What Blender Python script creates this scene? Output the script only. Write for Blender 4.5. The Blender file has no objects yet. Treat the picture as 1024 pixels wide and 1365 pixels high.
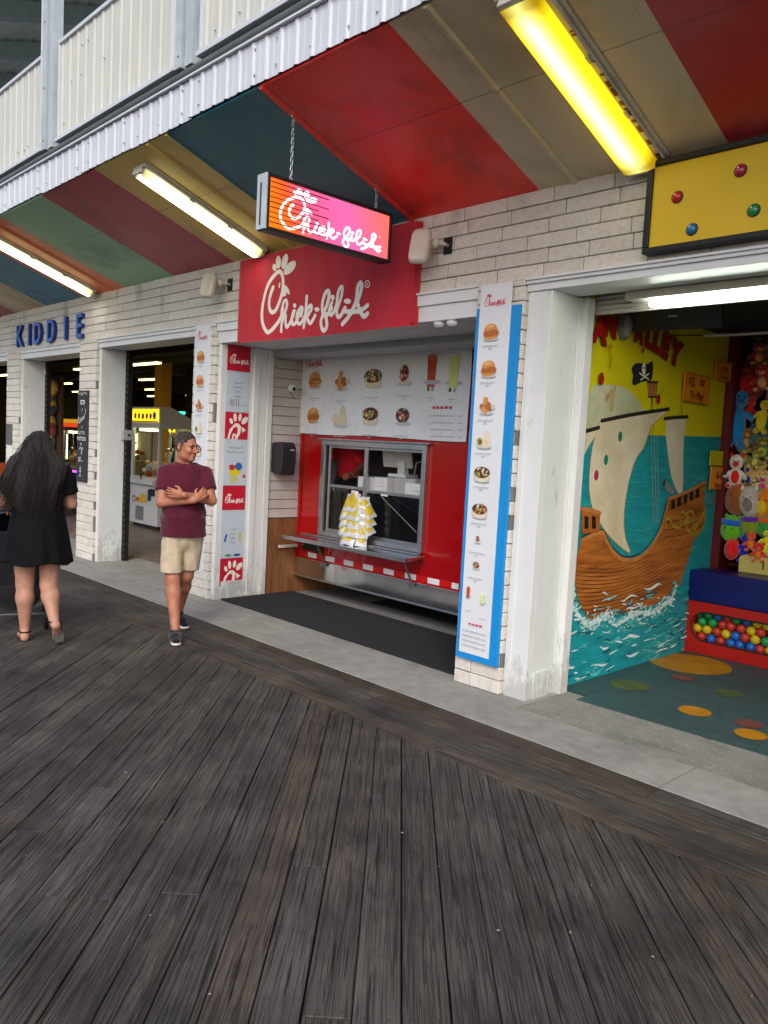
import bpy, bmesh, math, random
import numpy as np
from mathutils import Vector, Matrix
random.seed(7)
PI = math.pi
S = bpy.context.scene
COL = S.collection

# ------------------------------------------------------------------ camera (solved from the photograph)
CX, CY, FPX = 512.0, 682.5, 1058.519
YAW, PIT, ROL = math.radians(45.99013), math.radians(-4.72701), math.radians(3.03028)
CAM = Vector((3.28906, -4.47984, 1.70))
fw = Vector((-math.sin(YAW)*math.cos(PIT), math.cos(YAW)*math.cos(PIT), math.sin(PIT)))
_r = Vector((math.cos(YAW), math.sin(YAW), 0)); _u = _r.cross(fw)
rt = _r*math.cos(ROL) + _u*math.sin(ROL); up = -_r*math.sin(ROL) + _u*math.cos(ROL)
def pt(px, py, ax='y', v=0.0):
    """photo pixel -> point on a real plane of the place (x, y or z = v)"""
    i = 'xyz'.index(ax)
    d = fw*FPX + rt*(px-CX) - up*(py-CY)
    return CAM + d*((v-CAM[i])/d[i])

cd = bpy.data.cameras.new('camera'); cam = bpy.data.objects.new('camera', cd); COL.objects.link(cam)
cam.matrix_world = Matrix(((rt.x, up.x, -fw.x, CAM.x), (rt.y, up.y, -fw.y, CAM.y), (rt.z, up.z, -fw.z, CAM.z), (0, 0, 0, 1)))
cd.sensor_fit = 'VERTICAL'; cd.sensor_height = 36.0; cd.lens = FPX/1365.0*36.0
cd.clip_start = 0.05; cd.clip_end = 500
S.camera = cam
S.render.resolution_x = 768; S.render.resolution_y = 1024

# ------------------------------------------------------------------ materials
def hexc(h):
    h = h.lstrip('#'); c = [int(h[i:i+2], 16)/255 for i in (0, 2, 4)]
    return tuple(x/12.92 if x <= .04045 else ((x+.055)/1.055)**2.4 for x in c)
class NT:
    def __init__(s, name):
        s.m = bpy.data.materials.new(name); s.m.use_nodes = True
        s.t = s.m.node_tree; s.t.nodes.clear()
        s.out = s.n('ShaderNodeOutputMaterial')
    def n(s, t, **kw):
        nd = s.t.nodes.new(t)
        for k, v in kw.items():
            if k in nd.inputs.keys() if hasattr(nd.inputs, 'keys') else False: pass
            setattr(nd, k, v)
        return nd
    def l(s, a, b): s.t.links.new(a, b)
    def setin(s, nd, key, v):
        if hasattr(v, 'is_output') or isinstance(v, bpy.types.NodeSocket): s.l(v, nd.inputs[key])
        else: nd.inputs[key].default_value = v
    def math(s, op, a, b=0.0, c=None):
        nd = s.n('ShaderNodeMath', operation=op); s.setin(nd, 0, a); s.setin(nd, 1, b)
        if c is not None: s.setin(nd, 2, c)
        return nd.outputs[0]
    def noise(s, vec, scale, detail=4, rough=.55, dist=0):
        nd = s.n('ShaderNodeTexNoise'); s.l(vec, nd.inputs['Vector'])
        nd.inputs['Scale'].default_value = scale; nd.inputs['Detail'].default_value = detail
        nd.inputs['Roughness'].default_value = rough; nd.inputs['Distortion'].default_value = dist
        return nd.outputs['Fac']
    def ramp(s, fac, stops):
        nd = s.n('ShaderNodeValToRGB'); s.l(fac, nd.inputs[0]); e = nd.color_ramp.elements
        while len(e) < len(stops): e.new(.5)
        for el, (p, c) in zip(e, stops):
            el.position = p; el.color = (c, c, c, 1) if isinstance(c, (int, float)) else (*c[:3], 1)
        return nd.outputs[0]
    def mix(s, fac, a, b, typ='MIX'):
        nd = s.n('ShaderNodeMix', data_type='RGBA', blend_type=typ)
        s.setin(nd, 0, fac)
        for k, v in ((6, a), (7, b)):
            if isinstance(v, (tuple, list)): v = (*v[:3], 1)
            s.setin(nd, k, v)
        return nd.outputs[2]
    def comb(s, x, y, z):
        nd = s.n('ShaderNodeCombineXYZ')
        for i, v in enumerate((x, y, z)): s.setin(nd, i, v)
        return nd.outputs[0]
    def sep(s, v):
        nd = s.n('ShaderNodeSeparateXYZ'); s.l(v, nd.inputs[0]); return nd.outputs
    def obj(s): return s.n('ShaderNodeTexCoord').outputs['Object']
    def pos(s): return s.n('ShaderNodeNewGeometry').outputs['Position']
    def mapped(s, v, sc):
        nd = s.n('ShaderNodeMapping'); s.l(v, nd.inputs[0]); nd.inputs['Scale'].default_value = sc; return nd.outputs[0]
    def attr(s, name): 
        nd = s.n('ShaderNodeAttribute'); nd.attribute_name = name; return nd.outputs['Fac']
    def bump(s, h, strength=.3, dist=.01):
        nd = s.n('ShaderNodeBump'); s.l(h, nd.inputs['Height']); nd.inputs['Strength'].default_value = strength
        nd.inputs['Distance'].default_value = dist; return nd.outputs[0]
    def pbr(s, col, rough=.5, metal=0, normal=None, spec=.5, coat=0, trans=0, emit=None, es=0, sheen=0, sss=0):
        b = s.n('ShaderNodeBsdfPrincipled')
        s.setin(b, 'Base Color', (*col[:3], 1) if isinstance(col, (tuple, list)) else col)
        s.setin(b, 'Roughness', rough); s.setin(b, 'Metallic', metal)
        b.inputs['Specular IOR Level'].default_value = spec
        b.inputs['Coat Weight'].default_value = coat
        b.inputs['Transmission Weight'].default_value = trans
        b.inputs['Sheen Weight'].default_value = sheen
        b.inputs['Subsurface Weight'].default_value = sss
        if sss: b.inputs['Subsurface Radius'].default_value = (.02, .008, .005); b.inputs['Subsurface Scale'].default_value = .5
        if emit is not None:
            s.setin(b, 'Emission Color', (*emit[:3], 1) if isinstance(emit, (tuple, list)) else emit)
            s.setin(b, 'Emission Strength', es)
        if normal is not None: s.l(normal, b.inputs['Normal'])
        s.l(b.outputs[0], s.out.inputs[0]); return b
_mc = {}
def mat(name, col, rough=.6, metal=0, var=.12, scale=6, bump=.12, bscale=60, spec=.4, coat=0, sheen=0, sss=0, dirt=0.0, emit=None, es=0, kick=0.0):
    """general painted / dyed / metal surface: colour wanders a little, roughness too, fine bump"""
    if name in _mc: return _mc[name]
    c = hexc(col) if isinstance(col, str) else col
    t = NT(name); p = t.pos()
    n1 = t.noise(p, scale, 5, .6)
    a = tuple(x*(1-var) for x in c); b = tuple(min(1, x*(1+var)) for x in c)
    cc = t.mix(t.ramp(n1, [(.3, 0.0), (.7, 1.0)]), a, b)
    if dirt:
        n2 = t.noise(t.mapped(p, (1, 1, .35)), 3.3, 8, .7)
        cc = t.mix(t.math('MULTIPLY', t.ramp(n2, [(.5, 0.0), (.72, 1.0)]), dirt), cc, tuple(x*.35 for x in c))
    if kick:
        zz = t.sep(p)[2]; kz = t.n('ShaderNodeMapRange'); t.l(zz, kz.inputs[0]); kz.inputs[1].default_value = .55; kz.inputs[2].default_value = 0.0
        sc_ = t.ramp(t.math('ADD', t.noise(t.mapped(p, (1, 1, .5)), 9, 8, .75), t.math('MULTIPLY', kz.outputs[0], .22)), [(.60, 0.0), (.70, 1.0)])
        cc = t.mix(t.math('MULTIPLY', sc_, kick), cc, (.11, .10, .09))
        ch = t.ramp(t.noise(p, 38, 3, .5), [(.70, 0.0), (.73, 1.0)]); cc = t.mix(t.math('MULTIPLY', ch, kick), cc, (.20, .19, .17))
    n3 = t.noise(p, bscale, 4, .6)
    rg = t.math('ADD', t.math('MULTIPLY', n3, .18), max(.02, rough-.09))
    t.pbr(cc, rg, metal, t.bump(n3, bump, .004), spec, coat, 0, emit if emit is None else (hexc(emit) if isinstance(emit, str) else emit), es, sheen, sss)
    _mc[name] = t.m; return t.m
def ink(col, rough=.55):
    """flat print or paint on a sign: one colour with only faint unevenness"""
    return mat('print_'+col.lstrip('#'), col, rough, var=.05, scale=14, bump=.03)
def lamp(name, col, es):
    if name in _mc: return _mc[name]
    t = NT(name); e = t.n('ShaderNodeEmission'); c = hexc(col)
    e.inputs[0].default_value = (*c, 1); e.inputs[1].default_value = es
    t.l(e.outputs[0], t.out.inputs[0]); _mc[name] = t.m; return t.m
def glass(name='window_glass', tint=(.9, .93, .92), refl=1.0):
    if name in _mc: return _mc[name]
    t = NT(name); tr = t.n('ShaderNodeBsdfTransparent'); tr.inputs[0].default_value = (*tint, 1)
    gl = t.n('ShaderNodeBsdfGlossy'); gl.inputs['Roughness'].default_value = .03
    fr = t.n('ShaderNodeFresnel'); fr.inputs[0].default_value = 1.5
    mx = t.n('ShaderNodeMixShader'); t.l(t.math('MULTIPLY', fr.outputs[0], refl), mx.inputs[0])
    t.l(tr.outputs[0], mx.inputs[1]); t.l(gl.outputs[0], mx.inputs[2]); t.l(mx.outputs[0], t.out.inputs[0])
    _mc[name] = t.m; return t.m

# ------------------------------------------------------------------ mesh builder
class MB:
    def __init__(s): s.v = []; s.f = []; s.mi = []; s.rnd = []; s.uv = []; s.mats = []; s.sm = []
    def m(s, mt):
        if mt not in s.mats: s.mats.append(mt)
        return s.mats.index(mt)
    def face(s, pts, mt, rnd=0.0, uv=None, smooth=False):
        k = len(s.v); s.v += [tuple(p) for p in pts]; s.f.append(tuple(range(k, k+len(pts))))
        s.mi.append(s.m(mt)); s.rnd.append(rnd); s.uv.append(uv); s.sm.append(smooth)
    def add(s, vs, fs, mt, rnd=0.0, smooth=False):
        k = len(s.v); s.v += [tuple(p) for p in vs]; i = s.m(mt)
        for f in fs: s.f.append(tuple(k+a for a in f)); s.mi.append(i); s.rnd.append(rnd); s.uv.append(None); s.sm.append(smooth)
        return s
    def box(s, x0, x1, y0, y1, z0, z1, mt, rnd=0.0, M=None):
        x0, x1 = sorted((x0, x1)); y0, y1 = sorted((y0, y1)); z0, z1 = sorted((z0, z1))
        vs = [Vector(p) for p in ((x0,y0,z0),(x1,y0,z0),(x1,y1,z0),(x0,y1,z0),(x0,y0,z1),(x1,y0,z1),(x1,y1,z1),(x0,y1,z1))]
        if M is not None: vs = [M @ p for p in vs]
        return s.add(vs, [(0,3,2,1),(4,5,6,7),(0,1,5,4),(1,2,6,5),(2,3,7,6),(3,0,4,7)], mt, rnd)
    def cbox(s, c, d, mt, rz=0, rx=0, ry=0):
        M = Matrix.Translation(c) @ Matrix.Rotation(rz, 4, 'Z') @ Matrix.Rotation(rx, 4, 'X') @ Matrix.Rotation(ry, 4, 'Y')
        return s.box(-d[0]/2, d[0]/2, -d[1]/2, d[1]/2, -d[2]/2, d[2]/2, mt, M=M)
    def prism(s, pts, vec, mt, rnd=0.0):
        pts = [Vector(p) for p in pts]; vec = Vector(vec); n = len(pts)
        nrm = Vector((0, 0, 0))
        for i in range(n): nrm += (pts[i]-pts[0]).cross(pts[(i+1) % n]-pts[0])
        if nrm.dot(vec) > 0: pts.reverse()
        vs = pts + [p+vec for p in pts]
        fs = [tuple(range(n)), tuple(range(2*n-1, n-1, -1))] + [((i+1) % n, i, n+i, n+(i+1) % n) for i in range(n)]
        return s.add(vs, fs, mt, rnd)
    def tube(s, path, r, mt, n=10, closed=False, caps=True, smooth=True):
        P = [Vector(p) for p in path]; R = r if isinstance(r, (list, tuple)) else [r]*len(P)
        vs = []; fs = []; prev = None; L = len(P)
        for i, p in enumerate(P):
            if closed: t = P[(i+1) % L]-P[i-1]
            else: t = P[min(i+1, L-1)]-P[max(i-1, 0)]
            t.normalize()
            a = Vector((0, 0, 1)) if abs(t.z) < .9 else Vector((1, 0, 0))
            if prev is not None: a = prev
            u = (a - t*a.dot(t)).normalized(); w = t.cross(u); prev = u
            for k in range(n):
                q = 2*PI*k/n; vs.append(p + (u*math.cos(q)+w*math.sin(q))*R[i])
        m_ = L if closed else L-1
        for i in range(m_):
            j = (i+1) % L
            for k in range(n): fs.append((i*n+k, i*n+(k+1) % n, j*n+(k+1) % n, j*n+k))
        s.add(vs, fs, mt, smooth=smooth)
        if caps and not closed:
            s.face([vs[k] for k in range(n-1, -1, -1)], mt); s.face([vs[(L-1)*n+k] for k in range(n)], mt)
        return s
    def lathe(s, prof, c, mt, n=20, axis='z', smooth=True):
        vs = []; fs = []
        for r, h in prof:
            for k in range(n):
                q = 2*PI*k/n; a, b = r*math.cos(q), r*math.sin(q)
                p = {'z': (a, b, h), 'y': (b, h, a), 'x': (h, a, b)}[axis]
                vs.append((c[0]+p[0], c[1]+p[1], c[2]+p[2]))
        for i in range(len(prof)-1):
            for k in range(n): fs.append((i*n+k, i*n+(k+1) % n, (i+1)*n+(k+1) % n, (i+1)*n+k))
        fs.append(tuple(range(n-1, -1, -1))); fs.append(tuple((len(prof)-1)*n+k for k in range(n)))
        return s.add(vs, fs, mt, smooth=smooth)
    def ell(s, c, r, mt, M=None, nu=14, nv=9, wob=0, seed=0):
        c = Vector(c); vs = []; fs = []; R = random.Random(seed)
        ph = [R.uniform(0, 6.28) for _ in range(4)]
        for j in range(nv+1):
            th = PI*j/nv
            for i in range(nu):
                q = 2*PI*i/nu
                k = 1 + wob*(math.sin(3*q+ph[0])*math.sin(2*th+ph[1])+.6*math.sin(5*q+ph[2]+3*th))
                p = Vector((r[0]*math.sin(th)*math.cos(q)*k, r[1]*math.sin(th)*math.sin(q)*k, r[2]*math.cos(th)*k))
                if M is not None: p = M @ p
                vs.append(c+p)
        for j in range(nv):
            for i in range(nu): fs.append((j*nu+i, (j+1)*nu+i, (j+1)*nu+(i+1) % nu, j*nu+(i+1) % nu))
        return s.add(vs, fs, mt, smooth=True)
BASE = {}
def finish(name, mb, parent=None, bevel=0, seg=2, subsurf=0, autosmooth=False):
    off = BASE.get(parent.name, Vector((0, 0, 0))) if parent else Vector((0, 0, 0))
    me = bpy.data.meshes.new(name)
    me.from_pydata([(v[0]-off.x, v[1]-off.y, v[2]-off.z) for v in mb.v], [], mb.f)
    for m_ in mb.mats: me.materials.append(m_)
    me.polygons.foreach_set('material_index', mb.mi)
    me.polygons.foreach_set('use_smooth', [bool(x) for x in mb.sm])
    if any(mb.rnd):
        a = me.attributes.new('rnd', 'FLOAT', 'FACE'); a.data.foreach_set('value', mb.rnd)
    if any(u is not None for u in mb.uv):
        l = me.uv_layers.new(name='UVMap'); i = 0
        for f, u in zip(mb.f, mb.uv):
            for k in range(len(f)):
                l.data[i].uv = u[k] if u else (0, 0)
                i += 1
    me.update()
    o = bpy.data.objects.new(name, me); COL.objects.link(o)
    if parent is not None: o.parent = parent; BASE[o.name] = off
    else: BASE[o.name] = Vector((0, 0, 0))
    if bevel:
        b = o.modifiers.new('bevel', 'BEVEL'); b.width = bevel; b.segments = seg; b.limit_method = 'ANGLE'; b.angle_limit = .6; b.harden_normals = False
    if subsurf:
        q = o.modifiers.new('sub', 'SUBSURF'); q.levels = subsurf; q.render_levels = subsurf
    return o
def thing(name, label, cat, loc=(0, 0, 0), rz=0.0, group=None):
    o = bpy.data.objects.new(name, None); COL.objects.link(o); o.empty_display_size = .1
    o.location = loc; o.rotation_euler = (0, 0, rz)
    BASE[o.name] = Vector(loc) if rz == 0 else Vector((0, 0, 0))
    return tag(o, label, cat, group)
def tag(o, label, cat, group=None):
    o['label'] = label; o['category'] = cat
    if group: o['group'] = group
    return o
def struct(name, mb, label=None, **k):
    o = finish(name, mb, **k); o['kind'] = 'structure'
    if label: o['label'] = label; 
    o['category'] = name.replace('_', ' ')
    return o
def dup(root, loc, rz=None, label=None, group=None):
    r = root.copy(); COL.objects.link(r); r.location = loc
    if rz is not None: r.rotation_euler = (0, 0, rz)
    if label: r['label'] = label
    if group: r['group'] = group
    for ch in list(root.children):
        c = ch.copy(); COL.objects.link(c); c.parent = r
        for g in ch.children:
            d = g.copy(); COL.objects.link(d); d.parent = c
    return r

# ------------------------------------------------------------------ flat artwork on a real surface
def smooth_path(P, n=6, closed=False):
    P = [Vector((p[0], p[1])) for p in P]; out = []; L = len(P)
    rng = range(L if closed else L-1)
    for i in rng:
        p0 = P[i-1] if (i > 0 or closed) else P[0]; p1 = P[i]; p2 = P[(i+1) % L]
        p3 = P[(i+2) % L] if (closed or i+2 < L) else P[-1]
        for k in range(n):
            t = k/n
            out.append(.5*((2*p1)+(p2-p0)*t+(2*p0-5*p1+4*p2-p3)*t*t+(3*p1-p0-3*p2+p3)*t**3))
    if not closed: out.append(P[-1])
    return out
_txt = {}
def text2d(s, bold=.0, shear=0.0):
    k = (s, bold, shear)
    if k in _txt: return _txt[k]
    cu = bpy.data.curves.new('t', 'FONT'); cu.body = s; cu.size = 1; cu.offset = bold; cu.shear = shear; cu.resolution_u = 3
    ob = bpy.data.objects.new('t', cu); me = bpy.data.meshes.new_from_object(ob)
    vs = [(v.co.x, v.co.y) for v in me.vertices]; fs = [tuple(p.vertices) for p in me.polygons]
    bpy.data.objects.remove(ob); bpy.data.curves.remove(cu); bpy.data.meshes.remove(me)
    _txt[k] = (vs, fs); return _txt[k]
class Sheet:
    """thin prints stacked on a plane: each element lies a hair proud of the last"""
    def __init__(s, O, U, V, step=.0006, start=.0012):
        s.O = Vector(O); s.U = Vector(U).normalized(); s.V = Vector(V).normalized(); s.N = s.U.cross(s.V)
        s.step = step; s.h = start; s.mb = MB()
    def P(s, u, v, h=None): return s.O + s.U*u + s.V*v + s.N*(s.h if h is None else h)
    def inv(s, p): d = Vector(p)-s.O; return (d.dot(s.U), d.dot(s.V))
    def nxt(s): s.h += s.step
    def poly(s, pts, mt, smooth=0, closed=True):
        if smooth: pts = smooth_path(pts, smooth, True)
        a = sum(pts[i][0]*pts[(i+1) % len(pts)][1]-pts[(i+1) % len(pts)][0]*pts[i][1] for i in range(len(pts)))
        if a < 0: pts = list(reversed(pts))
        s.mb.face([s.P(p[0], p[1]) for p in pts], mt); s.nxt()
    def rect(s, u0, v0, u1, v1, mt): s.poly([(u0, v0), (u1, v0), (u1, v1), (u0, v1)], mt)
    def ell(s, u, v, a, b, mt, rot=0, n=18, wob=0):
        c, q = math.cos(rot), math.sin(rot); pts = []
        for i in range(n):
            t = 2*PI*i/n; k = 1+wob*random.uniform(-1, 1); x, y = a*k*math.cos(t), b*k*math.sin(t)
            pts.append((u+x*c-y*q, v+x*q+y*c))
        s.poly(pts, mt)
    def stroke(s, pts, w, mt, sm=6, caps=True, closed=False, ramp=None):
        ramp = min(.0004, s.step) if ramp is None else ramp
        P = smooth_path(pts, sm, closed) if sm else [Vector((p[0], p[1])) for p in pts]
        if closed: P.append(P[0])
        W = w if isinstance(w, (list, tuple)) else None; n = len(P); L = []; R = []
        for i, p in enumerate(P):
            t = P[min(i+1, n-1)]-P[max(i-1, 0)]
            if t.length < 1e-9: t = Vector((1, 0))
            t.normalize(); q = Vector((-t.y, t.x))
            if W: f = i/(n-1)*(len(W)-1); j = min(int(f), len(W)-2); ww = W[j]+(W[j+1]-W[j])*(f-j)
            else: ww = w
            L.append(p+q*ww/2); R.append(p-q*ww/2)
        h0 = s.h; dh = ramp/max(1, n)
        for i in range(n-1):
            a, b = h0+dh*i, h0+dh*(i+1)
            s.mb.face([s.P(*R[i], a), s.P(*R[i+1], b), s.P(*L[i+1], b), s.P(*L[i], a)], mt)
        if caps and not closed:
            for e, o, hh in ((0, 1, h0), (n-1, -1, h0+dh*n)):
                c = P[e]; r = (L[e]-R[e]).length/2; t0 = (L[e]-R[e]).angle_signed(Vector((1, 0))) if r > 1e-9 else 0
                A = [c+Vector((math.cos(t0+o*k*PI/8), math.sin(t0+o*k*PI/8)))*r for k in range(9)]
                pts3 = [s.P(*a_, hh) for a_ in A]
                if o < 0: pts3.reverse()
                s.mb.face(pts3, mt)
        s.h = h0+ramp; s.nxt()
    def text(s, txt, u, v, size, mt, align='c', bold=0.0, shear=0.0, sx=1.0, rot=0.0):
        vs, fs = text2d(txt, bold, shear)
        if not vs: return
        x0 = min(a[0] for a in vs); x1 = max(a[0] for a in vs)
        o = {'c': (x0+x1)/2, 'l': x0, 'r': x1}[align]; c, q = math.cos(rot), math.sin(rot)
        V = []
        for a in vs:
            x, y = (a[0]-o)*size*sx, a[1]*size; V.append(s.P(u+x*c-y*q, v+x*q+y*c))
        s.mb.add(V, fs, mt); s.nxt()
    def squiggle(s, u, v, w, h, mt, n=8, seed=0, th=None):
        R = random.Random(seed); pts = [(u+w*i/n, v+h*R.uniform(-.5, .5)) for i in range(n+1)]
        s.stroke(pts, th or h*.22, mt, 3)
    def greek(s, u, v, w, h, mt, seed=0):
        """a printed line too small to read: word-sized dashes"""
        R = random.Random(seed); x = u
        while x < u+w:
            l = R.uniform(.5, 1.6)*h*1.6; l = min(l, u+w-x)
            s.rect(x, v, x+l, v+h, mt); s.h -= s.step; x += l+h*.6
        s.nxt()
    def drape(s, fy):
        """lay the print on a waving cloth: fy(x, z) is the cloth's own y"""
        s.mb.v = [(x, fy(x, z)-(s.O.y-y), z) for x, y, z in s.mb.v]
    def done(s, name, parent, **k): return finish(name, s.mb, parent, **k)

# ------------------------------------------------------------------ script logo, traced once into (u, v) units of its own width
def _za(x, y): return (350+x/11.378, 335+y/11.375)
def _zb(x, y): return (410+x/9.752, 365+y/9.753)
def _lg(z, L): 
    o = []
    for x, y in L:
        p = pt(*z(x, y)); o.append((p.x, p.z))
    return o
_raw = [
 ('s', _za, [(305,580),(262,700),(243,830),(262,925),(300,950),(345,915),(400,790),(440,670),(458,560),(460,460),(440,375),(400,342),(345,375),(262,480),(195,620),(150,780),(128,930),(130,1070),(160,1180),(215,1250),(280,1220),(340,1150),(390,1080),(430,1000),(455,900)], 1.0),
 ('s', _za, [(425,1020),(440,900),(470,800),(505,775),(522,830),(500,920),(455,1020),(432,1120),(425,1235)], .85),
 ('s', _za, [(440,1110),(475,1010),(500,1000),(498,1100),(512,1172),(550,1140),(595,1040),(625,930)], .85),
 ('s', _za, [(612,940),(590,1050),(600,1125),(640,1115),(690,1000),(722,885),(750,905),(728,1005)], .85),
 ('s', _za, [(715,885),(670,960),(660,1070),(700,1125),(750,1080),(800,980)], .85),
 ('s', _za, [(815,715),(806,880),(790,1040),(770,1175)], .85),
 ('s', _za, [(795,1050),(820,920),(870,850),(885,900),(835,1000),(825,1040),(850,1100),(880,1110),(940,1000)], .85),
 ('e', _za, (970,910,40,34,0)), ('e', _za, (630,850,24,34,0)), ('e', _za, (330,280,31,56,-.1)),
 ('e', _za, (390,200,41,96,0)), ('e', _za, (487,190,42,118,.22)), ('e', _za, (560,285,58,125,.62)), ('e', _za, (405,545,13,46,.15)),
 ('p', _za, [(470,540),(505,548),(540,590),(560,640),(560,692),(530,670),(500,655),(515,695),(490,712),(450,722)]),
 ('s', _zb, [(330,560),(322,430),(355,300),(395,252),(412,300),(385,430),(330,560),(302,640),(312,725),(345,762),(380,710),(376,610),(362,560),(400,545),(440,470)], .95),
 ('s', _zb, [(445,400),(415,500),(435,560),(475,510),(510,400)], .85),
 ('e', _zb, (455,335,25,36,0)),
 ('s', _zb, [(505,450),(525,280),(562,205),(585,225),(570,340),(520,470),(512,550),(540,588),(580,545),(620,470)], .9),
 ('e', _zb, (650,385,42,34,0)),
 ('s', _zb, [(585,675),(660,590),(735,440),(765,330),(775,210),(812,148),(835,190),(810,290),(775,390),(790,460),(820,530),(865,580),(910,545)], 1.0),
 ('s', _zb, [(628,515),(700,520),(790,510),(860,480),(912,440)], .95),
 ('c', _zb, (910,165,30,42)), ('e', _zb, (910,165,8,14,0)),
]
_x0 = pt(*_za(105, 950)).x; _x1 = pt(*_zb(930, 540)).x; _z0 = pt(*_za(220, 1285)).z
LW = _x1-_x0
def _nrm(p): return ((p[0]-_x0)/LW, (p[1]-_z0)/LW)
LOGO = []
for r in _raw:
    if r[0] in 'sp': LOGO.append((r[0], [_nrm(p) for p in _lg(r[1], r[2])], r[3] if r[0] == 's' else 0))
    else:
        x, y, a, b = r[2][:4]; rot = r[2][4] if len(r[2]) > 4 else 0
        pts = []
        for k in range(20):
            t = 2*PI*k/20; ex, ey = a*math.cos(t), b*math.sin(t)
            pts.append((x+ex*math.cos(rot)-ey*math.sin(rot), y+ex*math.sin(rot)+ey*math.cos(rot)))
        LOGO.append(('r' if r[0] == 'c' else 'q', [_nrm(p) for p in _lg(r[1], pts)], 0))
def draw_logo(sh, u, v, w, mt, sel='all', wt=.027, vs=1.0):
    L = LOGO if sel == 'all' else [LOGO[i] for i in sel]
    for k, pts, q in L:
        P = [(u+a*w, v+b*w*vs) for a, b in pts]
        if k == 's': sh.stroke(P, wt*w*q, mt, 5)
        elif k == 'r': sh.stroke(P, .006*w, mt, 0, closed=True)
        else: sh.poly(P, mt)
EMBLEM = [0, 9, 10, 11, 12, 13, 14]
# ------------------------------------------------------------------ materials of the place
def deck_material():
    t = NT('weathered_deck_wood'); uvn = t.n('ShaderNodeUVMap'); uvn.uv_map = 'UVMap'
    r = t.attr('rnd'); x, y, _ = t.sep(uvn.outputs[0])
    seed = t.math('MULTIPLY', r, 91.7)
    a = t.comb(t.math('MULTIPLY', x, .55), t.math('MULTIPLY', y, 11.0), seed)
    n1 = t.noise(a, 1.0, 3.0, .5, .1)
    rings = t.math('SINE', t.math('MULTIPLY', n1, 120.0))
    ring = t.ramp(t.math('ADD', t.math('MULTIPLY', rings, .5), .5), [(.0, 0.0), (.22, .75), (1.0, 1.0)])
    st = t.noise(t.comb(t.math('MULTIPLY', x, 3.0), t.math('MULTIPLY', y, 190.0), seed), 1.0, 4, .65)
    st2 = t.noise(t.comb(t.math('MULTIPLY', x, 1.1), t.math('MULTIPLY', y, 45.0), seed), 1.0, 5, .7)
    bl = t.noise(t.comb(t.math('MULTIPLY', x, 1.6), t.math('MULTIPLY', y, 7.0), t.math('ADD', seed, 4.0)), 1.0, 5, .6)
    grain = t.math('ADD', t.math('MULTIPLY', ring, t.math('MULTIPLY', t.ramp(bl, [(.35, .15), (.65, 1.0)]), .26)), t.math('ADD', t.math('MULTIPLY', st, .66), t.math('MULTIPLY', st2, .45)))
    g = t.ramp(grain, [(.44, 0.0), (.92, 1.0)])
    def hair(fx, fy, off, wd):
        n_ = t.noise(t.comb(t.math('MULTIPLY', x, fx), t.math('MULTIPLY', y, fy), t.math('ADD', seed, off)), 1.0, 2, .5, .15)
        return t.ramp(t.math('ABSOLUTE', t.math('SUBTRACT', n_, .5)), [(wd*.35, 1.0), (wd, 0.0)])
    lines = t.math('MAXIMUM', hair(.9, 60.0, 21.0, .020), t.math('MULTIPLY', hair(.5, 24.0, 33.0, .013), .9))
    grey = t.mix(g, (.036, .033, .031), (.104, .096, .088))
    brn = t.mix(g, (.040, .029, .023), (.118, .090, .072))
    c = t.mix(t.ramp(t.math('ADD', t.math('MULTIPLY', bl, .7), t.math('MULTIPLY', t.math('FRACT', t.math('MULTIPLY', r, 7.3)), .5)), [(.5, 0.0), (.85, 1.0)]), grey, brn)
    c = t.mix(t.math('MULTIPLY', t.math('POWER', t.math('FRACT', t.math('MULTIPLY', r, 3.71)), 1.6), .75), c, t.mix(g, (.055, .050, .047), (.15, .140, .128)))
    c = t.mix(t.math('MULTIPLY', lines, .62), c, (.012, .010, .009))
    crack = t.ramp(t.noise(t.comb(t.math('MULTIPLY', x, 1.8), t.math('MULTIPLY', y, 75.0), t.math('ADD', seed, 9.0)), 1.0, 2, .5), [(.29, 1.0), (.345, 0.0)])
    c = t.mix(t.math('MULTIPLY', crack, .8), c, (.006, .006, .006))
    p = t.pos()
    blot = t.ramp(t.noise(p, 2.2, 6, .65), [(.36, .52), (.64, 1.08)])
    c = t.mix(1.0, c, blot, 'MULTIPLY'); c = t.mix(1.0, c, (1.0, .99, .975), 'MULTIPLY')
    spot = t.ramp(t.noise(p, 5.5, 3, .5), [(.25, 1.0), (.30, 0.0)])
    c = t.mix(t.math('MULTIPLY', spot, .45), c, (.010, .010, .010))
    # knots
    vk = t.n('ShaderNodeTexVoronoi'); vk.feature = 'F1'; vk.inputs['Scale'].default_value = 1.0
    t.l(t.comb(t.math('MULTIPLY', x, .9), t.math('MULTIPLY', y, 6.5), seed), vk.inputs['Vector'])
    kn = t.ramp(vk.outputs['Distance'], [(.045, 1.0), (.10, 0.0)])
    c = t.mix(t.math('MULTIPLY', kn, .6), c, (.010, .008, .007))
    h = t.math('SUBTRACT', t.math('ADD', grain, t.math('MULTIPLY', n1, .2)), t.math('ADD', t.math('MULTIPLY', lines, .5), t.math('MULTIPLY', crack, 1.3)))
    ro = t.math('ADD', .55, t.math('MULTIPLY', st2, .3))
    t.pbr(c, ro, 0, t.bump(h, 1.0, .005), .30)
    return t.m
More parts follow.
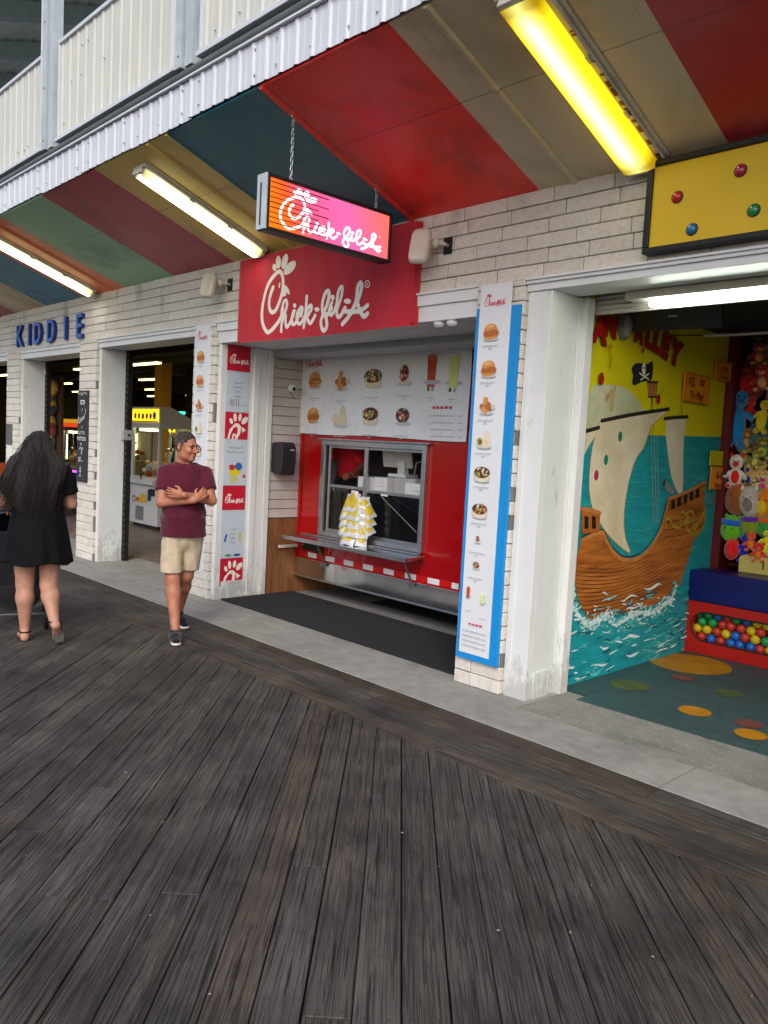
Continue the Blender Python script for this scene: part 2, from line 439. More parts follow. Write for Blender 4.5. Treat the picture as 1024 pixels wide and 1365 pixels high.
def speckled(name, base, dark, light, rough=.85, sc=1.0, stain=.4):
    t = NT(name); p = t.pos()
    big = t.noise(p, 1.3*sc, 7, .65); mid = t.noise(p, 9*sc, 6, .6); fine = t.noise(p, 220*sc, 3, .7); agg = t.noise(p, 75*sc, 2, .5)
    c = t.mix(t.ramp(mid, [(.3, 0.0), (.7, 1.0)]), tuple(x*.82 for x in base), tuple(x*1.12 for x in base))
    c = t.mix(t.ramp(agg, [(.62, 0.0), (.70, .8)]), c, light)
    c = t.mix(t.ramp(fine, [(.30, .75), (.42, 0.0)]), c, dark)
    c = t.mix(t.math('MULTIPLY', t.ramp(big, [(.45, 0.0), (.7, 1.0)]), stain), c, dark)
    gum = t.ramp(t.noise(p, 7.5, 2, .4), [(.27, 1.0), (.29, 0.0)]); c = t.mix(t.math('MULTIPLY', gum, .55), c, dark)
    wet = t.ramp(t.noise(t.mapped(p, (.5, 2.2, 1)), 2.6, 7, .7), [(.56, 0.0), (.70, .5)]); c = t.mix(wet, c, tuple(x*1.4 for x in dark))
    t.pbr(c, rough, 0, t.bump(t.math('ADD', fine, agg), .35, .003), .3); return t.m
def brick_material():
    t = NT('painted_stone_brick'); p = t.pos(); r = t.attr('rnd')
    base = t.mix(r, (.62, .595, .55), (.70, .675, .63))
    f = t.noise(p, 95, 5, .75); g = t.noise(p, 26, 6, .7); b = t.noise(t.mapped(p, (1, 1, .5)), 2.2, 7, .65)
    c = t.mix(t.ramp(g, [(.35, .32), (.52, 0.0)]), base, (.34, .32, .29))
    c = t.mix(t.ramp(f, [(.32, .8), (.42, 0.0)]), c, (.12, .11, .10))
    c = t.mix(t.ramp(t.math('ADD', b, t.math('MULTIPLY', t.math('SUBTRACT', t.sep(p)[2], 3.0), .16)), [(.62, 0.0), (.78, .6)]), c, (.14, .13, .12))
    t.pbr(c, .8, 0, t.bump(t.math('ADD', f, g), .6, .006), .3); return t.m
def soffit_material():
    """striped paint: the colour changes every 1.216 m along the front, each with its own faded patches"""
    t = NT('striped_soffit_paint'); p = t.pos(); x, y, z = t.sep(p)
    cols = ['#8f6a34', '#8f3032', '#bcab84', '#12708a', '#d0602e', '#7ca88a', '#a01f30', '#bda353', '#006478', '#d6200f', '#b5a88c', '#a31114', '#1f6270', '#ab995e']
    x0 = -12.165; k = 1.2165
    rp = t.n('ShaderNodeValToRGB'); rp.color_ramp.interpolation = 'CONSTANT'
    fac = t.math('DIVIDE', t.math('SUBTRACT', x, x0), k*len(cols)); t.l(fac, rp.inputs[0])
    e = rp.color_ramp.elements
    while len(e) < len(cols): e.new(.5)
    for i, el in enumerate(e): el.position = i/len(cols); el.color = (*[min(.85, v*1.28) for v in hexc(cols[i])], 1)
    n = t.noise(p, 1.5, 5, .55, .6); m2 = t.noise(p, 30, 4, .6)
    c = t.mix(t.ramp(n, [(.38, .0), (.62, .22)]), rp.outputs[0], t.mix(.5, rp.outputs[0], (.45, .42, .38)))
    seam = t.math('LESS_THAN', t.math('ABSOLUTE', t.math('ADD', y, .86)), .0035); c = t.mix(t.math('MULTIPLY', seam, .6), c, (.02, .015, .012))
    st_ = t.noise(t.mapped(p, (3.0, .35, 1)), 3.0, 6, .7); c = t.mix(t.ramp(st_, [(.60, 0.0), (.74, .35)]), c, (.06, .045, .035))
    c = t.mix(t.ramp(t.noise(p, .9, 4, .6, 1.0), [(.52, 0.0), (.68, .55)]), c, t.mix(.75, rp.outputs[0], (.02, .02, .02)))
    t.pbr(c, .42, 0, t.bump(m2, .08, .004), .45); return t.m
M_DECK = deck_material()
M_CONC = speckled('pale_concrete', (.27, .27, .255), (.10, .10, .095), (.36, .355, .34), stain=.45)
M_PEB = speckled('pebble_concrete', (.21, .215, .195), (.05, .05, .05), (.40, .39, .34), sc=.6, stain=.35)
M_ALLEY = speckled('green_floor_paint', (.040, .082, .086), (.012, .024, .026), (.09, .14, .14), rough=.5, stain=.4)
M_BAYF = speckled('grey_floor_tile', (.24, .235, .23), (.10, .10, .10), (.30, .29, .28), rough=.6)
M_ARCF = mat('arcade_floor_brown', (.15, .115, .09), .35, var=.35, scale=3, dirt=.3)
M_BRICK = brick_material()
M_MORT = mat('mortar_dark', (.17, .16, .145), .95)
M_WHITE = mat('white_paint', (.68, .70, .71), .45, var=.05, scale=3, bump=.06, dirt=.12, kick=.32)
M_JAMB = mat('grey_white_paint', (.64, .68, .69), .45, var=.05, scale=3, bump=.06, dirt=.12, kick=.32)
M_FASC = mat('white_corrugated', (.56, .60, .66), .4, var=.05, scale=2, dirt=.10, bump=.05)
M_CREAM = mat('cream_corrugated', (.56, .57, .53), .45, var=.05, scale=1.5, dirt=.12, bump=.05)
M_GALV = mat('grey_painted_steel', (.42, .47, .52), .4, var=.1, dirt=.2)
M_DGREY = mat('dark_gutter', (.09, .10, .095), .5, var=.2)
M_ROOFU = mat('roof_underside', (.72, .78, .74), .6, var=.15, dirt=.3)
M_BEAM = mat('roof_beam', (.42, .48, .46), .6)
M_SIDE = mat('cream_siding', (.50, .47, .45), .55, var=.06, dirt=.15)
M_DARK = mat('dark_void', (.012, .012, .013), .9)
M_BLACK = mat('black_metal', (.012, .012, .013), .5)
M_STEEL = mat('stainless_steel', (.58, .59, .60), .22, metal=1, var=.12, scale=3, bump=.08, bscale=14)
M_ALU = mat('brushed_aluminium', (.50, .51, .52), .38, metal=1, var=.12, scale=8, bump=.1)
def ply():
    t = NT('stained_plywood'); p = t.pos(); n = t.noise(t.mapped(p, (1, 9, .7)), 4, 6, .6, 1.2)
    t.pbr(t.mix(t.ramp(n, [(.3, 0.0), (.7, 1.0)]), (.10, .040, .016), (.30, .125, .045)), .45, 0, t.bump(n, .15, .003)); return t.m
M_PLY = ply()

# ------------------------------------------------------------------ boardwalk
NAILS = []; mb = MB(); R = random.Random(3); q2 = math.sqrt(2); PITCH = .15; GAP = .007; YB = -1.2
def board(poly, uvf, rnd, dz):
    top = [Vector((p[0], p[1], dz)) for p in poly]; n = len(top)
    c = sum(top, Vector())/n
    ins = []
    for i in range(n):   # small eased edge
        a, b, d = top[i-1], top[i], top[(i+1) % n]
        e1 = (b-a).normalized(); e2 = (d-b).normalized(); nn = Vector((-e1.y-e2.y, e1.x+e2.x, 0)).normalized()
        ins.append(b + nn*.004)
    edge = [v - Vector((0, 0, .003)) for v in top]; low = [v - Vector((0, 0, .045)) for v in top]
    mb.face(ins, M_DECK, rnd, [uvf(v) for v in ins])
    for i in range(n):
        j = (i+1) % n
        for A, B in ((edge, ins), (low, edge)):
            mb.face([A[i], A[j], B[j], B[i]], M_DECK, rnd, [uvf(A[i]), uvf(A[j]), uvf(B[j]), uvf(B[i])])
for i in range(-125, 60):
    c0 = -.145 + PITCH*i; c1 = c0+PITCH-GAP*R.uniform(.35, 1.0)
    sA = -YB*-q2 if False else None
    # s = (y-x)/sqrt2 ; border y=YB  ->  s_end = q2*YB - c
    e0, e1 = q2*YB-c0, q2*YB-c1
    s = max(e0, e1); smin = s-9.5 if i > -70 else s-5
    first = True
    if R.random() < .5: off = R.uniform(.8, 4.5)
    else: off = R.uniform(2.5, 4.8)
    while s > smin:
        t_ = s-off
        if first: a0, a1 = e0, e1
        else: a0 = a1 = s-.003
        pts_cs = [(c0, t_), (c1, t_), (c1, a1), (c0, a0)]
        poly = [((c-ss)/q2, (c+ss)/q2) for c, ss in pts_cs]
        # orientation: make CCW
        A = sum(poly[k][0]*poly[(k+1) % 4][1]-poly[(k+1) % 4][0]*poly[k][1] for k in range(4))
        if A < 0: poly.reverse()
        rnd = R.random()*.98+.01
        uo = R.uniform(0, 40)
        def uvf(v, c0=c0, uo=uo): c = (v.x+v.y)/q2; ss = (v.y-v.x)/q2; return (ss+uo, c-c0)
        dz_ = R.uniform(-.0025, .0015); board(poly, uvf, rnd, dz_); first = False
        js = math.ceil(t_/.813)*.813
        while js < min(a0, a1):
            for cc_ in (c0+.03, c1-.03):
                sx_, cy_ = js+R.uniform(-.012, .012), cc_+R.uniform(-.006, .006); x_, y_ = (cy_-sx_)/q2, (cy_+sx_)/q2
                if -5.5 < x_ < 4 and y_ > -5.2: NAILS.append((x_, y_, dz_))
            js += .813
        s = t_; off = R.choice((3.0, 3.66, 4.27, 4.88, 2.4)) 
M_NAIL = mat('rusted_nail', (.035, .024, .018), .7, var=.4)
for x_, y_, z_ in NAILS: mb.face([(x_+.0042*math.cos(q*PI/3), y_+.0042*math.sin(q*PI/3), z_+.0005) for q in range(6)], M_NAIL)
for k in range(4):       # long border boards beside the concrete
    y0 = -1.2+k*.15+.004; y1 = y0+.15-.005; x = -26.0
    while x < 6:
        l = R.uniform(2.4, 4.9); x1 = min(x+l, 6.2); rnd = R.random()*.98+.01; uo = R.uniform(0, 40)
        def uvf(v, y0=y0, uo=uo): return (v.x+uo, v.y-y0)
        board([(x, y0), (x1-.004, y0), (x1-.004, y1), (x, y1)], uvf, rnd, R.uniform(-.001, .001)); x = x1
struct('boardwalk', mb)
mb = MB(); mb.face([(-70, -40, -.05), (70, -40, -.05), (70, 40, -.05), (-70, 40, -.05)], M_DARK); struct('ground', mb)

mb = MB(); xs = [-24, -14.1, -11.3, -8.4, -5.6, -2.95, -.9, 1.44, 3.8, 6.2]
for a, b in zip(xs[:-1], xs[1:]): mb.box(a+.004, b-.004, -.594, -.17, -.2, .002, M_CONC)
struct('concrete_kerb_strip', mb, bevel=.006)
mb = MB(); mb.box(.20, 6.2, -.165, .45, -.2, .0, M_PEB); mb.box(-24, .196, -.165, .62, -.2, .0, M_CONC); struct('concrete_apron', mb, bevel=.004)
mb = MB(); mb.box(.1, 6.2, .455, 6.2, -.2, .001, M_ALLEY)
sh = Sheet((0, 0, .001), (1, 0, 0), (0, 1, 0), step=.0004, start=.002)
od = mat('ochre_floor_paint', '#a5720f', .55, var=.2, dirt=.3); gd = mat('olive_floor_paint', '#4c5a33', .6, var=.3, dirt=.5)
rd = mat('brick_floor_paint', '#6a3e36', .7, var=.3, dirt=.7); fd = mat('faded_red_floor_paint', (.20, .175, .155), .8, var=.25, scale=30, dirt=.6); fo = mat('faded_green_floor_paint', (.19, .20, .17), .8, var=.25, scale=30, dirt=.6)
mb.face([(.35, .455-.13, .0015), (6.2, .455+.07, .0015), (6.2, .5, .0015), (.35, .5, .0015)], M_ALLEY)
for u, v, r, m_ in ((.37, 2.03, .335, od), (.985, .81, .108, od), (.40, .98, .145, gd), (.95, 1.45, .10, gd), (.55, 1.55, .09, rd), (1.33, .86, .09, rd), (1.42, .66, .1, od), (1.75, 1.3, .2, od), (1.9, .75, .09, od), (1.5, 1.8, .13, gd), (2.2, .8, .2, rd)):
    sh.ell(u, v, r, r*1.02, m_, n=36)
mb.add(sh.mb.v, sh.mb.f, od); k = len(mb.mi)-len(sh.mb.f)
for i, mi in enumerate(sh.mb.mi): mb.mi[k+i] = mb.m(sh.mb.mats[mi])
struct('alley_floor', mb)
mb = MB(); y = .622
tl = random.Random(4)
for i in range(9):
    for j in range(6): mb.box(-3.83+i*.3805, -3.83+i*.3805+.376, y+j*.5, y+j*.5+.495, -.2, -.002+tl.uniform(-.0006, .0006), M_BAYF)
struct('bay_floor', mb)
mb = MB()
for j in range(60):
    x = -28+tl.uniform(-1, 0)
    while x < -3.86:
        l = tl.uniform(.7, 1.3); x1 = min(x+l, -3.86)
        mb.box(x, x1-.003, .625+j*.2, .625+j*.2+.197, -.2, -.001+tl.uniform(-.0004, .0004), M_ARCF, rnd=tl.random()); x = x1
struct('arcade_floor', mb)

# ------------------------------------------------------------------ the building
B = thing('boardwalk_arcade_building', 'long white brick arcade front with striped soffit and corrugated metal upper deck', 'building', (-4, 0, 0))
ZL, ZS, YP = 2.79, 3.44, -.06
PIERS = [(-14.6, -14.1), (-9.99, -9.46), (-7.24, -6.72), (-4.32, -3.89), (-.45, -.03), (3.4, 3.9)]
def bricks(mb, x0, x1, z0, z1, yf, depth, seed, axis='x', h=.0975, L=.385):
    R = random.Random(seed); g = .0030; z = z0; row = 0
    while z < z1-.02:
        zt = min(z+h, z1); x = x0 - R.choice((0, .33, .5, .66))*L
        while x < x1:
            l = L*R.choice((1, 1, 1, .8, 1.15)); a, b = max(x, x0), min(x+l, x1)
            if b-a > .03:
                r = R.random()*.98+.01; j = R.uniform(0, .004); k = (R.uniform(-.0015, .0015))
                if axis == 'x': mb.box(a+g, b-g, yf-j, yf+depth, z+g+k, zt-g+k, M_BRICK, r)
                else: mb.box(yf-j if depth > 0 else yf+j, yf+depth, a+g, b-g, z+g+k, zt-g+k, M_BRICK, r)
            x += l
        z = zt; row += 1
mb = MB(); bricks(mb, -16, 6.2, 2.87, ZS+.05, -.03, .09, 1); mb.box(-16, 6.2, -.018, .06, 2.87, ZS+.05, M_MORT)
finish('brick_wall', mb, B, bevel=.004, seg=1)
for i, (a, b) in enumerate(PIERS):
    mb = MB(); bricks(mb, a, b, 0, 2.87, YP, .09, 20+i, L=.30)
    mb.box(a+.006, b-.006, YP+.012, .05, 0, 2.87, M_MORT)
    finish('brick_pier', mb, B, bevel=.004, seg=1)
# openings: (left, right, head height, jamb depth on left side)
OPEN = [(-14.1, -9.99, ZL-.06, .31), (-9.46, -7.24, ZL-.06, .31), (-6.72, -4.32, ZL-.03, .31), (-3.89, -.45, 2.66, .61), (-.03, 3.4, ZL, .30)]
def trimprof(mb, x0, x1, zb, zt, y=-.055):
    z1 = zb+(zt-zb)*.55
    mb.box(x0, x1, y+.018, .10, zb, z1, M_WHITE); mb.box(x0, x1, y, .10, z1+.0005, zt-.016, M_WHITE); mb.box(x0, x1, y-.014, .10, zt-.0155, zt, M_WHITE)
for i, (a, b, zh, jd) in enumerate(OPEN):
    mb = MB(); w = .06 if i < 3 else .058
    if i == 4: w = .19
    # left jamb: front strip with a bead and the deep reveal
    mb.box(a+.001, a+w, -.02, .04, 0, zh, M_WHITE)
    mb.box(a+w*.12, a+w*.30, -.028, -.0205, 0, zh-.02, M_WHITE)
    mb.box(a+.002, a+w-.001, .041, jd, 0, zh, M_JAMB)
    mb.box(a+w-.0005, a+w+.012, .06, jd-.06, 0, .19, M_JAMB)
    if i == 3:
        mb.box(a+w, a+w+.028, jd-.24, jd-.17, 0, zh, M_WHITE); mb.box(a+w, a+w+.018, jd-.165, jd-.075, 0, zh, M_WHITE); mb.box(a+w, a+w+.034, jd-.07, jd, 0, zh, M_WHITE)
    finish('door_jamb', mb, B, bevel=.003)
    mb = MB(); mb.box(b-.03, b-.001, -.02, jd, 0, zh, M_WHITE); finish('door_jamb', mb, B, bevel=.003)
    mb = MB(); zt = 2.875
    trimprof(mb, a+.001, b-.001, zh, zt)
    mb.box(a+.003, b-.003, .101, jd-.01, zh+.002, zt, M_JAMB)
    finish('door_lintel', mb, B, bevel=.002)
for i in (1, 2):
    a, b, zh, jd = OPEN[i]; mb = MB()
    mb.box(a+.062, a+.105, jd-.001, jd+.05, 0, zh, M_BLACK); mb.box(a+.103, a+.12, jd+.01, jd+.07, 0, zh, M_BLACK)
    for k in range(34): mb.box(a+.100, a+.1055, jd+.004, jd+.02, .05+k*.08, .085+k*.08, M_ALU)
    finish('shutter_track', mb, B)
mb = MB(); mb.box(.13, .167, .302, .40, 0, 2.79, M_JAMB); mb.box(.166, .215, .33, .42, 0, 2.79, M_WHITE); finish('shutter_track', mb, B, bevel=.003)
# rolled shutter behind the alley head
mb = MB()
for k in range(4): mb.prism([(.2, .45, 2.695+k*.032), (.2, .432, 2.71+k*.032), (.2, .45, 2.722+k*.032)], (3.2, 0, 0), M_SIDE)
mb.box(.2, 3.4, .451, .48, 2.69, 2.83, M_SIDE); finish('roller_shutter', mb, B)
# shutter box over the trailer bay
mb = MB(); mb.box(-3.83, -.46, .612, .95, 2.60, 2.84, M_GALV); mb.box(-3.83, -.46, .10, .61, 2.70, 2.84, M_DARK)
mb.box(-3.4, -.5, .605, .611, 2.61, 2.64, M_ALU); finish('roller_shutter', mb, B, bevel=.004)
# soffit: a shallow slope rising outwards
M_SOF = soffit_material(); sl = .35; YO = -1.47
def zs(y): return ZS - sl*y
mb = MB(); K = 1.2165
edges = [-12.165+K*i for i in range(15)]
for a, b in zip(edges[:-1], edges[1:]):
    mb.add([(a, .0, zs(0)), (b-.001, 0, zs(0)), (b-.001, YO, zs(YO)), (a, YO, zs(YO)), (a, 0, zs(0)+.02), (b-.001, 0, zs(0)+.02), (b-.001, YO, zs(YO)+.02), (a, YO, zs(YO)+.02)],
           [(0, 1, 2, 3), (7, 6, 5, 4), (0, 3, 7, 4), (1, 5, 6, 2), (3, 2, 6, 7)], M_SOF)
finish('soffit', mb, B)
# covers and creases on the joints
def batten(x, w, d, y0=0, y1=YO):
    mb = MB(); mb.add([(x-w/2, y0, zs(y0)-.0006), (x+w/2, y0, zs(y0)-.0006), (x+w/2, y1, zs(y1)-.0006), (x-w/2, y1, zs(y1)-.0006),
            (x-w/2+d, y0, zs(y0)-d), (x+w/2-d, y0, zs(y0)-d), (x+w/2-d, y1, zs(y1)-d), (x-w/2+d, y1, zs(y1)-d)],
           [(4, 5, 6, 7)[::-1], (0, 1, 5, 4)[::-1], (1, 2, 6, 5)[::-1], (2, 3, 7, 6)[::-1], (3, 0, 4, 7)[::-1]], M_SOF); finish('soffit_batten', mb, B)
for x in (-2.70, -2.405, -1.17, -7.0, -6.35, .28, 2.6, -10.4): batten(x, .055, .016)
# corrugated fascia
def corrug(x0, x1, z0, z1, y, mt, pitch=.15, depth=.022, th=.004, axis='x'):
    mb = MB(); prof = []; x = x0
    while x < x1-1e-6:
        for f_, d in ((0, 0), (.10, 1), (.22, 1), (.32, 0), (.62, .25), (.70, 0)):
            if x+f_*pitch <= x1: prof.append((x+f_*pitch, y-d*depth))
        x += pitch
    prof.append((x1, y)); n = len(prof)
    vs = [(a, b, z0) for a, b in prof]+[(a, b, z1) for a, b in prof]+[(a, b+th, z0) for a, b in prof]+[(a, b+th, z1) for a, b in prof]
    fs = []
    for i in range(n-1):
        fs += [(i, i+1, n+i+1, n+i), (2*n+i+1, 2*n+i, 3*n+i, 3*n+i+1), (i+1, i, 2*n+i, 2*n+i+1), (n+i, n+i+1, 3*n+i+1, 3*n+i)]
    mb.add(vs, fs, mt); return mb
x = -14.0; i = 0; fr = random.Random(11)
while x < 6:
    w = .92; o = fr.uniform(-.008, .008); fb = corrug(x, x+w+.03, 3.965+o, 4.235+o*.4, -1.485-.004*(i % 2), M_FASC, pitch=.155, depth=.011)
    for k in range(3): fb.ell((x+.14+k*.345, -1.497, 4.03), (.008, .006, .008), M_GALV, nu=8, nv=5); fb.ell((x+.14+k*.345, -1.497, 4.19), (.008, .006, .008), M_GALV, nu=8, nv=5)
    finish('fascia_panel', fb, B); x += w; i += 1
mb = MB(); mb.box(-14, 6.2, -1.476, -1.40, 3.975, 4.24, M_DGREY); mb.box(-14, 6.2, -1.515, -1.40, 4.241, 4.255, M_FASC)
mb.tube([(-14, -1.47, 4.30), (6.2, -1.47, 4.30)], .034, M_DGREY, 12)
mb.box(-14, 6.2, -1.40, 0, 4.25, 4.33, M_DGREY)
finish('gutter', mb, B)
# deck edge panels, rails and posts
PX = [-12.4, -9.95, -7.45, -4.72, -2.18, .35, 2.9, 5.4]
for i in range(len(PX)-1):
    a, b = PX[i]+.25, PX[i+1]-.06
    pb = corrug(a, b, 4.40, 5.25, -1.45, M_CREAM, pitch=.17, depth=.009)
    for k in range(9):
        pb.ell((fr.uniform(a, b), -1.462, fr.choice((4.5, 4.52, 5.1, 4.85))), (.008, .008, .008), M_GALV, nu=8, nv=5)
    p_ = finish('balcony_panel', pb, B)
    mb = MB(); mb.box(a-.02, b+.02, -1.475, -1.43, 5.251, 5.285, M_FASC); mb.box(a-.02, b+.02, -1.50, -1.43, 4.365, 4.399, M_FASC); mb.box(a-.025, a, -1.475, -1.43, 4.40, 5.25, M_FASC); mb.box(b, b+.025, -1.475, -1.43, 4.40, 5.25, M_FASC)
    finish('panel_frame', mb, p_, bevel=.003)
for x in PX:
    mb = MB(); mb.box(x-.05, x+.05, -1.52, -1.42, 4.34, 8.4, M_GALV); mb.box(x+.075, x+.175, -1.50, -1.41, 4.34, 8.4, M_GALV)
    mb.box(x-.052, x-.03, -1.53, -1.5205, 4.34, 8.4, M_FASC)
    for z in (4.42, 4.9, 5.5, 6.1): mb.lathe([(.009, -1.529), (.007, -1.5225)][::-1], (x+.01, 0, z), M_DGREY, 8, axis='y') if False else mb.ell((x+.02, -1.521, z), (.01, .006, .01), M_DGREY, nu=8, nv=5)
    finish('balcony_post', mb, B, bevel=.003)
# grandstand-like roof high over the upper deck
mb = MB(); mr = MB()
def zr(y): return 8.4+.33*(y+1.5)
N = 60; prof = []
for k in range(N*2+1):
    y = -1.6+k*.13; prof.append((y, zr(y)+(.035 if k % 2 else 0)))
for (a, b), (c, d) in zip(prof[:-1], prof[1:]):
    mb.face([(-34, c, d), (1, c, d), (1, a, b), (-34, a, b)][::-1], M_ROOFU)
rf = finish('upper_roof', mb, B)
for k in range(15):
    x = -33+k*2.1; mb = MB()
    mb.prism([(x, -1.6, zr(-1.6)-.04), (x, 14, zr(14)-.04), (x, 14, zr(14)-.34), (x, -1.6, zr(-1.6)-.34)], (.16, 0, 0), M_BEAM)
    finish('roof_beam', mb, rf)
# rooms behind
mb = MB(); z = .85
mb.box(-3.86, -3.83, .612, 3.4, .0, .84, M_PLY)
finish('plywood_wainscot', mb, B)
mb = MB()
while z < 2.85:
    mb.prism([(-3.855, .612, z+.10), (-3.832, .612, z+.10), (-3.822, .612, z+.004), (-3.855, .612, z+.004)], (0, 2.8, 0), M_SIDE); z += .102
mb.box(-3.90, -3.856, .612, 3.4, .0, 2.9, M_MORT)
finish('siding_wall', mb, B)
mb = MB(); bw = mat('bay_wall', (.18, .18, .18), .8)
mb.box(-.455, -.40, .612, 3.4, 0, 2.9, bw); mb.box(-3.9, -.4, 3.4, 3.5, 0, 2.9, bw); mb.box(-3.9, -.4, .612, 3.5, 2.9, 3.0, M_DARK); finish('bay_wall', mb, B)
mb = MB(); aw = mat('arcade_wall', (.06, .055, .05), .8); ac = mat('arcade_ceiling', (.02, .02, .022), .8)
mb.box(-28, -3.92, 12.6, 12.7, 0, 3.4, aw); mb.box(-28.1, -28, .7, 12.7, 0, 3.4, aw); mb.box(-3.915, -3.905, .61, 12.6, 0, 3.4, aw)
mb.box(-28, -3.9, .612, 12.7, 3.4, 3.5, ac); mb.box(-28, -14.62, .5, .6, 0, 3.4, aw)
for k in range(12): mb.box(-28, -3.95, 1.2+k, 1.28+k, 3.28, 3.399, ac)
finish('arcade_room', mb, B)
yc = mat('yellow_ochre_paint', '#b58a2c', .6)
for x, y, m_ in ((-13.3, 4.4, yc), (-21, 4.2, yc), (-14.7, 6.0, M_DARK), (-9.0, 7.6, M_DARK)):
    mb = MB(); mb.box(x-.14, x+.14, y-.14, y+.14, 0, 3.4, m_); finish('arcade_column', mb, B, bevel=.01)
mb = MB(); mb.box(.10, 6.2, 3.75, 3.85, 0, 3.0, M_DARK); mb.box(3.35, 3.4, .42, 3.8, 0, 3.0, mat('alley_far_wall', '#b3a51a', .6)); mb.box(.0, 6.2, .47, 3.85, 2.86, 2.95, M_DARK)
finish('alley_room', mb, B)
# body of the building above and behind so that nothing opens to the sky
mb = MB(); mb.box(-28, 6.2, .07, 12.7, 3.51, 4.24, M_DARK); mb.box(-28, 6.2, 12.71, 12.9, 0, 4.24, M_DARK); mb.box(6.2, 6.4, -.05, 12.7, 0, 4.24, M_WHITE)
mb.box(-28.2, -16.0, .05, .09, 2.87, 3.5, M_MORT)
finish('roof_slab', mb, B)
mb = MB(); mb.box(-28, 6.2, .0, 12.7, 4.241, 4.26, M_CONC); mb.box(-14, 6.2, -1.39, -.001, 4.331, 4.34, M_CONC); finish('upper_deck_bounce_floor', mb, B)  # unseen pale floor, added to bounce daylight up onto the roof underside
# ------------------------------------------------------------------ fluorescent lights under the soffit
L_WARM = lamp('tube_warm_white', '#fff2b8', 9.0); L_YEL = lamp('tube_aged_yellow', '#ffd93a', 3.2); L_COOL = lamp('tube_cool_white', '#f6fff0', 24.0)
def lens_mat(name, edge, core, e0, e1, w=.055):
    """aged acrylic lens: glows most along the tube in its middle"""
    if name in _mc: return _mc[name]
    t = NT(name); x, y, z = t.sep(t.obj()); d = t.math('DIVIDE', t.math('ABSOLUTE', x), w)
    f = t.ramp(d, [(0.05, 1.0), (.75, 0.0)]); e = t.n('ShaderNodeEmission')
    ends = t.ramp(t.math('DIVIDE', t.math('ABSOLUTE', y), .62), [(.80, 1.0), (1.0, .25)])
    t.l(t.mix(f, hexc(edge), hexc(core)), e.inputs[0]); t.l(t.math('MULTIPLY', ends, t.math('ADD', e0, t.math('MULTIPLY', f, e1-e0))), e.inputs[1])
    t.l(e.outputs[0], t.out.inputs[0]); _mc[name] = t.m; return t.m
LENS_A = lens_mat('lens_warm', '#f4e8a4', '#fffdf0', 2.2, 22.0, w=.062)
LENS_B = lens_mat('lens_yellow', '#f6cc18', '#fff68c', 1.35, 3.0, w=.12)
M_HOUS = mat('lamp_housing_grey', (.50, .48, .42), .5, var=.15, dirt=.4); M_RUST = mat('rust', (.16, .06, .02), .8, var=.4)
def soffit_light(x, label, lens, w, y0=-.10, y1=-1.34):
    """built along the slope of the soffit, its own axes: x across, y along, z out of the ceiling"""
    ym = (y0+y1)/2; L = abs(y1-y0)*math.sqrt(1+sl*sl)/2
    t = thing('fluorescent_light', label, 'ceiling light', (x, ym, zs(ym)), 0, 'strip lights under the striped soffit')
    a = math.atan(-sl); t.rotation_euler = (a, 0, 0); BASE[t.name] = Vector((0, 0, 0))
    mb = MB(); mb.box(-w/2, w/2, -L, L, -.035, -.001, M_HOUS)
    mb.box(-w*.36, w*.36, -L-.004, -L+.03, -.085, -.0355, M_HOUS); mb.box(-w*.36, w*.36, L-.03, L+.004, -.085, -.0355, M_HOUS)
    mb.box(w/2, w/2+.03, -L+.02, L-.02, -.012, -.001, M_HOUS)
    finish('lamp_housing', mb, t, bevel=.006)
    mb = MB(); ww = w*.38
    mb.prism([(-ww, -L+.031, -.036), (ww, -L+.031, -.036), (ww*.96, -L+.031, -.085), (ww*.6, -L+.031, -.098), (-ww*.6, -L+.031, -.098), (-ww*.96, -L+.031, -.085)], (0, 2*L-.062, 0), lens)
    finish('lens', mb, t)
    for s_ in (-.3, .32): mb = MB(); mb.box(ww+.004, w*.46, s_*L, s_*L+.05, -.048, -.0355, M_HOUS); finish('clip', mb, t)
    mb = MB()
    if w > .22:
        rr = random.Random(2)
        for k in range(16):
            yy = rr.uniform(-.6, .95)*L; mb.box(w*.42, w/2+.002, yy, yy+rr.uniform(.01, .05), -.0372, -.0352, M_RUST)
        o_ = finish('rust_patches', mb, t); o_['kind'] = 'stuff'
    return t
soffit_light(-3.08, 'grey strip light glowing warm white on the tan soffit stripe left of the hanging screen', LENS_A, .20)
soffit_light(-6.76, 'glowing strip light on the orange soffit stripe above the blue letters', LENS_A, .20)
soffit_light(.78, 'wide rusty yellow-glowing strip light above the yellow sign board', LENS_B, .27, -.06, -1.36)

# ------------------------------------------------------------------ red fabric banner with script logo
M_RED = mat('red_banner_fabric', '#b5122b', .75, var=.08, scale=4, bump=.1, bscale=300, sheen=.2)
M_LW = mat('logo_white', '#e9e2dc', .7, var=.04, bump=.02)
t = thing('banner', 'red fabric banner with large white script lettering above the trailer', 'banner', (-2.2, -.1, 2.65))
mb = MB(); nx, nz = 96, 24; X0, X1, Z0, Z1 = -3.45, -1.04, 2.63, 3.415
def fold(u, v): return .004*math.sin(u*23+v*2)*(.3+v) + .003*math.sin(u*57+3*v) + .006*math.exp(-((u-.62-.12*v)/.02)**2) - .004*math.exp(-((u-.83)/.012)**2)
vs = []
for j in range(nz+1):
    for i in range(nx+1):
        u, v = i/nx, j/nz; x = X0+(X1-X0)*u; z = Z0+(Z1-Z0)*v
        z += .010*math.sin(u*PI)*(-1 if v < .5 else .3)*abs(v-.5)*2; x += (.02*(1-v) if False else 0)
        y = -.105 - fold(u, v)*.9
        if u > .985: y += .06*(u-.985)/.015
        if u < .01: y += .05*(1-u/.01)
        vs.append((x, y, z))
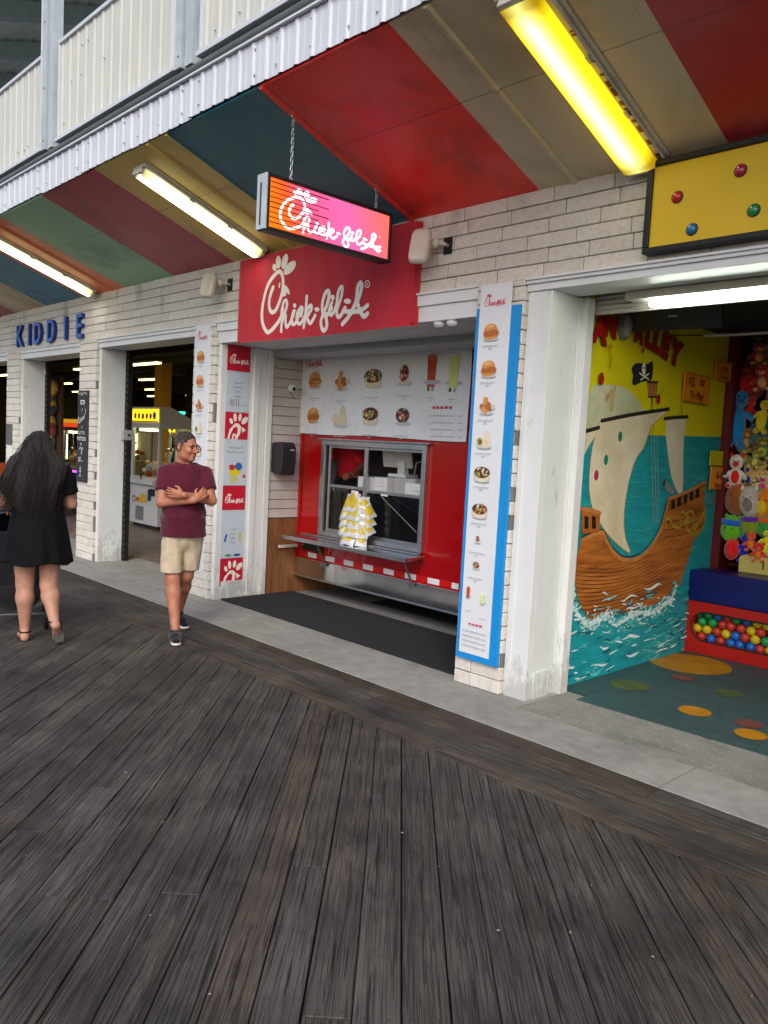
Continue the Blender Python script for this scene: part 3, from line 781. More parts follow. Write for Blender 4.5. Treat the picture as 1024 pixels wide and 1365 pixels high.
fs = [(j*(nx+1)+i, j*(nx+1)+i+1, (j+1)*(nx+1)+i+1, (j+1)*(nx+1)+i) for j in range(nz) for i in range(nx)]
mb.add(vs, fs, M_RED, smooth=True); mb.box(X0+.01, X1-.01, -.10, -.035, Z0+.02, Z1-.02, M_RED)
finish('fabric', mb, t)
sh = Sheet((0, -.1215, 0), (1, 0, 0), (0, 0, 1), step=.00012, start=.0012)
draw_logo(sh, _x0, _z0, LW, M_LW); sh.drape(lambda x, z: -.105-fold((x-X0)/(X1-X0), (z-Z0)/(Z1-Z0))*.9); sh.done('lettering', t)

# ------------------------------------------------------------------ LED sign on chains
t = thing('led_sign', 'lit orange and purple LED display with white script, hung on chains under the soffit', 'sign', (-1.13, -.86, 3.07))
M_FR = mat('black_plastic', (.012, .012, .014), .45); XF = -1.13
mb = MB(); ya, yb, za, zb = -1.425, -.30, 3.065, 3.425
mb.box(XF-.085, XF, ya, yb, za, zb, M_FR); 
for a in ((ya, yb, za, za+.022), (ya, yb, zb-.022, zb), (ya, ya+.02, za+.022, zb-.022), (yb-.02, yb, za+.022, zb-.022)): mb.box(XF+.0005, XF+.02, *a, M_FR)
finish('frame', mb, t, bevel=.004)
mb = MB(); mb.box(XF-.083, XF+.018, ya-.014, ya-.001, za+.004, zb-.004, M_GALV); mb.box(XF-.045, XF-.03, ya-.017, ya-.0145, za+.03, zb-.06, M_FR)
finish('end_cap', mb, t, bevel=.003)
def led_material():
    n = NT('led_pixels'); x, y, z = n.sep(n.pos()); u = n.math('DIVIDE', n.math('ADD', y, 1.405), 1.085)
    w = n.math('DIVIDE', n.math('ADD', z, -3.087), .316)
    g = n.n('ShaderNodeValToRGB'); n.l(n.math('ADD', u, n.math('MULTIPLY', n.math('SUBTRACT', w, .5), .12)), g.inputs[0]); e = g.color_ramp.elements
    while len(e) < 5: e.new(.5)
    for el, (p, c) in zip(e, ((.0, '#ff7a12'), (.16, '#ff5f2a'), (.30, '#f0587c'), (.62, '#d863a4'), (1.0, '#f8685c'))): el.position = p; el.color = (*hexc(c), 1)
    ba = n.math('SINE', n.math('MULTIPLY', z, 2*PI/.0352)); left = n.ramp(u, [(.34, 1.0), (.5, 0.0)])
    dim = n.math('SUBTRACT', 1.0, n.math('MULTIPLY', n.ramp(ba, [(.78, 0.0), (.86, .88)]), left))
    px = n.math('MULTIPLY', n.math('ABSOLUTE', n.math('SINE', n.math('MULTIPLY', y, PI/.0085))), n.math('ABSOLUTE', n.math('SINE', n.math('MULTIPLY', z, PI/.0085))))
    em = n.n('ShaderNodeEmission'); n.l(g.outputs[0], em.inputs[0])
    dim = 1.0
    n.l(n.math('MULTIPLY', dim, n.math('ADD', .55, n.math('MULTIPLY', px, 1.0))), em.inputs[1]); n.l(em.outputs[0], n.out.inputs[0]); return n.m
mb = MB(); mb.face([(XF+.004, ya+.02, za+.022), (XF+.004, yb-.02, za+.022), (XF+.004, yb-.02, zb-.022), (XF+.004, ya+.02, zb-.022)], led_material()); finish('screen', mb, t)
sh = Sheet((XF+.005, 0, 0), (0, 1, 0), (0, 0, 1), step=.0003, start=.0006); LWh = lamp('led_white', '#ffeef0', 1.25)
draw_logo(sh, -1.325, 3.103, .93, LWh, sel=[i for i in range(len(LOGO)) if i not in (13, 22)], wt=.021, vs=.67)
ld = lamp('led_dark_row', '#5a1420', .35)
sh.done('lettering', t); q_ = sh.h; sh = Sheet((XF+.005, 0, 0), (0, 1, 0), (0, 0, 1), step=.0003, start=q_)
for k in range(1, 10): sh.rect(-1.402, 3.087+k*.0318-.0032, -1.00+.09*(k % 2), 3.087+k*.0318+.0032, ld)
sh.done('dark_rows', t)
def chain(y, ztop):
    mb = MB(); z = zb+.004; k = 0
    while z < ztop-.02:
        pts = []
        for q in range(10):
            a = 2*PI*q/10; r1, r2 = .009, .019; u, w = r1*math.cos(a), r2*math.sin(a)
            pts.append((XF-.03+(u if k % 2 else 0), y+(0 if k % 2 else u), z+.017+w))
        mb.tube(pts, .0032, M_ALU, 6, closed=True); z += .029; k += 1
    mb.tube([(XF-.03, y+.016*math.cos(a), ztop-.014+.016*math.sin(a)) for a in [2*PI*q/12 for q in range(12)]], .005, M_ALU, 6, closed=True)
    mb.lathe([(.035, ztop+.012), (.03, ztop+.004), (.006, ztop)], (XF-.03, y, 0), M_ALU, 12)
    mb.lathe([(.004, zb-.002), (.004, zb+.02)], (XF-.03, y, 0), M_ALU, 8)
    return finish('chain', mb, t)
chain(-1.21, zs(-1.21)); chain(-.43, zs(-.43))

# ------------------------------------------------------------------ horn speakers, emergency light
M_BEI = mat('beige_plastic', (.56, .53, .47), .5, var=.08, dirt=.3)
def horn(x, z, label, yaw):
    t = thing('horn_speaker', label, 'speaker', (x, -.03, z), 0, 'weathered horn speakers on the brick wall'); BASE[t.name] = Vector((0, 0, 0))
    M = Matrix.Translation((-.09, -.20, -.02)) @ Matrix.Rotation(yaw, 4, 'Z') @ Matrix.Rotation(math.radians(-14), 4, 'X')
    mb = MB(); rings = []; n = 20
    for d, w, h in ((.004, .055, .085), (0, .062, .115), (.02, .076, .132), (.045, .080, .137), (.06, .074, .13), (.10, .05, .085), (.14, .034, .05), (.18, .028, .035)):
        ring = []
        for k in range(n):
            a = 2*PI*k/n; c, s_ = math.cos(a), math.sin(a)
            ring.append(M @ Vector((w*math.copysign(abs(c)**.45, c), -.02+d, h*math.copysign(abs(s_)**.45, s_))))
        rings.append(ring)
    vs = [p for r_ in rings for p in r_]; fs = [(i*n+k, i*n+(k+1) % n, (i+1)*n+(k+1) % n, (i+1)*n+k) for i in range(len(rings)-1) for k in range(n)]
    mb.add([(M @ Vector((0, -.012, 0)))]+rings[0], [(0, 1+(k+1) % n, 1+k) for k in range(n)], M_BEI)
    mb.add(vs, fs, M_BEI, smooth=True); mb.face(list(reversed(rings[-1])) [::-1], M_BEI)
    finish('horn', mb, t)
    mb = MB(); mb.box(-.02, .06, -.012, -.002, -.06, .06, M_BLACK); mb.tube([(.02, -.01, 0), (.01, -.06, .01), (-.06, -.09, .01)], .013, M_BEI, 8)
    mb.ell((-.035, -.085, .01), (.032, .03, .035), M_BEI); mb.tube([(.04, -.012, .03), (.06, -.04, .04), (.05, -.06, -.03), (.03, -.01, -.05)], .004, M_BLACK, 6)
    finish('bracket', mb, t)
horn(-.80, 3.20, 'beige horn speaker on the brick right of the red banner', math.radians(18))
horn(-3.72, 3.23, 'beige horn speaker on the brick left of the red banner', math.radians(18))
t = thing('emergency_light', 'white emergency light with two clear lamps under the lintel', 'light', (-.78, .05, 2.64))
mb = MB(); mb.box(-.93, -.66, -.03, .05, 2.655, 2.735, M_WHITE); finish('battery_box', mb, t, bevel=.01)
for x in (-.85, -.72):
    mb = MB(); mb.lathe([(.034, 2.61), (.045, 2.63), (.045, 2.648), (.02, 2.654)], (x, -.005, 0), mat('lamp_plastic', (.55, .57, .58), .2), 14); finish('lamp_head', mb, t)
mb = MB(); mb.tube([(-.66, 0, 2.70), (-.58, .0, 2.69), (-.52, -.02, 2.72), (-.46, -.04, 2.78)], .006, M_WHITE, 6); finish('cable', mb, t)

# ------------------------------------------------------------------ KIDDIE letters
t = thing('letter_sign', 'six raised blue capital letters on the brick above the left doorways', 'sign', (-8.4, -.05, 2.93))
M_BL = mat('blue_letter_face', '#3c66c8', .4, var=.1); M_BLE = mat('blue_letter_edge', '#1c3478', .5)
lx = [(-9.42, 'K'), (-9.04, 'I'), (-8.70, 'D'), (-8.20, 'D'), (-7.70, 'I'), (-7.24, 'E')]
for x, ch in lx:
    vs, fs = text2d(ch, .012); x0 = (min(a[0] for a in vs)+max(a[0] for a in vs))/2; h = max(a[1] for a in vs)
    sc = .31/h; mb = MB(); P_ = lambda a, y: (x+(a[0]-x0)*sc*.92, y, 2.92+a[1]*sc)
    mb.add([P_(a, -.085) for a in vs], fs, M_BL)
    ed = {}
    for f_ in fs:
        for i in range(len(f_)):
            e = (f_[i], f_[(i+1) % len(f_)]); ed[e] = 1
    for (a, b) in ed:
        if (b, a) not in ed: mb.face([P_(vs[b], -.085), P_(vs[a], -.085), P_(vs[a], -.036), P_(vs[b], -.036)], M_BLE)
    sc2 = sc*.80
    finish('letter', mb, t)

# ------------------------------------------------------------------ chalkboard on the brick pier
t = thing('chalkboard', 'tall narrow black board with white lettering on the brick pier', 'sign', (-7.05, -.07, 1.02))
M_CB = mat('chalkboard_black', (.025, .028, .034), .7, var=.2); CHK = ink('#d9dcdc')
mb = MB(); mb.box(-7.215, -6.90, -.085, -.061, 1.02, 2.22, M_CB); finish('board', mb, t, bevel=.004)
sh = Sheet((-7.0575, -.0855, 1.02), (1, 0, 0), (0, 0, 1))
sh.squiggle(-.13, 1.16, .26, .05, CHK, 16, 3, .006); sh.rect(-.065, 1.02, .065, 1.075, CHK); 
for k in range(3): sh.rect(-.05+k*.035, 1.03, -.025+k*.035, 1.062, M_CB)
sh.squiggle(-.01, .95, .02, .04, CHK, 3, 1, .006)
sh.stroke([(-.13, .76), (-.10, .85), (-.08, .78), (-.04, .80), (-.03, .84), (0, .80), (.03, .86), (.06, .83), (.08, .89)], .012, CHK); sh.stroke([(.10, .96), (.115, .90)], .01, CHK)
sh.squiggle(-.02, .72, .05, .03, CHK, 4, 2, .006)
sh.text('GLITTER', 0, .625, .062, CHK, sx=.9); sh.text('TATTOOS', 0, .545, .068, CHK, bold=.02, sx=.88)
sh.poly([(0, .52), (.014, .497), (0, .474), (-.014, .497)], CHK); sh.squiggle(-.06, .41, .12, .11, CHK, 9, 5, .008)
sh.text('$5', -.03, .27, .085, CHK, rot=.08); sh.text('ea', .05, .265, .04, CHK)
sh.stroke([(0, .20), (-.02, .18), (0, .16), (.02, .18), (0, .20)], .008, CHK); sh.stroke([(0, .16), (0, .10), (-.03, .07)], .008, CHK); sh.stroke([(0, .10), (.03, .07)], .008, CHK); sh.stroke([(-.03, .14), (.03, .14)], .008, CHK)
sh.done('writing', t)
t = thing('switch_box', 'small grey metal switch box on the white door jamb', 'switch box', (-6.65, .3, 1.5))
mb = MB(); mb.box(-6.658, -6.59, .26, .42, 1.60, 1.735, mat('switch_grey', (.33, .34, .35), .45)); finish('box', mb, t, bevel=.008)
mb = MB(); mb.lathe([(.016, -6.589), (.016, -6.575), (.010, -6.572)], (0, .34, 1.67), M_BLACK, 12, axis='x'); finish('button', mb, t)
t = thing('notice_plate', 'small grey plate on the far left brick pier', 'plate', (-9.7, -.07, 1.3))
mb = MB(); mb.box(-9.93, -9.70, -.085, -.061, 1.42, 1.74, mat('plate_grey', (.10, .10, .10), .5)); finish('plate', mb, t, bevel=.004)
mb = MB(); mb.box(-9.93, -9.72, -.068, -.0615, 1.20, 1.40, mat('paper_white', (.7, .7, .7), .7)); finish('paper', mb, t)

# ------------------------------------------------------------------ printed food pictures
C_BUN, C_BUN2, C_CHK, C_CHD = ink('#c98a4a'), ink('#dba865'), ink('#a8622c'), ink('#7a421d')
C_PNK, C_GRY, C_TXT, C_LET, C_CRM, C_DBR = ink('#c9325a'), ink('#b9bcc4'), ink('#a2a5ae'), ink('#7d8c4a'), ink('#d9cdb4'), ink('#4a3226')
C_RED, C_LEM, C_ICE, C_PAP, C_BLUE = ink('#b8432c'), ink('#d8dc86'), ink('#c06a4c'), mat('menu_paper', (.66, .69, .74), .35, var=.03, scale=2, bump=.02), mat('blue_painted_board', '#0f86cf', .5, var=.06)
def food(sh, kind, u, v, s, seed=0):
    h0, sh.step, st0 = sh.h, (.00024 if sh.step < .00012 else .00015), sh.step
    _food(sh, kind, u, v, s, seed); sh.h = h0; sh.step = st0
def _food(sh, kind, u, v, s, seed):
    R = random.Random(seed)
    sh.ell(u+.05*s, v-.40*s, .52*s, .10*s, C_GRY, n=18)
    if kind == 'sandwich':
        sh.poly([(u-.45*s, v-.25*s), (u-.30*s, v-.42*s), (u+.10*s, v-.44*s), (u+.38*s, v-.30*s), (u+.50*s, v-.05*s), (u-.45*s, v-.02*s)], C_BUN, 3)
        sh.poly([(u-.50*s, v-.12*s), (u-.38*s, v+.12*s), (u+.2*s, v+.12*s), (u+.55*s, v-.02*s), (u+.40*s, v-.22*s), (u-.1*s, v-.26*s), (u-.42*s, v-.24*s)], C_CHK, 3)
        sh.poly([(u-.45*s, v+.05*s), (u-.38*s, v+.30*s), (u-.05*s, v+.44*s), (u+.30*s, v+.36*s), (u+.46*s, v+.08*s), (u+.15*s, v+.10*s), (u-.15*s, v+.02*s)], C_BUN, 3)
        sh.ell(u-.05*s, v+.28*s, .26*s, .10*s, C_BUN2, .1)
    elif kind == 'nuggets':
        for i, (a, b) in enumerate(((-.34, 0), (-.1, .22), (.08, -.02), (-.18, -.18), (.2, .12), (0, -.32), (.30, -.12), (-.05, .42))): sh.ell(u+a*s, v+b*s, .17*s, .15*s, (C_CHK, C_BUN)[i % 2], n=9, wob=.15)
        sh.ell(u+.55*s, v-.02*s, .16*s, .16*s, C_CRM); sh.ell(u+.55*s, v, .11*s, .10*s, C_GRY)
    elif kind == 'wrap':
        sh.poly([(u-.1*s, v-.4*s), (u+.12*s, v+.5*s), (u+.3*s, v+.42*s), (u+.46*s, v-.25*s), (u+.25*s, v-.42*s)], C_CRM, 3)
        sh.ell(u-.28*s, v-.12*s, .26*s, .28*s, C_CRM, .2); sh.ell(u-.28*s, v-.12*s, .19*s, .21*s, C_LET, .2, wob=.1); sh.ell(u-.26*s, v-.14*s, .09*s, .12*s, C_CHD, .2, wob=.2)
        sh.stroke([(u+.05*s, v), (u+.3*s, v-.2*s)], .03*s, C_BUN)
    elif kind in ('bowl', 'salad', 'fruit', 'parfait'):
        if kind in ('bowl', 'salad'): sh.ell(u, v-.18*s, .55*s, .28*s, C_CRM); sh.ell(u, v+.06*s, .56*s, .32*s, C_DBR)
        elif kind == 'parfait': sh.poly([(u-.32*s, v+.3*s), (u+.32*s, v+.3*s), (u+.26*s, v-.42*s), (u-.26*s, v-.42*s)], C_CRM); sh.ell(u, v+.1*s, .3*s, .36*s, C_CHD)
        else: sh.ell(u, v, .46*s, .36*s, C_DBR)
        pal = {'bowl': (C_CRM, C_LET, C_CHD, C_BUN2), 'salad': (C_BUN, C_LET, C_CRM, C_CHK), 'parfait': (C_PNK, C_DBR, C_CRM), 'fruit': (C_CHK, C_CRM, C_PNK, C_BUN)}[kind]
        for i in range(26):
            a = R.uniform(0, 6.28); r_ = math.sqrt(R.random()); ax, bx = (.48, .26) if kind in ('bowl', 'salad') else (.28, .34) if kind == 'parfait' else (.40, .30)
            sh.ell(u+ax*r_*math.cos(a)*s, v+(.06 if kind != 'fruit' else 0)*s+bx*r_*math.sin(a)*s, .09*s, .05*s, pal[i % len(pal)], R.uniform(0, 3), n=7, wob=.2)
    elif kind in ('tea', 'lemonade'):
        c = C_RED if kind == 'tea' else C_LEM
        sh.poly([(u-.28*s, v+.8*s), (u+.28*s, v+.8*s), (u+.22*s, v-.6*s), (u-.22*s, v-.6*s)], c); sh.ell(u, v+.72*s, .27*s, .12*s, C_ICE if kind == 'tea' else ink('#eef0c0'))
        sh.rect(u-.20*s, v-.78*s, u-.08*s, v-.62*s, C_DBR); sh.rect(u+.06*s, v-.80*s, u+.18*s, v-.62*s, C_TXT)
def cap(sh, u, v, w, h, seed=0, price=True):
    h0 = sh.h; sh.greek(u-w/2, v, w, h, C_TXT, seed)
    if price: sh.greek(u-w*.1, v-h*3.2, w*.2, h*1.2, C_TXT, seed+1)
    sh.h = h0

def tall_menu(name_, label, x0, x1, z0, z1, yf, backing, group):
    t = thing('menu_poster', label, 'poster', ((x0+x1)/2, yf, z0), 0, group)
    W = x1-x0; H = z1-z0
    if backing:
        mb = MB(); mb.box(backing[0], backing[1], yf+.002, -.0605, backing[2], backing[3], C_BLUE)
        for a, b in ((backing[0]+.02, .35), (backing[1]-.025, .35), (backing[1]-.02, 1.35), (backing[1]-.02, 2.3)): mb.ell((a, yf+.001, b), (.006, .003, .006), M_DGREY, nu=8, nv=5)
        finish('backing_board', mb, t, bevel=.002)
    mb = MB(); mb.box(x0, x1, yf-.003, yf+.0015 if backing else -.0605, z0, z1, C_PAP); finish('paper', mb, t)
    sh = Sheet((x0, yf-.0032, z0), (1, 0, 0), (0, 0, 1), step=.00025, start=.0004)
    draw_logo(sh, W*.14, H-.155, W*.70, C_PNK, wt=.022)
    rows = [('sandwich', .874, .125), ('sandwich', .777, .125), ('nuggets', .677, .115), ('wrap', .588, .125), ('bowl', .497, .125), ('salad', .398, .120), ('parfait', .318, .055), ('fruit', .248, .062)]
    for i, (k, f_, s_) in enumerate(rows):
        s2 = s_*W/.27; food(sh, k, W*.43, H*f_, s2, i); cap(sh, W*.43, H*(f_-.038), W*.50, .006, i)
    food(sh, 'tea', W*.22, H*.168, W*.20, 1); food(sh, 'lemonade', W*.72, H*.158, W*.20, 2); cap(sh, W*.25, H*.118, W*.2, .006, 3, False); cap(sh, W*.75, H*.104, W*.2, .006, 4, False)
    sh.greek(W*.30, H*.082, W*.45, .012, C_PNK, 5)
    for k in range(4): sh.greek(W*.12, H*(.062-k*.0135), W*.62, .007, C_TXT, 10+k); sh.greek(W*.78, H*(.062-k*.0135), W*.12, .007, C_TXT, 20+k)
    sh.done('printing', t); return t
GM = 'tall menu posters on the brick piers beside the trailer'
tall_menu('m', 'tall menu poster on a bright blue board fixed to the right brick pier', -.388, -.115, .245, 2.86, -.092, (-.42, -.045, .20, 2.70), GM)
tall_menu('m', 'narrow white menu poster on the brick pier behind the walking man', -4.275, -3.985, .27, 2.86, -.068, None, GM)

# ------------------------------------------------------------------ poster strip on the deep left reveal
M_PR, M_PL = ink('#bb1230'), mat('pale_blue_poster', (.50, .58, .68), .45, var=.04)
XJ = -3.888+.058
XJ = -3.83
zp = [2.66, 2.395, 1.972, 1.690, 1.205, .945, .433, .135]
kinds = ['red poster square with white script', 'pale blue poster with small dark lettering below the top red square', 'red poster square with a cropped white bird-head emblem, upper of two', 'pale blue poster with yellow and blue shapes in the middle of the strip', 'second red poster square with white script, lower one', 'lowest pale blue poster with a blue and a yellow mark', 'red poster square with a cropped white bird-head emblem at the bottom']
t = thing('poster_strip', 'vertical strip of red and pale blue posters down the white reveal left of the trailer', 'posters', (XJ, .19, .13))

for i in range(7):
    z1, z0 = zp[i]-.002, zp[i+1]+.002; red = i % 2 == 0; ya_, yb_ = .045, .325
    mb = MB(); mb.box(XJ+.0005, XJ+.004, ya_, yb_, z0, z1, M_PR if red else M_PL); po = finish('poster', mb, t); po['label'] = kinds[i]
    sh = Sheet((XJ+.0042, ya_, z0), (0, 1, 0), (0, 0, 1), step=.0002, start=.0003); W, H = yb_-ya_, z1-z0
    if i in (0, 4): draw_logo(sh, .03, H*.28, W*.80, M_LW, wt=.034)
    elif i in (2, 6):
        # emblem enlarged; it is trimmed by the poster edge
        sh.poly([(.03, .0), (.055, .10), (.12, .165), (.165, .165), (.195, .13), (.185, .06), (.15, .0), (.12, 0), (.150, .07), (.155, .115), (.135, .132), (.10, .115), (.065, .05), (.055, 0)], M_LW)
        sh.stroke([(.095, .0), (.105, .05), (.13, .035), (.14, .02)], .018, M_LW); sh.poly([(.20, .135), (.255, .10), (.21, .068)], M_LW)
        sh.ell(.07, .185, .02, .032, M_LW, .4); sh.ell(.115, .225, .02, .045, M_LW, .1); sh.ell(.175, .23, .02, .04, M_LW, -.15); sh.ell(.235, .20, .028, .050, M_LW, -.75); sh.ell(.14, .095, .007, .012, M_PR)
        if i == 6: sh.rect(.0, .0, .28, .012, M_DARK)
    else:
        dk = ink('#2b2d33')
        if i == 1:
            for k, w_ in enumerate((.10, .11, .08, .06)): sh.squiggle(.14-w_/2, .30-k*.045, w_, .022, dk, 9, k, .004)
            sh.rect(.045, .06, .10, .13, C_TXT); sh.rect(.12, .06, .126, .14, dk); sh.rect(.15, .06, .156, .14, dk); sh.greek(.18, .07, .08, .01, C_TXT, 3)
        elif i == 3:
            sh.squiggle(.05, .40, .18, .03, dk, 14, 7, .004); sh.squiggle(.03, .35, .20, .03, dk, 14, 8, .004)
            sh.ell(.14, .14, .075, .045, ink('#d8c520'), wob=.15); sh.ell(.10, .19, .04, .03, ink('#b83030'), wob=.2); sh.ell(.18, .20, .045, .04, ink('#2c64a8'), wob=.2); sh.ell(.13, .06, .05, .03, ink('#c8c060'), wob=.2); sh.poly([(.22, .10), (.27, .12), (.265, .07)], ink('#c02840'))
        else:
            for k in range(4): sh.squiggle(.11, .30-k*.045, .07, .022, dk, 7, 20+k, .004)
            sh.poly([(.03, .18), (.055, .26), (.075, .25), (.05, .17)], ink('#24489c')); sh.poly([(.215, .18), (.22, .27), (.245, .26), (.24, .17)], ink('#c8bc30')); sh.ell(.09, .03, .04, .012, ink('#3c8c4c')); sh.ell(.20, .03, .045, .012, ink('#26368c'))
    sh.done('printing', po)

# ------------------------------------------------------------------ yellow sign board at the right
t = thing('sign_board', 'yellow framed sign board with four jewel-like sweets above the alley opening', 'sign', (1.9, -.06, 2.92))
M_YS = mat('yellow_sign_paint', '#d8b514', .4, var=.08, scale=2)
mb = MB(); mb.box(.87, 2.95, -.10, -.035, 2.935, 3.405, M_YS); finish('panel', mb, t)
mb = MB()
for a in ((.835, 2.985, 2.905, 2.94), (.835, 2.985, 3.40, 3.435), (.835, .872, 2.94, 3.40), (2.948, 2.985, 2.94, 3.40)): mb.box(a[0], a[1], -.118, -.032, a[2], a[3], M_BLACK)
finish('frame', mb, t, bevel=.006)
for px, py, c in ((902.5, 262.5, '#b01520'), (987, 227, '#a51a40'), (1004.5, 280, '#0f7f4c'), (922, 305.5, '#12699a')):
    p = pt(px, py, 'y', -.105); mb = MB(); mb.lathe([(.034, -.104), (.036, -.101)], (p.x, 0, p.z), M_BLACK, 16, axis='y'); mb.ell((p.x, -.108, p.z), (.028, .018, .033), mat('sweet'+c[1:], c, .15, coat=.5, bump=.02), nu=16, nv=10)
    mb.ell((p.x-.006, -.121, p.z+.010), (.006, .006, .007), M_LW, nu=8, nv=6)
    finish('sweet', mb, t)
for u, c in ((1.85, '#b01520'), (2.2, '#12699a'), (2.6, '#0f7f4c')):
    mb = MB(); mb.ell((u, -.108, 3.17), (.028, .018, .033), mat('sweet'+c[1:], c, .15, coat=.5, bump=.02), nu=16, nv=10); finish('sweet', mb, t)

# ------------------------------------------------------------------ door mat
M_MAT = speckled('charcoal_mat', (.016, .018, .022), (.006, .006, .007), (.05, .055, .06), rough=.95, sc=1.2, stain=.3)
mb = MB(); mb.box(-3.79, -.47, .04, .98, .004, .018, M_MAT); o = finish('door_mat', mb, None, bevel=.005)
tag(o, 'large charcoal rubber-backed mat in front of the trailer', 'door mat')
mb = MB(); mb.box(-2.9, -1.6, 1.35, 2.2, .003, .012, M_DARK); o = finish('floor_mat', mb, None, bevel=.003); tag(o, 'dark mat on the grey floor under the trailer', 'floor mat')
# ------------------------------------------------------------------ food trailer in the bay
YT = 1.05
TX0, TX1, TZ0, TZ1 = -3.80, -1.36, .36, 2.83
WX0, WX1, WZ0, WZ1 = -3.42, -1.86, .70, 1.735
M_TR = mat('glossy_red_trailer', '#a5060c', .18, var=.05, scale=1.5, bump=.03, bscale=20, coat=.6)
TR = thing('food_trailer', 'red food trailer with steel framed serving window parked in the bay', 'food trailer', (-2.6, 1.9, 0))
mb = MB(); th = .04
mb.box(TX0, WX0, YT, YT+th, TZ0, TZ1, M_TR); mb.box(WX1, TX1, YT, YT+th, TZ0, TZ1, M_TR)
mb.box(WX0, WX1, YT, YT+th, TZ0, WZ0, M_TR); mb.box(WX0, WX1, YT, YT+th, WZ1, TZ1, M_TR)
mb.box(TX0, TX0+th, YT+th, 3.1, TZ0, TZ1, M_TR); mb.box(TX1-th, TX1, YT+th, 3.1, TZ0, TZ1, M_TR)
ti = mat('trailer_inside', (.32, .32, .33), .5)
mb.box(TX0+th, TX1-th, 3.06, 3.1, TZ0, TZ1, ti); mb.box(TX0+th+.001, TX0+th+.012, YT+th+.01, 3.05, .43, TZ1-.05, ti); mb.box(TX1-th-.012, TX1-th-.001, YT+th+.01, 3.05, .43, TZ1-.05, ti); mb.box(TX0+th, TX1-th, YT+th, 3.06, TZ0, .42, M_BLACK); mb.box(TX0+th, TX1-th, YT+th, 3.06, TZ1-.04, TZ1, ti)
finish('body', mb, TR, bevel=.004)
mb = MB(); mb.box(TX0-.03, TX0+.012, YT-.02, YT+.03, .40, TZ1, M_TR); finish('corner_trim', mb, TR, bevel=.004)
mb = MB(); mb.box(TX1+.001, TX1+.035, YT-.025, YT+.06, .30, TZ1, M_ALU); mb.box(TX1-.03, TX1, YT-.014, YT-.001, .42, TZ1, M_TR)
finish('corner_trim', mb, TR, bevel=.004)
# stainless skirt with a rolled lip
M_MIR = mat('polished_steel', (.66, .67, .68), .13, metal=1, var=.06, scale=2, bump=.06, bscale=7)
mb = MB(); mb.box(TX0-.02, TX1+.035, YT-.012, YT+.01, .205, .405, M_MIR); mb.box(TX0-.03, TX1+.04, YT-.03, YT+.0, .190, .2045, M_ALU)
finish('skirt', mb, TR, bevel=.003)
# dark mat under it and wheels
for x in (-3.2, -2.0):
    mb = MB(); mb.lathe([(.25, 2.0), (.29, 2.03), (.30, 2.10), (.29, 2.17), (.25, 2.2)], (x, 0, .30), mat('tyre_rubber', (.02, .02, .02), .8), 28, axis='y'); w = finish('wheel', mb, TR)
    mb = MB(); mb.lathe([(.17, 1.99), (.19, 2.01), (.12, 2.03), (.05, 2.0)], (x, 0, .30), M_ALU, 20, axis='y'); finish('rim', mb, w)
mb = MB(); mb.box(TX0+.1, TX1-.1, YT+.2, YT+.28, .22, .36, M_BLACK); mb.box(TX0+.1, TX1-.1, 2.7, 2.78, .22, .36, M_BLACK)
finish('chassis', mb, TR)
# reflective tape
tr, tw = mat('tape_red', '#c81414', .3), mat('tape_white', (.75, .77, .78), .3)
mb = MB(); x = TX0+.03; k = 0
while x < TX1-.05:
    l = .155 if k % 2 == 0 else .15; x1 = min(x+l, TX1-.04)
    mb.box(x, x1, YT-.004, YT-.0005, .425, .478, tr if k % 2 == 0 else tw); x = x1; k += 1
finish('reflective_tape', mb, TR)
# window frame
WIN = MB(); y0, y1 = YT-.045, YT+.03; f = .055
for a in ((WX0, WX0+f, WZ0, WZ1), (WX1-f, WX1, WZ0, WZ1)): WIN.box(a[0], a[1], y0, y1, a[2], a[3], M_ALU)
WIN.box(WX0+f, WX1-f, y0, y1, WZ1-f, WZ1, M_ALU); WIN.box(WX0+f, WX1-f, y0, y1, WZ0, WZ0+.05, M_ALU)
WIN.box(WX0-.04, WX1+.06, y0-.03, y1-.02, WZ1+.001, WZ1+.018, M_ALU); WIN.box(WX0+.01, WX0+.03, y0-.012, y0-.001, 1.0, 1.35, M_STEEL)
wf = finish('window_frame', WIN, TR, bevel=.004)
mb = MB(); xm = (WX0+WX1)/2-.09; g = .03
def bar(a, b, c, d, yy): mb.box(a, b, yy, yy+.022, c, d, M_ALU)
zb0, zt0, zm = WZ0+.051, WZ1-f-.001, 1.235
bar(WX0+f+.03, WX0+f+.065, zb0, zt0, YT+.0); bar(xm-.025, xm+.03, zb0, zt0, YT-.012); bar(WX1-f-.03, WX1-f-.001, zb0, zt0, YT+.0)
bar(WX0+f+.066, xm-.026, zm, zm+.03, YT+.001); bar(xm+.031, WX1-f-.031, zm-.02, zm+.01, YT+.001)
bar(WX0+f+.066, xm-.026, zb0, zb0+.03, YT+.001); bar(xm+.031, WX1-f-.031, zb0, zb0+.03, YT+.001); bar(WX0+f+.066, xm-.026, zt0-.025, zt0, YT+.001); bar(xm+.031, WX1-f-.031, zt0-.025, zt0, YT+.001)
mb.box(xm+.24, xm+.34, YT-.006, YT+.0, zm-.035, zm-.015, M_WHITE)
finish('sash', mb, wf, bevel=.002)
mb = MB()
gd_ = glass('trailer_glass', (.42, .46, .50), 1.0)
mb.face([(WX0+f+.066, YT+.012, zb0+.03), (xm-.026, YT+.012, zb0+.03), (xm-.026, YT+.012, zm), (WX0+f+.066, YT+.012, zm)], gd_)
mb.face([(xm+.031, YT+.012, zb0+.03), (WX1-f-.031, YT+.012, zb0+.03), (WX1-f-.031, YT+.012, zm-.02), (xm+.031, YT+.012, zm-.02)], gd_)
finish('pane', mb, wf)
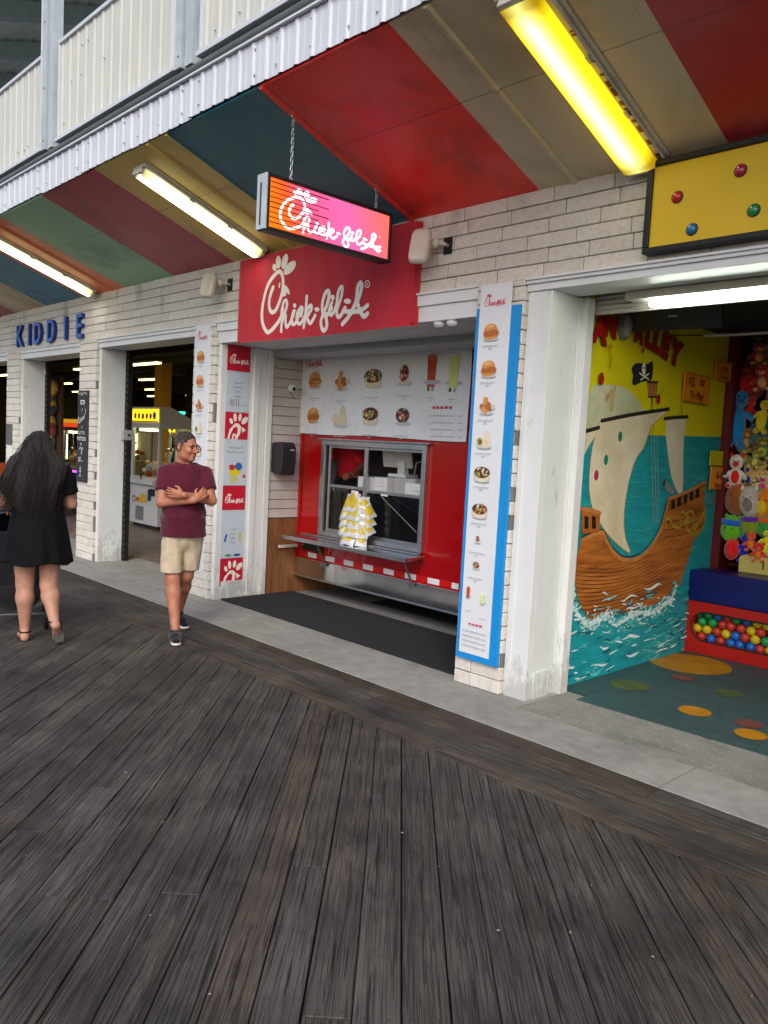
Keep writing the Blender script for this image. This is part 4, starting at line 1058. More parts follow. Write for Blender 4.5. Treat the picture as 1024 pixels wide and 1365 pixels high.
mb = MB(); mb.tube([(xm+.26, YT-.015, zm-.04), (WX1-f-.04, YT-.015, zb0+.14)], .004, M_ALU, 6); mb.tube([(xm+.36, YT+.03, zm-.04), (WX1-f-.02, YT+.03, zb0+.30)], .004, M_ALU, 6); finish('stay_rod', mb, wf)
# serving shelf and its struts
mb = MB(); sz = .685; sx0, sx1, sy = -3.70, -1.80, .74
mb.prism([(sx0, YT-.046, sz-.03), (sx0, YT-.046, sz), (sx0, sy, sz-.012), (sx0, sy, sz-.042)], (sx1-sx0, 0, 0), M_STEEL)
mb.box(sx0-.001, sx1+.001, sy-.006, sy-.0005, sz-.048, sz-.006, M_ALU); mb.box(sx0+.05, sx1-.05, YT-.10, YT-.047, sz+.0005, sz+.012, M_ALU)
finish('shelf', mb, TR, bevel=.003)
for x in (-3.32, -1.99):
    mb = MB(); mb.tube([(x, YT-.07, sz-.04), (x-.005, YT-.11, sz-.10), (x+.02, YT-.03, .40)], .011, M_DGREY, 8); mb.cbox((x+.02, YT-.03, .385), (.06, .03, .035), M_DGREY); mb.tube([(x+.07, YT-.035, .40), (x+.02, YT-.05, .36), (x-.03, YT-.035, .38)], .006, M_ALU, 6); finish('shelf_strut', mb, TR)
mb = MB(); mb.box(-3.72, -3.36, YT-.012, YT-.001, .50, .63, M_BLACK); mb.box(-3.70, -3.68, YT-.02, YT-.0125, .55, .56, M_ALU); finish('socket_panel', mb, TR, bevel=.003)
mb = MB(); mb.box(TX0-.02, -2.2, YT-.06, YT+.4, TZ1-.001, TZ1+.02, M_ALU) if False else None
# inside: counter, cartons, dispenser, hood lamp
cnt = MB(); cnt.box(TX0+.05, TX1-.05, YT+.06, YT+.42, 1.19, 1.22, M_STEEL); cnt.box(TX0+.05, TX1-.05, 2.6, 3.05, .42, 1.3, M_STEEL); finish('counter', cnt, TR)
cw = mat('white_carton', (.62, .63, .63), .6); cg = mat('grey_carton', (.34, .35, .35), .6)
def carton(x, y, z, w, d, h, m_, label, grp='cartons on the trailer counter'):
    mb = MB(); mb.box(x, x+w, y, y+d, z, z+h, m_); o = finish('carton', mb, None, bevel=.006); tag(o, label, 'carton', grp)
    mb = MB(); mb.box(x+w*.3, x+w*.7, y-.001, y-.0002, z+h*.4, z+h*.45, cg); finish('seam', mb, o)
carton(-2.93, 1.12, 1.222, .24, .2, .15, cw, 'small white carton left of the window bar')
carton(-2.68, 1.12, 1.222, .19, .2, .16, cw, 'white carton touching the middle window bar')
carton(-2.42, 1.15, 1.222, .30, .2, .17, cg, 'grey carton right of the middle window bar')
carton(-2.22, 1.11, 1.222, .29, .16, .13, cw, 'wide white carton at the right of the counter')
t = thing('till_screen', 'pale till with tilted white screen inside the serving window', 'till', (-2.55, 1.3, 1.22))
mb = MB(); mb.cbox((-2.62, 1.38, 1.63), (.36, .03, .30), mat('screen_back', (.50, .50, .48), .5), rz=.25, rx=.25); finish('screen', mb, t, bevel=.01)
mb = MB(); mb.box(-2.62, -2.52, 1.39, 1.46, 1.385, 1.56, cw); mb.box(-2.70, -2.44, 1.33, 1.52, 1.385, 1.42, cw); finish('stand', mb, t, bevel=.006)
t = thing('wire_rack', 'metal rack and dark appliance at the right inside the window', 'rack', (-2.05, 1.35, 1.22))
mb = MB(); mb.tube([(-2.32, 1.3, 1.22), (-2.26, 1.3, 1.55), (-2.10, 1.3, 1.60)], .008, M_ALU, 6); mb.tube([(-2.03, 1.25, 1.70), (-1.97, 1.2, 1.40), (-1.9, 1.2, 1.38)], .010, M_ALU, 6); mb.lathe([(.09, 1.30), (.11, 1.34), (.10, 1.44), (.05, 1.47)], (-2.15, 1.42, 0), mat('appliance_dark', (.05, .05, .055), .3), 18); finish('rack_frame', mb, t)
t = thing('extractor_hood', 'dull steel hood along the back inside the trailer', 'hood', (-2.6, 2.9, 1.9))
mb = MB(); mb.prism([(-3.6, 3.0, 1.75), (-3.6, 2.4, 1.85), (-3.6, 2.5, 2.3), (-3.6, 3.0, 2.3)], (2.1, 0, 0), mat('dull_steel', (.12, .12, .125), .5, metal=.6)); finish('hood', mb, t)

# ------------------------------------------------------------------ white menu banner on the trailer
t = thing('menu_banner', 'wide white vinyl menu banner with food pictures across the top of the trailer', 'banner', (-2.6, YT-.02, 1.8))
M_VIN = mat('white_vinyl', (.74, .76, .79), .28, var=.03, scale=2, bump=.03, bscale=12)
bx0, bx1, bz0, bz1 = -3.86, -1.385, 1.78, 2.70
def bz(u, v): return bz0+(bz1-bz0)*v+.02*(1-v)*(1-u)-.006*math.sin(u*9)*(1-v)
def by(u, v): return YT-.03-.006*math.sin(u*14+v*5)-.008*math.exp(-((u+.3*v-.42)/.05)**2)-.005*math.exp(-((u-.5*v-.12)/.03)**2)
nx, nz = 70, 26; mb = MB()
mb.add([(bx0+(bx1-bx0)*i/nx, by(i/nx, j/nz), bz(i/nx, j/nz)) for j in range(nz+1) for i in range(nx+1)], [(j*(nx+1)+i, j*(nx+1)+i+1, (j+1)*(nx+1)+i+1, (j+1)*(nx+1)+i) for j in range(nz) for i in range(nx)], M_VIN, smooth=True)
mb.box(bx0+.01, bx1-.01, YT-.022, YT-.016, bz0+.03, bz1-.01, M_VIN)
finish('vinyl', mb, t)
sh = Sheet((0, YT-.0475, 0), (1, 0, 0), (0, 0, 1), step=.0001, start=.0014)
def BZ(X, Y): p = pt(385+X/4.096, 440+Y/4.096, 'y', YT-.045); return p.x, p.z
u, v = BZ(82, 205); draw_logo(sh, u, v, .32, C_PNK, wt=.026)
for k, X, Y, s_, sd in (('sandwich', 137, 272, .20, 1), ('nuggets', 285, 282, .20, 2), ('bowl', 455, 258, .225, 3), ('parfait', 627, 245, .21, 4), ('tea', 777, 235, .21, 5), ('lemonade', 895, 238, .21, 6),
                       ('sandwich', 130, 465, .19, 7), ('wrap', 275, 475, .23, 8), ('salad', 442, 465, .21, 9), ('fruit', 615, 465, .20, 10)):
    u, v = BZ(X, Y); food(sh, k, u, v, s_, sd)
    if k not in ('tea', 'lemonade'): cap(sh, u, v-.205, .20, .008, sd)
    else: cap(sh, u, v-.235, .08, .008, sd)
u, v = BZ(830, 430); sh.greek(u-.11, v, .24, .024, C_PNK, 3)
for k in range(4): u, v = BZ(775, 470+k*37); sh.greek(u-.02, v, .30, .008, C_TXT, 30+k); sh.greek(u+.34, v, .05, .008, C_TXT, 40+k)
sh.drape(lambda x, z: by((x-bx0)/(bx1-bx0), (z-bz0)/(bz1-bz0))); sh.done('printing', t)

# ------------------------------------------------------------------ chip bags on a counter rack
t = thing('chip_rack', 'black wire rack hung with silver and yellow snack bags on the serving shelf', 'snack rack', (-2.92, .92, .70))
cb = pt(470, 690, 'y', .88); cx_ = cb.x
mb = MB(); mb.tube([(cx_-.08, .92, .69), (cx_-.08, .92, 1.19), (cx_+.08, .92, 1.19), (cx_+.08, .92, .69)], .006, M_BLACK, 6); mb.box(cx_-.12, cx_+.12, .85, .99, .69, .70, M_BLACK); mb.box(cx_-.05, cx_+.07, .905, .915, 1.15, 1.21, cw)
finish('rack', mb, t)
M_SIL = mat('silver_bag', (.66, .68, .74), .3, metal=.1, var=.08, scale=30, bump=.5, bscale=45); M_YB = mat('yellow_bag_front', '#c9b018', .3, var=.15, scale=20, bump=.4, bscale=45)
def bag(x, y, z, rz, tilt, roll, s=1.0):
    M = Matrix.Translation((x, y, z)) @ Matrix.Rotation(rz, 4, 'Z') @ Matrix.Rotation(tilt, 4, 'X') @ Matrix.Rotation(roll, 4, 'Y')
    mb = MB(); nu, nv = 8, 10; w, h = .062*s, .088*s; vs = []; R = random.Random(int(x*977+z*331))
    for side in (1, -1):
        for j in range(nv+1):
            for i in range(nu+1):
                a, b = i/nu*2-1, j/nv*2-1
                d = .026*s*max(0, (1-abs(a)**2.5))*max(0, (1-abs(b)**3.5))+.003*math.sin(a*9+b*5+x*40)*(1-abs(a))*(1-abs(b))
                vs.append(M @ Vector((a*w*(1-.10*(1-b*b)), -side*d, b*h)))
    n1 = (nu+1)*(nv+1); fs = []; ys = []
    for j in range(nv):
        for i in range(nu):
            q = (j*(nu+1)+i, j*(nu+1)+i+1, (j+1)*(nu+1)+i+1, (j+1)*(nu+1)+i)
            (ys if ((i-3.5)/3.1)**2+((j-4.6)/3.0)**2 < 1 else fs).append(q); fs.append(tuple(n1+k for k in reversed(q)))
    mb.add(vs, fs, M_SIL, smooth=True); mb.add(vs, ys, M_YB, smooth=True)
    return finish('snack_bag', mb, t)
R9 = random.Random(31)
for row in range(5):
    z = .775+row*.083; wdt = (2, 3, 3, 3, 2)[row]
    for c in range(wdt):
        off = (c-(wdt-1)/2)*.092
        bag(cx_-.035+off+R9.uniform(-.006, .006), .875+.006*row, z+R9.uniform(-.006, .006), off*4+R9.uniform(-.15, .15), -.42+R9.uniform(-.08, .08), off*2.2+R9.uniform(-.16, .16), 1.14)
    bag(cx_+.125+.012*math.sin(row*2), .905, z-.01, .95, -.30, .12+R9.uniform(-.25, .1), 1.0)
    if row in (1, 2, 3): bag(cx_+.18, .93, z+.02, 1.15, -.3, -.45, .95)
bag(cx_-.02, .90, 1.165, .1, -.15, .08, .8)

# ------------------------------------------------------------------ on the bay wall
t = thing('speaker_cover', 'black fabric-covered speaker hanging on the pale siding', 'speaker', (-3.8, .75, 1.33))
M_BAG = mat('dark_fabric', (.018, .014, .022), .6, var=.3, scale=25, bump=.5, bscale=25)
mb = MB(); mb.prism([(-3.818, .63, 1.36), (-3.64, .63, 1.33), (-3.62, .63, 1.45), (-3.62, .63, 1.63), (-3.66, .63, 1.69), (-3.818, .63, 1.68)], (0, .20, 0), M_BAG); finish('cover', mb, t, bevel=.022, seg=3)
mb = MB(); mb.box(-3.60, -3.603+.001, .78, .83, 1.60, 1.612, C_GRY) if False else mb.box(-3.619, -3.612, .74, .79, 1.60, 1.612, C_GRY); mb.lathe([(.02, 1.315), (.025, 1.34)], (-3.72, .75, 0), M_ALU, 12); finish('badge', mb, t)
t = thing('security_camera', 'small white dome camera on the siding above the black speaker', 'camera', (-3.8, .86, 2.28))
mb = MB(); mb.lathe([(.045, -3.825), (.045, -3.80), (.03, -3.77)], (0, .86, 2.28), M_WHITE, 18, axis='x'); finish('base', mb, t)
mb = MB(); mb.ell((-3.76, .855, 2.275), (.035, .035, .035), M_WHITE); mb.ell((-3.735, .845, 2.27), (.014, .022, .022), M_BLACK); finish('lens', mb, t)
mb = MB(); mb.tube([(-3.82, .86, 2.24), (-3.81, .88, 2.20), (-3.815, .93, 2.17)], .004, M_DGREY, 6); finish('cable', mb, t)
mb = MB(); mb.box(-3.824, -3.79, .78, 1.04, .515, .545, M_CREAM); o = finish('wooden_batten', mb, None, bevel=.002); tag(o, 'short cream batten fixed across the brown plywood beside the trailer', 'batten')
# ------------------------------------------------------------------ painted ship mural (stand-in: the ship only, no characters)
t = thing('mural_wall', 'yellow and teal wall painted with a brown sailing ship on white-capped waves', 'mural wall', (.12, 1.6, 0))
XM = .12
def paint(name, c, var=.12, rough=.55, sc=7, stretch=(1, 1, 1), c2=None, dist=.4):
    n = NT(name); p = n.pos(); c = hexc(c) if isinstance(c, str) else c
    c2 = hexc(c2) if c2 else tuple(x*(1-3*var) for x in c)
    f = n.noise(n.mapped(p, stretch), sc, 6, .6, dist)
    n.pbr(n.mix(n.ramp(f, [(.35, 0.0), (.68, 1.0)]), c2, c), rough, 0, n.bump(n.noise(p, 60), .06, .003), .4); return n.m
M_SKY, M_SEA = paint('mural_yellow', '#dccf0e', .03, sc=2), paint('mural_teal', '#1a9fa8', c2='#108490', sc=5, stretch=(1, 1, 6))
M_SEAL = paint('mural_teal_light', '#5cc4c4', .1, sc=9, stretch=(1, 1, 5)); M_CLOUD = paint('mural_cloud', '#d0d0b4', c2='#b4b894', sc=4)
M_SAIL = paint('mural_sail', '#e6dcc4', c2='#cdc0a0', sc=2.5); M_HULL = paint('mural_hull', '#bf7430', c2='#8e4e1c', sc=4, stretch=(1, .5, 5)); M_HULD = paint('mural_hull_rail', '#cc8848', c2='#a86a34', sc=6)
M_LINE = ink('#1d120a'); M_SPAR = ink('#2b241c'); M_FOAM = paint('mural_foam', '#e8f2f0', c2='#b8dada', sc=12); M_GOLD = paint('mural_gold', '#c2a52a', c2='#8f751a', sc=8); M_MRED = ink('#a81410'); M_ORG = paint('sign_orange', '#e8981c', c2='#d98414', sc=4)
M_GRN = ink('#1f7a56'); M_SEAD = paint('mural_teal_dark', '#0c6474', c2='#0a5464')
mb = MB(); mb.box(.02, XM, .425, 3.4, .0, 2.855, M_SKY); finish('wall_board', mb, t)
sh = Sheet((XM, 0, 0), (0, 1, 0), (0, 0, 1), step=.0001, start=.0006)
def C(px, py): p = pt(px, py, 'x', XM); return p.y, p.z
def Z(x, y): return C(780+x/4.878, 480+y/4.875)      # traced from the enlargement of the ship
def seal(f): 
    global sh
    q = sh.h; o = sh.done(f, t); sh = Sheet((XM, 0, 0), (0, 1, 0), (0, 0, 1), step=.0001, start=q); return o
zh = C(783, 575)[1]
sh.poly([(.426, .004), (2.84, .02), (2.84, 1.95), (.426, 1.86)], M_SEA)
R = random.Random(5)
for k in range(70): 
    a, b = R.uniform(.5, 2.7), R.uniform(.9, 1.85); l = R.uniform(.05, .2); h0 = sh.h; sh.stroke([(a, b), (a+l/2, b+.008), (a+l, b)], [.001, .006, .001], M_SEAL, 3, caps=False); sh.h = h0
sh.nxt()
sh.poly([C(*p) for p in ((770, 470),(790,517),(800,512),(815,513),(828,515),(840,522),(850,533),(860,548),(868,556),(830,566),(800,572),(783,570),(770,560))][1:], M_CLOUD, 3)
seal('sea_and_sky')
# masts, crow's nest, flag
sh.stroke([Z(440, 330), Z(437, 240)], .012, M_SPAR, 0); sh.stroke([Z(425, 330), Z(432, 240)], .012, M_SPAR, 0)
sh.poly([Z(405, 145), Z(470, 145), Z(460, 240), Z(412, 240)], M_HULD); 
for x in (405, 425, 447, 468): sh.stroke([Z(x, 140), Z(x*.72+122, 240)], .010, M_SPAR, 0)
sh.stroke([Z(402, 143), Z(473, 143)], .016, M_SPAR, 0); sh.stroke([Z(410, 240), Z(462, 240)], .014, M_SPAR, 0)
sh.poly([Z(*p) for p in ((300, 55), (330, 20), (370, 22), (405, 25), (437, 5), (440, 60), (430, 130), (400, 135), (360, 145), (322, 165), (304, 150), (310, 100))], M_DARK, 2)
sh.ell(*Z(380, 55), .030, .042, M_LW); sh.ell(*Z(383, 82), .018, .020, M_LW); sh.stroke([Z(352, 85), Z(412, 125)], .012, M_LW, 0); sh.stroke([Z(412, 88), Z(360, 130)], .012, M_LW, 0)
sh.ell(*Z(374, 50), .007, .010, M_DARK); sh.ell(*Z(387, 50), .007, .010, M_DARK)
seal('pirate_flag')
sail = [(105, 395), (230, 370), (400, 345), (535, 325), (500, 365), (440, 420), (410, 480), (385, 560), (330, 640), (290, 760), (262, 900), (250, 1050), (262, 1160), (292, 1252), (230, 1215), (160, 1150), (95, 1060), (45, 960), (25, 830), (30, 680), (50, 540), (80, 450)]
sh.poly([Z(*p) for p in sail], M_SAIL, 4); sh.stroke([Z(*p) for p in sail], .007, M_GOLD, 4, closed=True)
sh.poly([Z(*p) for p in ((525, 385), (655, 372), (640, 500), (635, 700), (632, 850), (600, 860), (560, 760), (535, 600))], M_SAIL, 2)
sh.poly([Z(*p) for p in ((-20, 470), (85, 440), (60, 500), (20, 560), (-20, 640))], M_SAIL)
for a in (((105, 395), (300, 355), (543, 318)), ((515, 380), (600, 372), (665, 368)), ((-20, 468), (40, 452), (88, 438))): sh.stroke([Z(*p) for p in a], .030, M_SPAR, 3)
sh.ell(*Z(225, 497), .030, .040, M_GRN); sh.ell(*Z(133, 648), .030, .040, ink('#1c7f80')); sh.ell(*Z(70, 748), .030, .040, ink('#b02a50'))
for x in (428, 445): sh.stroke([Z(x, 420), Z(x-14, 500), Z(x-50, 560)], .005, M_SPAR, 3)
for x in (425, 445, 462): sh.stroke([Z(x, 500), Z(x+10, 800), Z(x+14, 1060)], .004, M_CLOUD, 2)
seal('sails')
hull = [Z(*p) for p in ((-30, 1170), (100, 1112), (135, 1170), (180, 1245), (250, 1292), (340, 1280), (420, 1210), (480, 1110), (512, 1010), (540, 895), (660, 845), (778, 785), (772, 960), (770, 1060), (745, 1120), (705, 1170))] + [C(*p) for p in ((928, 706), (917, 745), (905, 782), (893, 800), (870, 806), (844, 814), (810, 822), (785, 829), (770, 800), (764, 760))]
sh.poly(hull, M_HULL)
for k in range(13):
    f_ = k/13; a = 750+f_*75; pts = [C(762, a+4), C(790, a+8-6*f_), C(830, a+6-16*f_), C(870, a-12-16*f_+0), C(905, a-38-6*f_), C(931, a-72+10*f_)]
    lim = [p for p in pts if p[0] < C(932-f_*30, 700+80*f_)[0]]
    if len(lim) > 2: sh.stroke(lim, [.002, .005, .003, .005, .002], M_LINE, 4)
for k in range(3): sh.stroke([Z(500+k*4, 1060+k*45), Z(600, 1040+k*50), Z(700, 1000+k*55), Z(765, 960+k*50)], .005, M_LINE, 4)
sh.stroke([Z(*p) for p in ((-30, 1172), (100, 1118), (135, 1175), (180, 1250), (250, 1297), (340, 1285), (420, 1215), (480, 1115), (512, 1015), (540, 900))], .034, M_HULD, 5); sh.stroke([Z(*p) for p in ((-30, 1150), (100, 1098), (142, 1165), (190, 1235), (250, 1275), (335, 1262), (405, 1200), (468, 1105), (500, 1010), (528, 900))], .008, M_LINE, 5)
sh.stroke([Z(535, 905), Z(660, 855), Z(778, 792)], .030, M_HULD, 3); sh.stroke([Z(535, 917), Z(660, 867), Z(778, 806)], .006, M_LINE, 3)
for x, y in ((566, 940), (606, 922), (646, 905), (685, 885), (725, 868)): sh.poly([Z(x-12, y-25), Z(x+12, y-35), Z(x+12, y+22), Z(x-12, y+32)], M_LINE)
sh.poly([Z(-30, 960), Z(90, 990), Z(85, 1115), Z(-30, 1130)], M_HULL); sh.stroke([Z(-30, 965), Z(40, 975), Z(90, 995)], .03, M_HULD, 2)
for x in (2, 50): sh.poly([Z(x-14, 1010), Z(x+12, 1018), Z(x+12, 1095), Z(x-14, 1095)], M_LINE)
# gilded scroll and bowsprit
sh.stroke([Z(840, 850), Z(790, 960), Z(700, 1110)], .018, M_GOLD, 2); sh.stroke([Z(*p) for p in ((520, 1085), (515, 1040), (545, 1030), (560, 1070), (600, 1090), (620, 1060), (605, 1010), (630, 985), (655, 1020), (635, 1060))], .022, M_GOLD, 5)
sh.stroke([Z(*p) for p in ((640, 1070), (665, 1030), (655, 995), (685, 980), (700, 1015), (680, 1050), (655, 1060), (665, 1110), (710, 1135), (755, 1090), (775, 1010), (765, 960))], .024, M_GOLD, 5); sh.stroke([Z(*p) for p in ((690, 1090), (730, 1050), (760, 990))], .016, M_GOLD, 5)
sh.poly([Z(498, 800), Z(515, 780), Z(580, 850), Z(560, 875), Z(520, 850)], ink('#7e868c')); sh.ell(*Z(507, 795), .022, .03, ink('#3c4246'))
seal('ship_hull')
# breaking water
low = [C(*p) for p in ((757, 790), (770, 812), (785, 826), (805, 820), (822, 828), (845, 812), (865, 809), (890, 794), (900, 774), (906, 790))]+[(2.40, .004), (.426, .004)]
sh.poly([(a, b) for a, b in low], M_SEA)
R = random.Random(8); u0, u1 = .50, 2.45
for k in range(36):
    a = R.uniform(u0, u1); top = .72-.10*(a-u0)/2*0; b = .04+.66*R.random()**1.2; l = R.uniform(.06, .30)
    pts = [(a+l*i/5, b+R.uniform(-.006, .006)+.014*math.sin(i*1.1+k)+.05*(i/5-.5)*R.uniform(-1, 1)*0+.02*math.sin(a*6)) for i in range(6)]; h0 = sh.h
    sh.stroke(pts, [.003, R.uniform(.008, .026), R.uniform(.012, .03), .003], (M_FOAM, M_SEAL, M_SEAL, M_SEAL)[k % 4], 4, caps=False); sh.h = h0+.0001
crest = [C(*p) for p in ((759, 802), (768, 816), (780, 831), (792, 826), (806, 821), (818, 830), (832, 824), (845, 815), (858, 816), (872, 812), (884, 803), (893, 797), (899, 778))]
sh.stroke([(a, b-.01) for a, b in crest], [.02, .045, .03, .05, .03], M_FOAM, 5)
def along(k):
    f_ = k*(len(crest)-1); i = min(int(f_), len(crest)-2); q = f_-i; return crest[i][0]*(1-q)+crest[i+1][0]*q, crest[i][1]*(1-q)+crest[i+1][1]*q
for k in range(330):
    a, b = along(R.random()); d_ = R.gauss(0, .035); hh = sh.h
    sh.ell(a+R.gauss(0, .015), b-.012+d_, R.uniform(.008, .034), R.uniform(.003, .011), (M_FOAM, M_FOAM, M_SEAL)[k % 3], R.uniform(-.6, .6), n=9, wob=.25); sh.h = hh+.00001
for k in range(150):
    a, b = R.uniform(.45, 2.42), R.uniform(.03, .62); hh = sh.h
    sh.ell(a, b, R.uniform(.02, .08), R.uniform(.003, .009), (M_SEAL, M_FOAM, M_SEAD)[k % 3], R.uniform(-.25, .25), n=10, wob=.2); sh.h = hh+.00001
for k in range(60):
    a, b = R.choice(crest); sh.ell(a+R.gauss(0, .035), b+R.gauss(.01, .03), R.uniform(.004, .016), R.uniform(.004, .014), M_FOAM, n=7, wob=.3); sh.h -= .00009
seal('waves')
# big red lettering
for ch, px, py, h_, ro in (('A', 795.5, 455, .185, -.05), ('N', 810, 447, .165, -.05), ('A', 848, 456, .125, -.12), ('L', 861, 462, .150, -.15), ('L', 871.5, 468, .165, -.18), ('E', 882, 475, .175, -.22), ('Y', 895, 484, .185, -.25)):
    u, v = C(px, py); hh = h_*1.42
    sh.text(ch, u, v, hh, M_LINE, bold=.085, rot=ro, sx=.92); sh.text(ch, u, v, hh, M_MRED, bold=.06, rot=ro, sx=.92)
sh.ell(*C(798.5, 505), .035, .045, M_LINE); sh.ell(*C(798.5, 505), .030, .040, M_MRED); sh.ell(*C(854, 467), .018, .024, M_MRED); sh.ell(*C(874.5, 532), .03, .042, M_MRED)
sh.stroke([C(877, 525), C(882, 516)], .005, M_LINE, 0); sh.squiggle(.78, 2.17, .11, .22, ink('#c98a12'), 7, 3, .010); sh.squiggle(.76, 2.45, .05, .2, ink('#c98a12'), 7, 5, .008)
sh.stroke([Z(612, 285), Z(612, 360)], .010, M_SPAR, 0)
seal('lettering')
def price(px0, py0, px1, py1, label, lines):
    (a, b), (c, d) = C(px0, py0), C(px1, py1); p = thing('price_sign', label, 'sign', (XM+.01, (a+c)/2, d), 0, 'orange hand-lettered price signs on the mural')
    mb = MB(); mb.box(XM+.035, XM+.045, a, c, d, b, M_ORG); finish('card', mb, p, bevel=.001)
    s2 = Sheet((XM+.0452, a, d), (0, 1, 0), (0, 0, 1), step=.0004); W, H = c-a, b-d
    for txt, u, v, s_, r_ in lines: s2.text(txt, W*u, H*v, H*s_, ink('#7c120c'), bold=.035, rot=r_, shear=.12)
    for q in (((.02, .02), (.98, .02)), ((.98, .02), (.98, .98)), ((.98, .98), (.02, .98)), ((.02, .98), (.02, .02))): s2.stroke([(W*q[0][0], H*q[0][1]), (W*q[1][0], H*q[1][1])], .006, C_RED, 0)
    s2.done('lettering', p); return p
price(907.5, 496, 937.5, 540, 'orange price sign reading $3.00 To Play above the ship', [('$3.', .26, .56, .44, 0), ('00', .68, .62, .34, 0), ('To Play', .5, .14, .36, 0)])
price(949.5, 480, 969, 511, 'small orange sign reading 7-10 Players beside the red shelf frame', [('7-10', .5, .45, .42, 0), ('Players', .52, .12, .26, .05)])
price(942.5, 621, 961, 652, 'small orange sign reading 4-6 Players above the blue padded wall', [('4-6', .5, .45, .48, 0), ('Players', .5, .10, .24, 0)])
a, b = C(942.5, 600); c, d = C(961, 621); mb = MB(); mb.box(XM+.03, XM+.036, a, c, d+.002, b, mat('yellow_card', '#c3b90a', .6)); o = finish('yellow_card', mb, None); tag(o, 'plain yellow card above the 4-6 Players sign', 'card')
t = thing('wall_lamp', 'grey oblong bulkhead lamp high on the yellow wall', 'lamp', (.13, .88, 2.6))
p0, p1 = C(826, 422), C(833, 445); mb = MB(); um, vm = (p0[0]+p1[0])/2, (p0[1]+p1[1])/2; mb.ell((XM+.012, um, vm), (.05, .075, .115), mat('lamp_grey', (.16, .16, .17), .4)); finish('cover', mb, t)
mb = MB(); mb.ell((XM+.035, um, vm), (.045, .055, .09), mat('lamp_diffuser_off', (.30, .30, .30), .3)); finish('diffuser', mb, t)
t = thing('television', 'black flat television tilted down under the alley ceiling', 'television', (.55, 1.1, 2.6))
mb = MB(); mb.cbox((.50, 1.02, 2.765), (.66, .06, .24), M_BLACK, rx=.55, rz=.15); finish('casing', mb, t, bevel=.008)
mb = MB(); mb.cbox((.50, .99, 2.74), (.06, .004, .012), C_TXT, rx=.55, rz=.15); mb.tube([(.5, 1.1, 2.8), (.5, 1.1, 2.86)], .02, M_BLACK); finish('bracket', mb, t)
t = thing('alley_strip_light', 'cool white bare strip light in a cream channel over the alley opening', 'ceiling light', (1.9, .37, 2.7))
mb = MB(); mb.prism([(.52, .28, 2.735), (.52, .28, 2.786), (.52, .43, 2.786), (.52, .43, 2.735)], (2.5, 0, 0), mat('cream_channel', (.50, .49, .43), .5, dirt=.2)); finish('channel', mb, t, bevel=.003)
mb = MB(); mb.tube([(.66, .36, 2.708), (2.9, .36, 2.708)], .016, L_COOL, 12); finish('tube', mb, t)
mb = MB(); mb.tube([(.125, 2.3, 2.80), (.4, 2.3, 2.79), (3.3, 2.3, 2.79)], .013, M_WHITE, 8); mb.tube([(.125, 2.3, 2.80), (.125, 1.7, 2.72), (.13, 1.5, 2.83)], .004, M_BLACK, 6); o = finish('ceiling_rail', mb, None); tag(o, 'thin white rail hung across the alley in front of the plush toys', 'rail')

# ------------------------------------------------------------------ ball pit, counter, shelf
t = thing('ball_pit', 'red padded ball pit front with oval window and dark blue top pad', 'ball pit', (1.4, 2.6, 0))
M_PR2, M_BP = mat('red_vinyl', '#a81a12', .35, var=.06, bump=.15, bscale=9), mat('blue_vinyl', '#07145c', .35, var=.08, bump=.25, bscale=6)
yf = 2.45; ox0, ox1, oz0, oz1 = .17, 2.2, .12, .38
mb = MB(); hole = []
rr_ = (oz1-oz0)/2
for k in range(13): a = PI/2+PI*k/12; hole.append((ox0+rr_+rr_*math.cos(a), (oz0+oz1)/2+rr_*math.sin(a)))
for k in range(13): a = -PI/2+PI*k/12; hole.append((ox1-rr_+rr_*math.cos(a), (oz0+oz1)/2+rr_*math.sin(a)))
outer = []
X0_, X1_, Z0_, Z1_ = .125, 3.3, .003, .468
n = len(hole); cxh = (ox0+ox1)/2
def outp(p):
    x, z = p
    if z >= (oz0+oz1)/2+.9*rr_ or z <= (oz0+oz1)/2-.9*rr_ or True:
        pass
    return None
# front plate with the opening, built as strips
def strip(poly): mb.prism([(a, yf, b) for a, b in poly], (0, .05, 0), M_PR2)
strip([(X0_, Z0_), (X1_, Z0_), (X1_, oz0), (X0_, oz0)]); strip([(X0_, oz1), (X1_, oz1), (X1_, Z1_), (X0_, Z1_)])
L_ = [h for h in hole[:13]]; strip([(X0_, oz0), (L_[-1][0], oz0)]+[h for h in reversed(L_)][1:]+[(X0_, oz1)])
R_ = hole[13:]; strip([(X1_, oz0), (X1_, oz1), (R_[-1][0], oz1)]+[h for h in reversed(R_)][1:])
mb.box(X0_, X1_, 2.501, 2.72, .46, .469, M_PR2); mb.box(X0_, X0_+.03, 2.501, 2.74, .003, .459, M_PR2); mb.box(X0_, X1_, 2.74, 2.78, .003, .46, M_DARK); mb.box(X0_+.031, X1_, 2.501, 2.739, .003, .02, M_DARK)
finish('front_pad', mb, t)
mb = MB(); mb.tube([(a, yf-.001, b) for a, b in hole], .007, M_DARK, 8, closed=True); finish('window_rim', mb, t)
mb = MB(); mb.box(X0_-.004, X1_, yf-.018, 2.76, .4695, .745, M_BP); finish('top_pad', mb, t, bevel=.018, seg=3)
bc = {'blue': '#1d63b8', 'green': '#1f8f4c', 'yellow': '#c9ae1c', 'red': '#b5352e'}
protos = {}
R = random.Random(12); cells = []
r_ = .042; rowz = [.022+r_+i*.0715 for i in range(6)]
for j, z in enumerate(rowz):
    for lay in range(2):
        x = .19+(r_ if (j+lay) % 2 else 0)
        while x < (2.12 if lay == 0 else 1.1):
            cells.append((x+R.uniform(-.006, .006), 2.503+r_+lay*.08+R.uniform(0, .010), z+R.uniform(-.004, .004), lay)); x += .0855
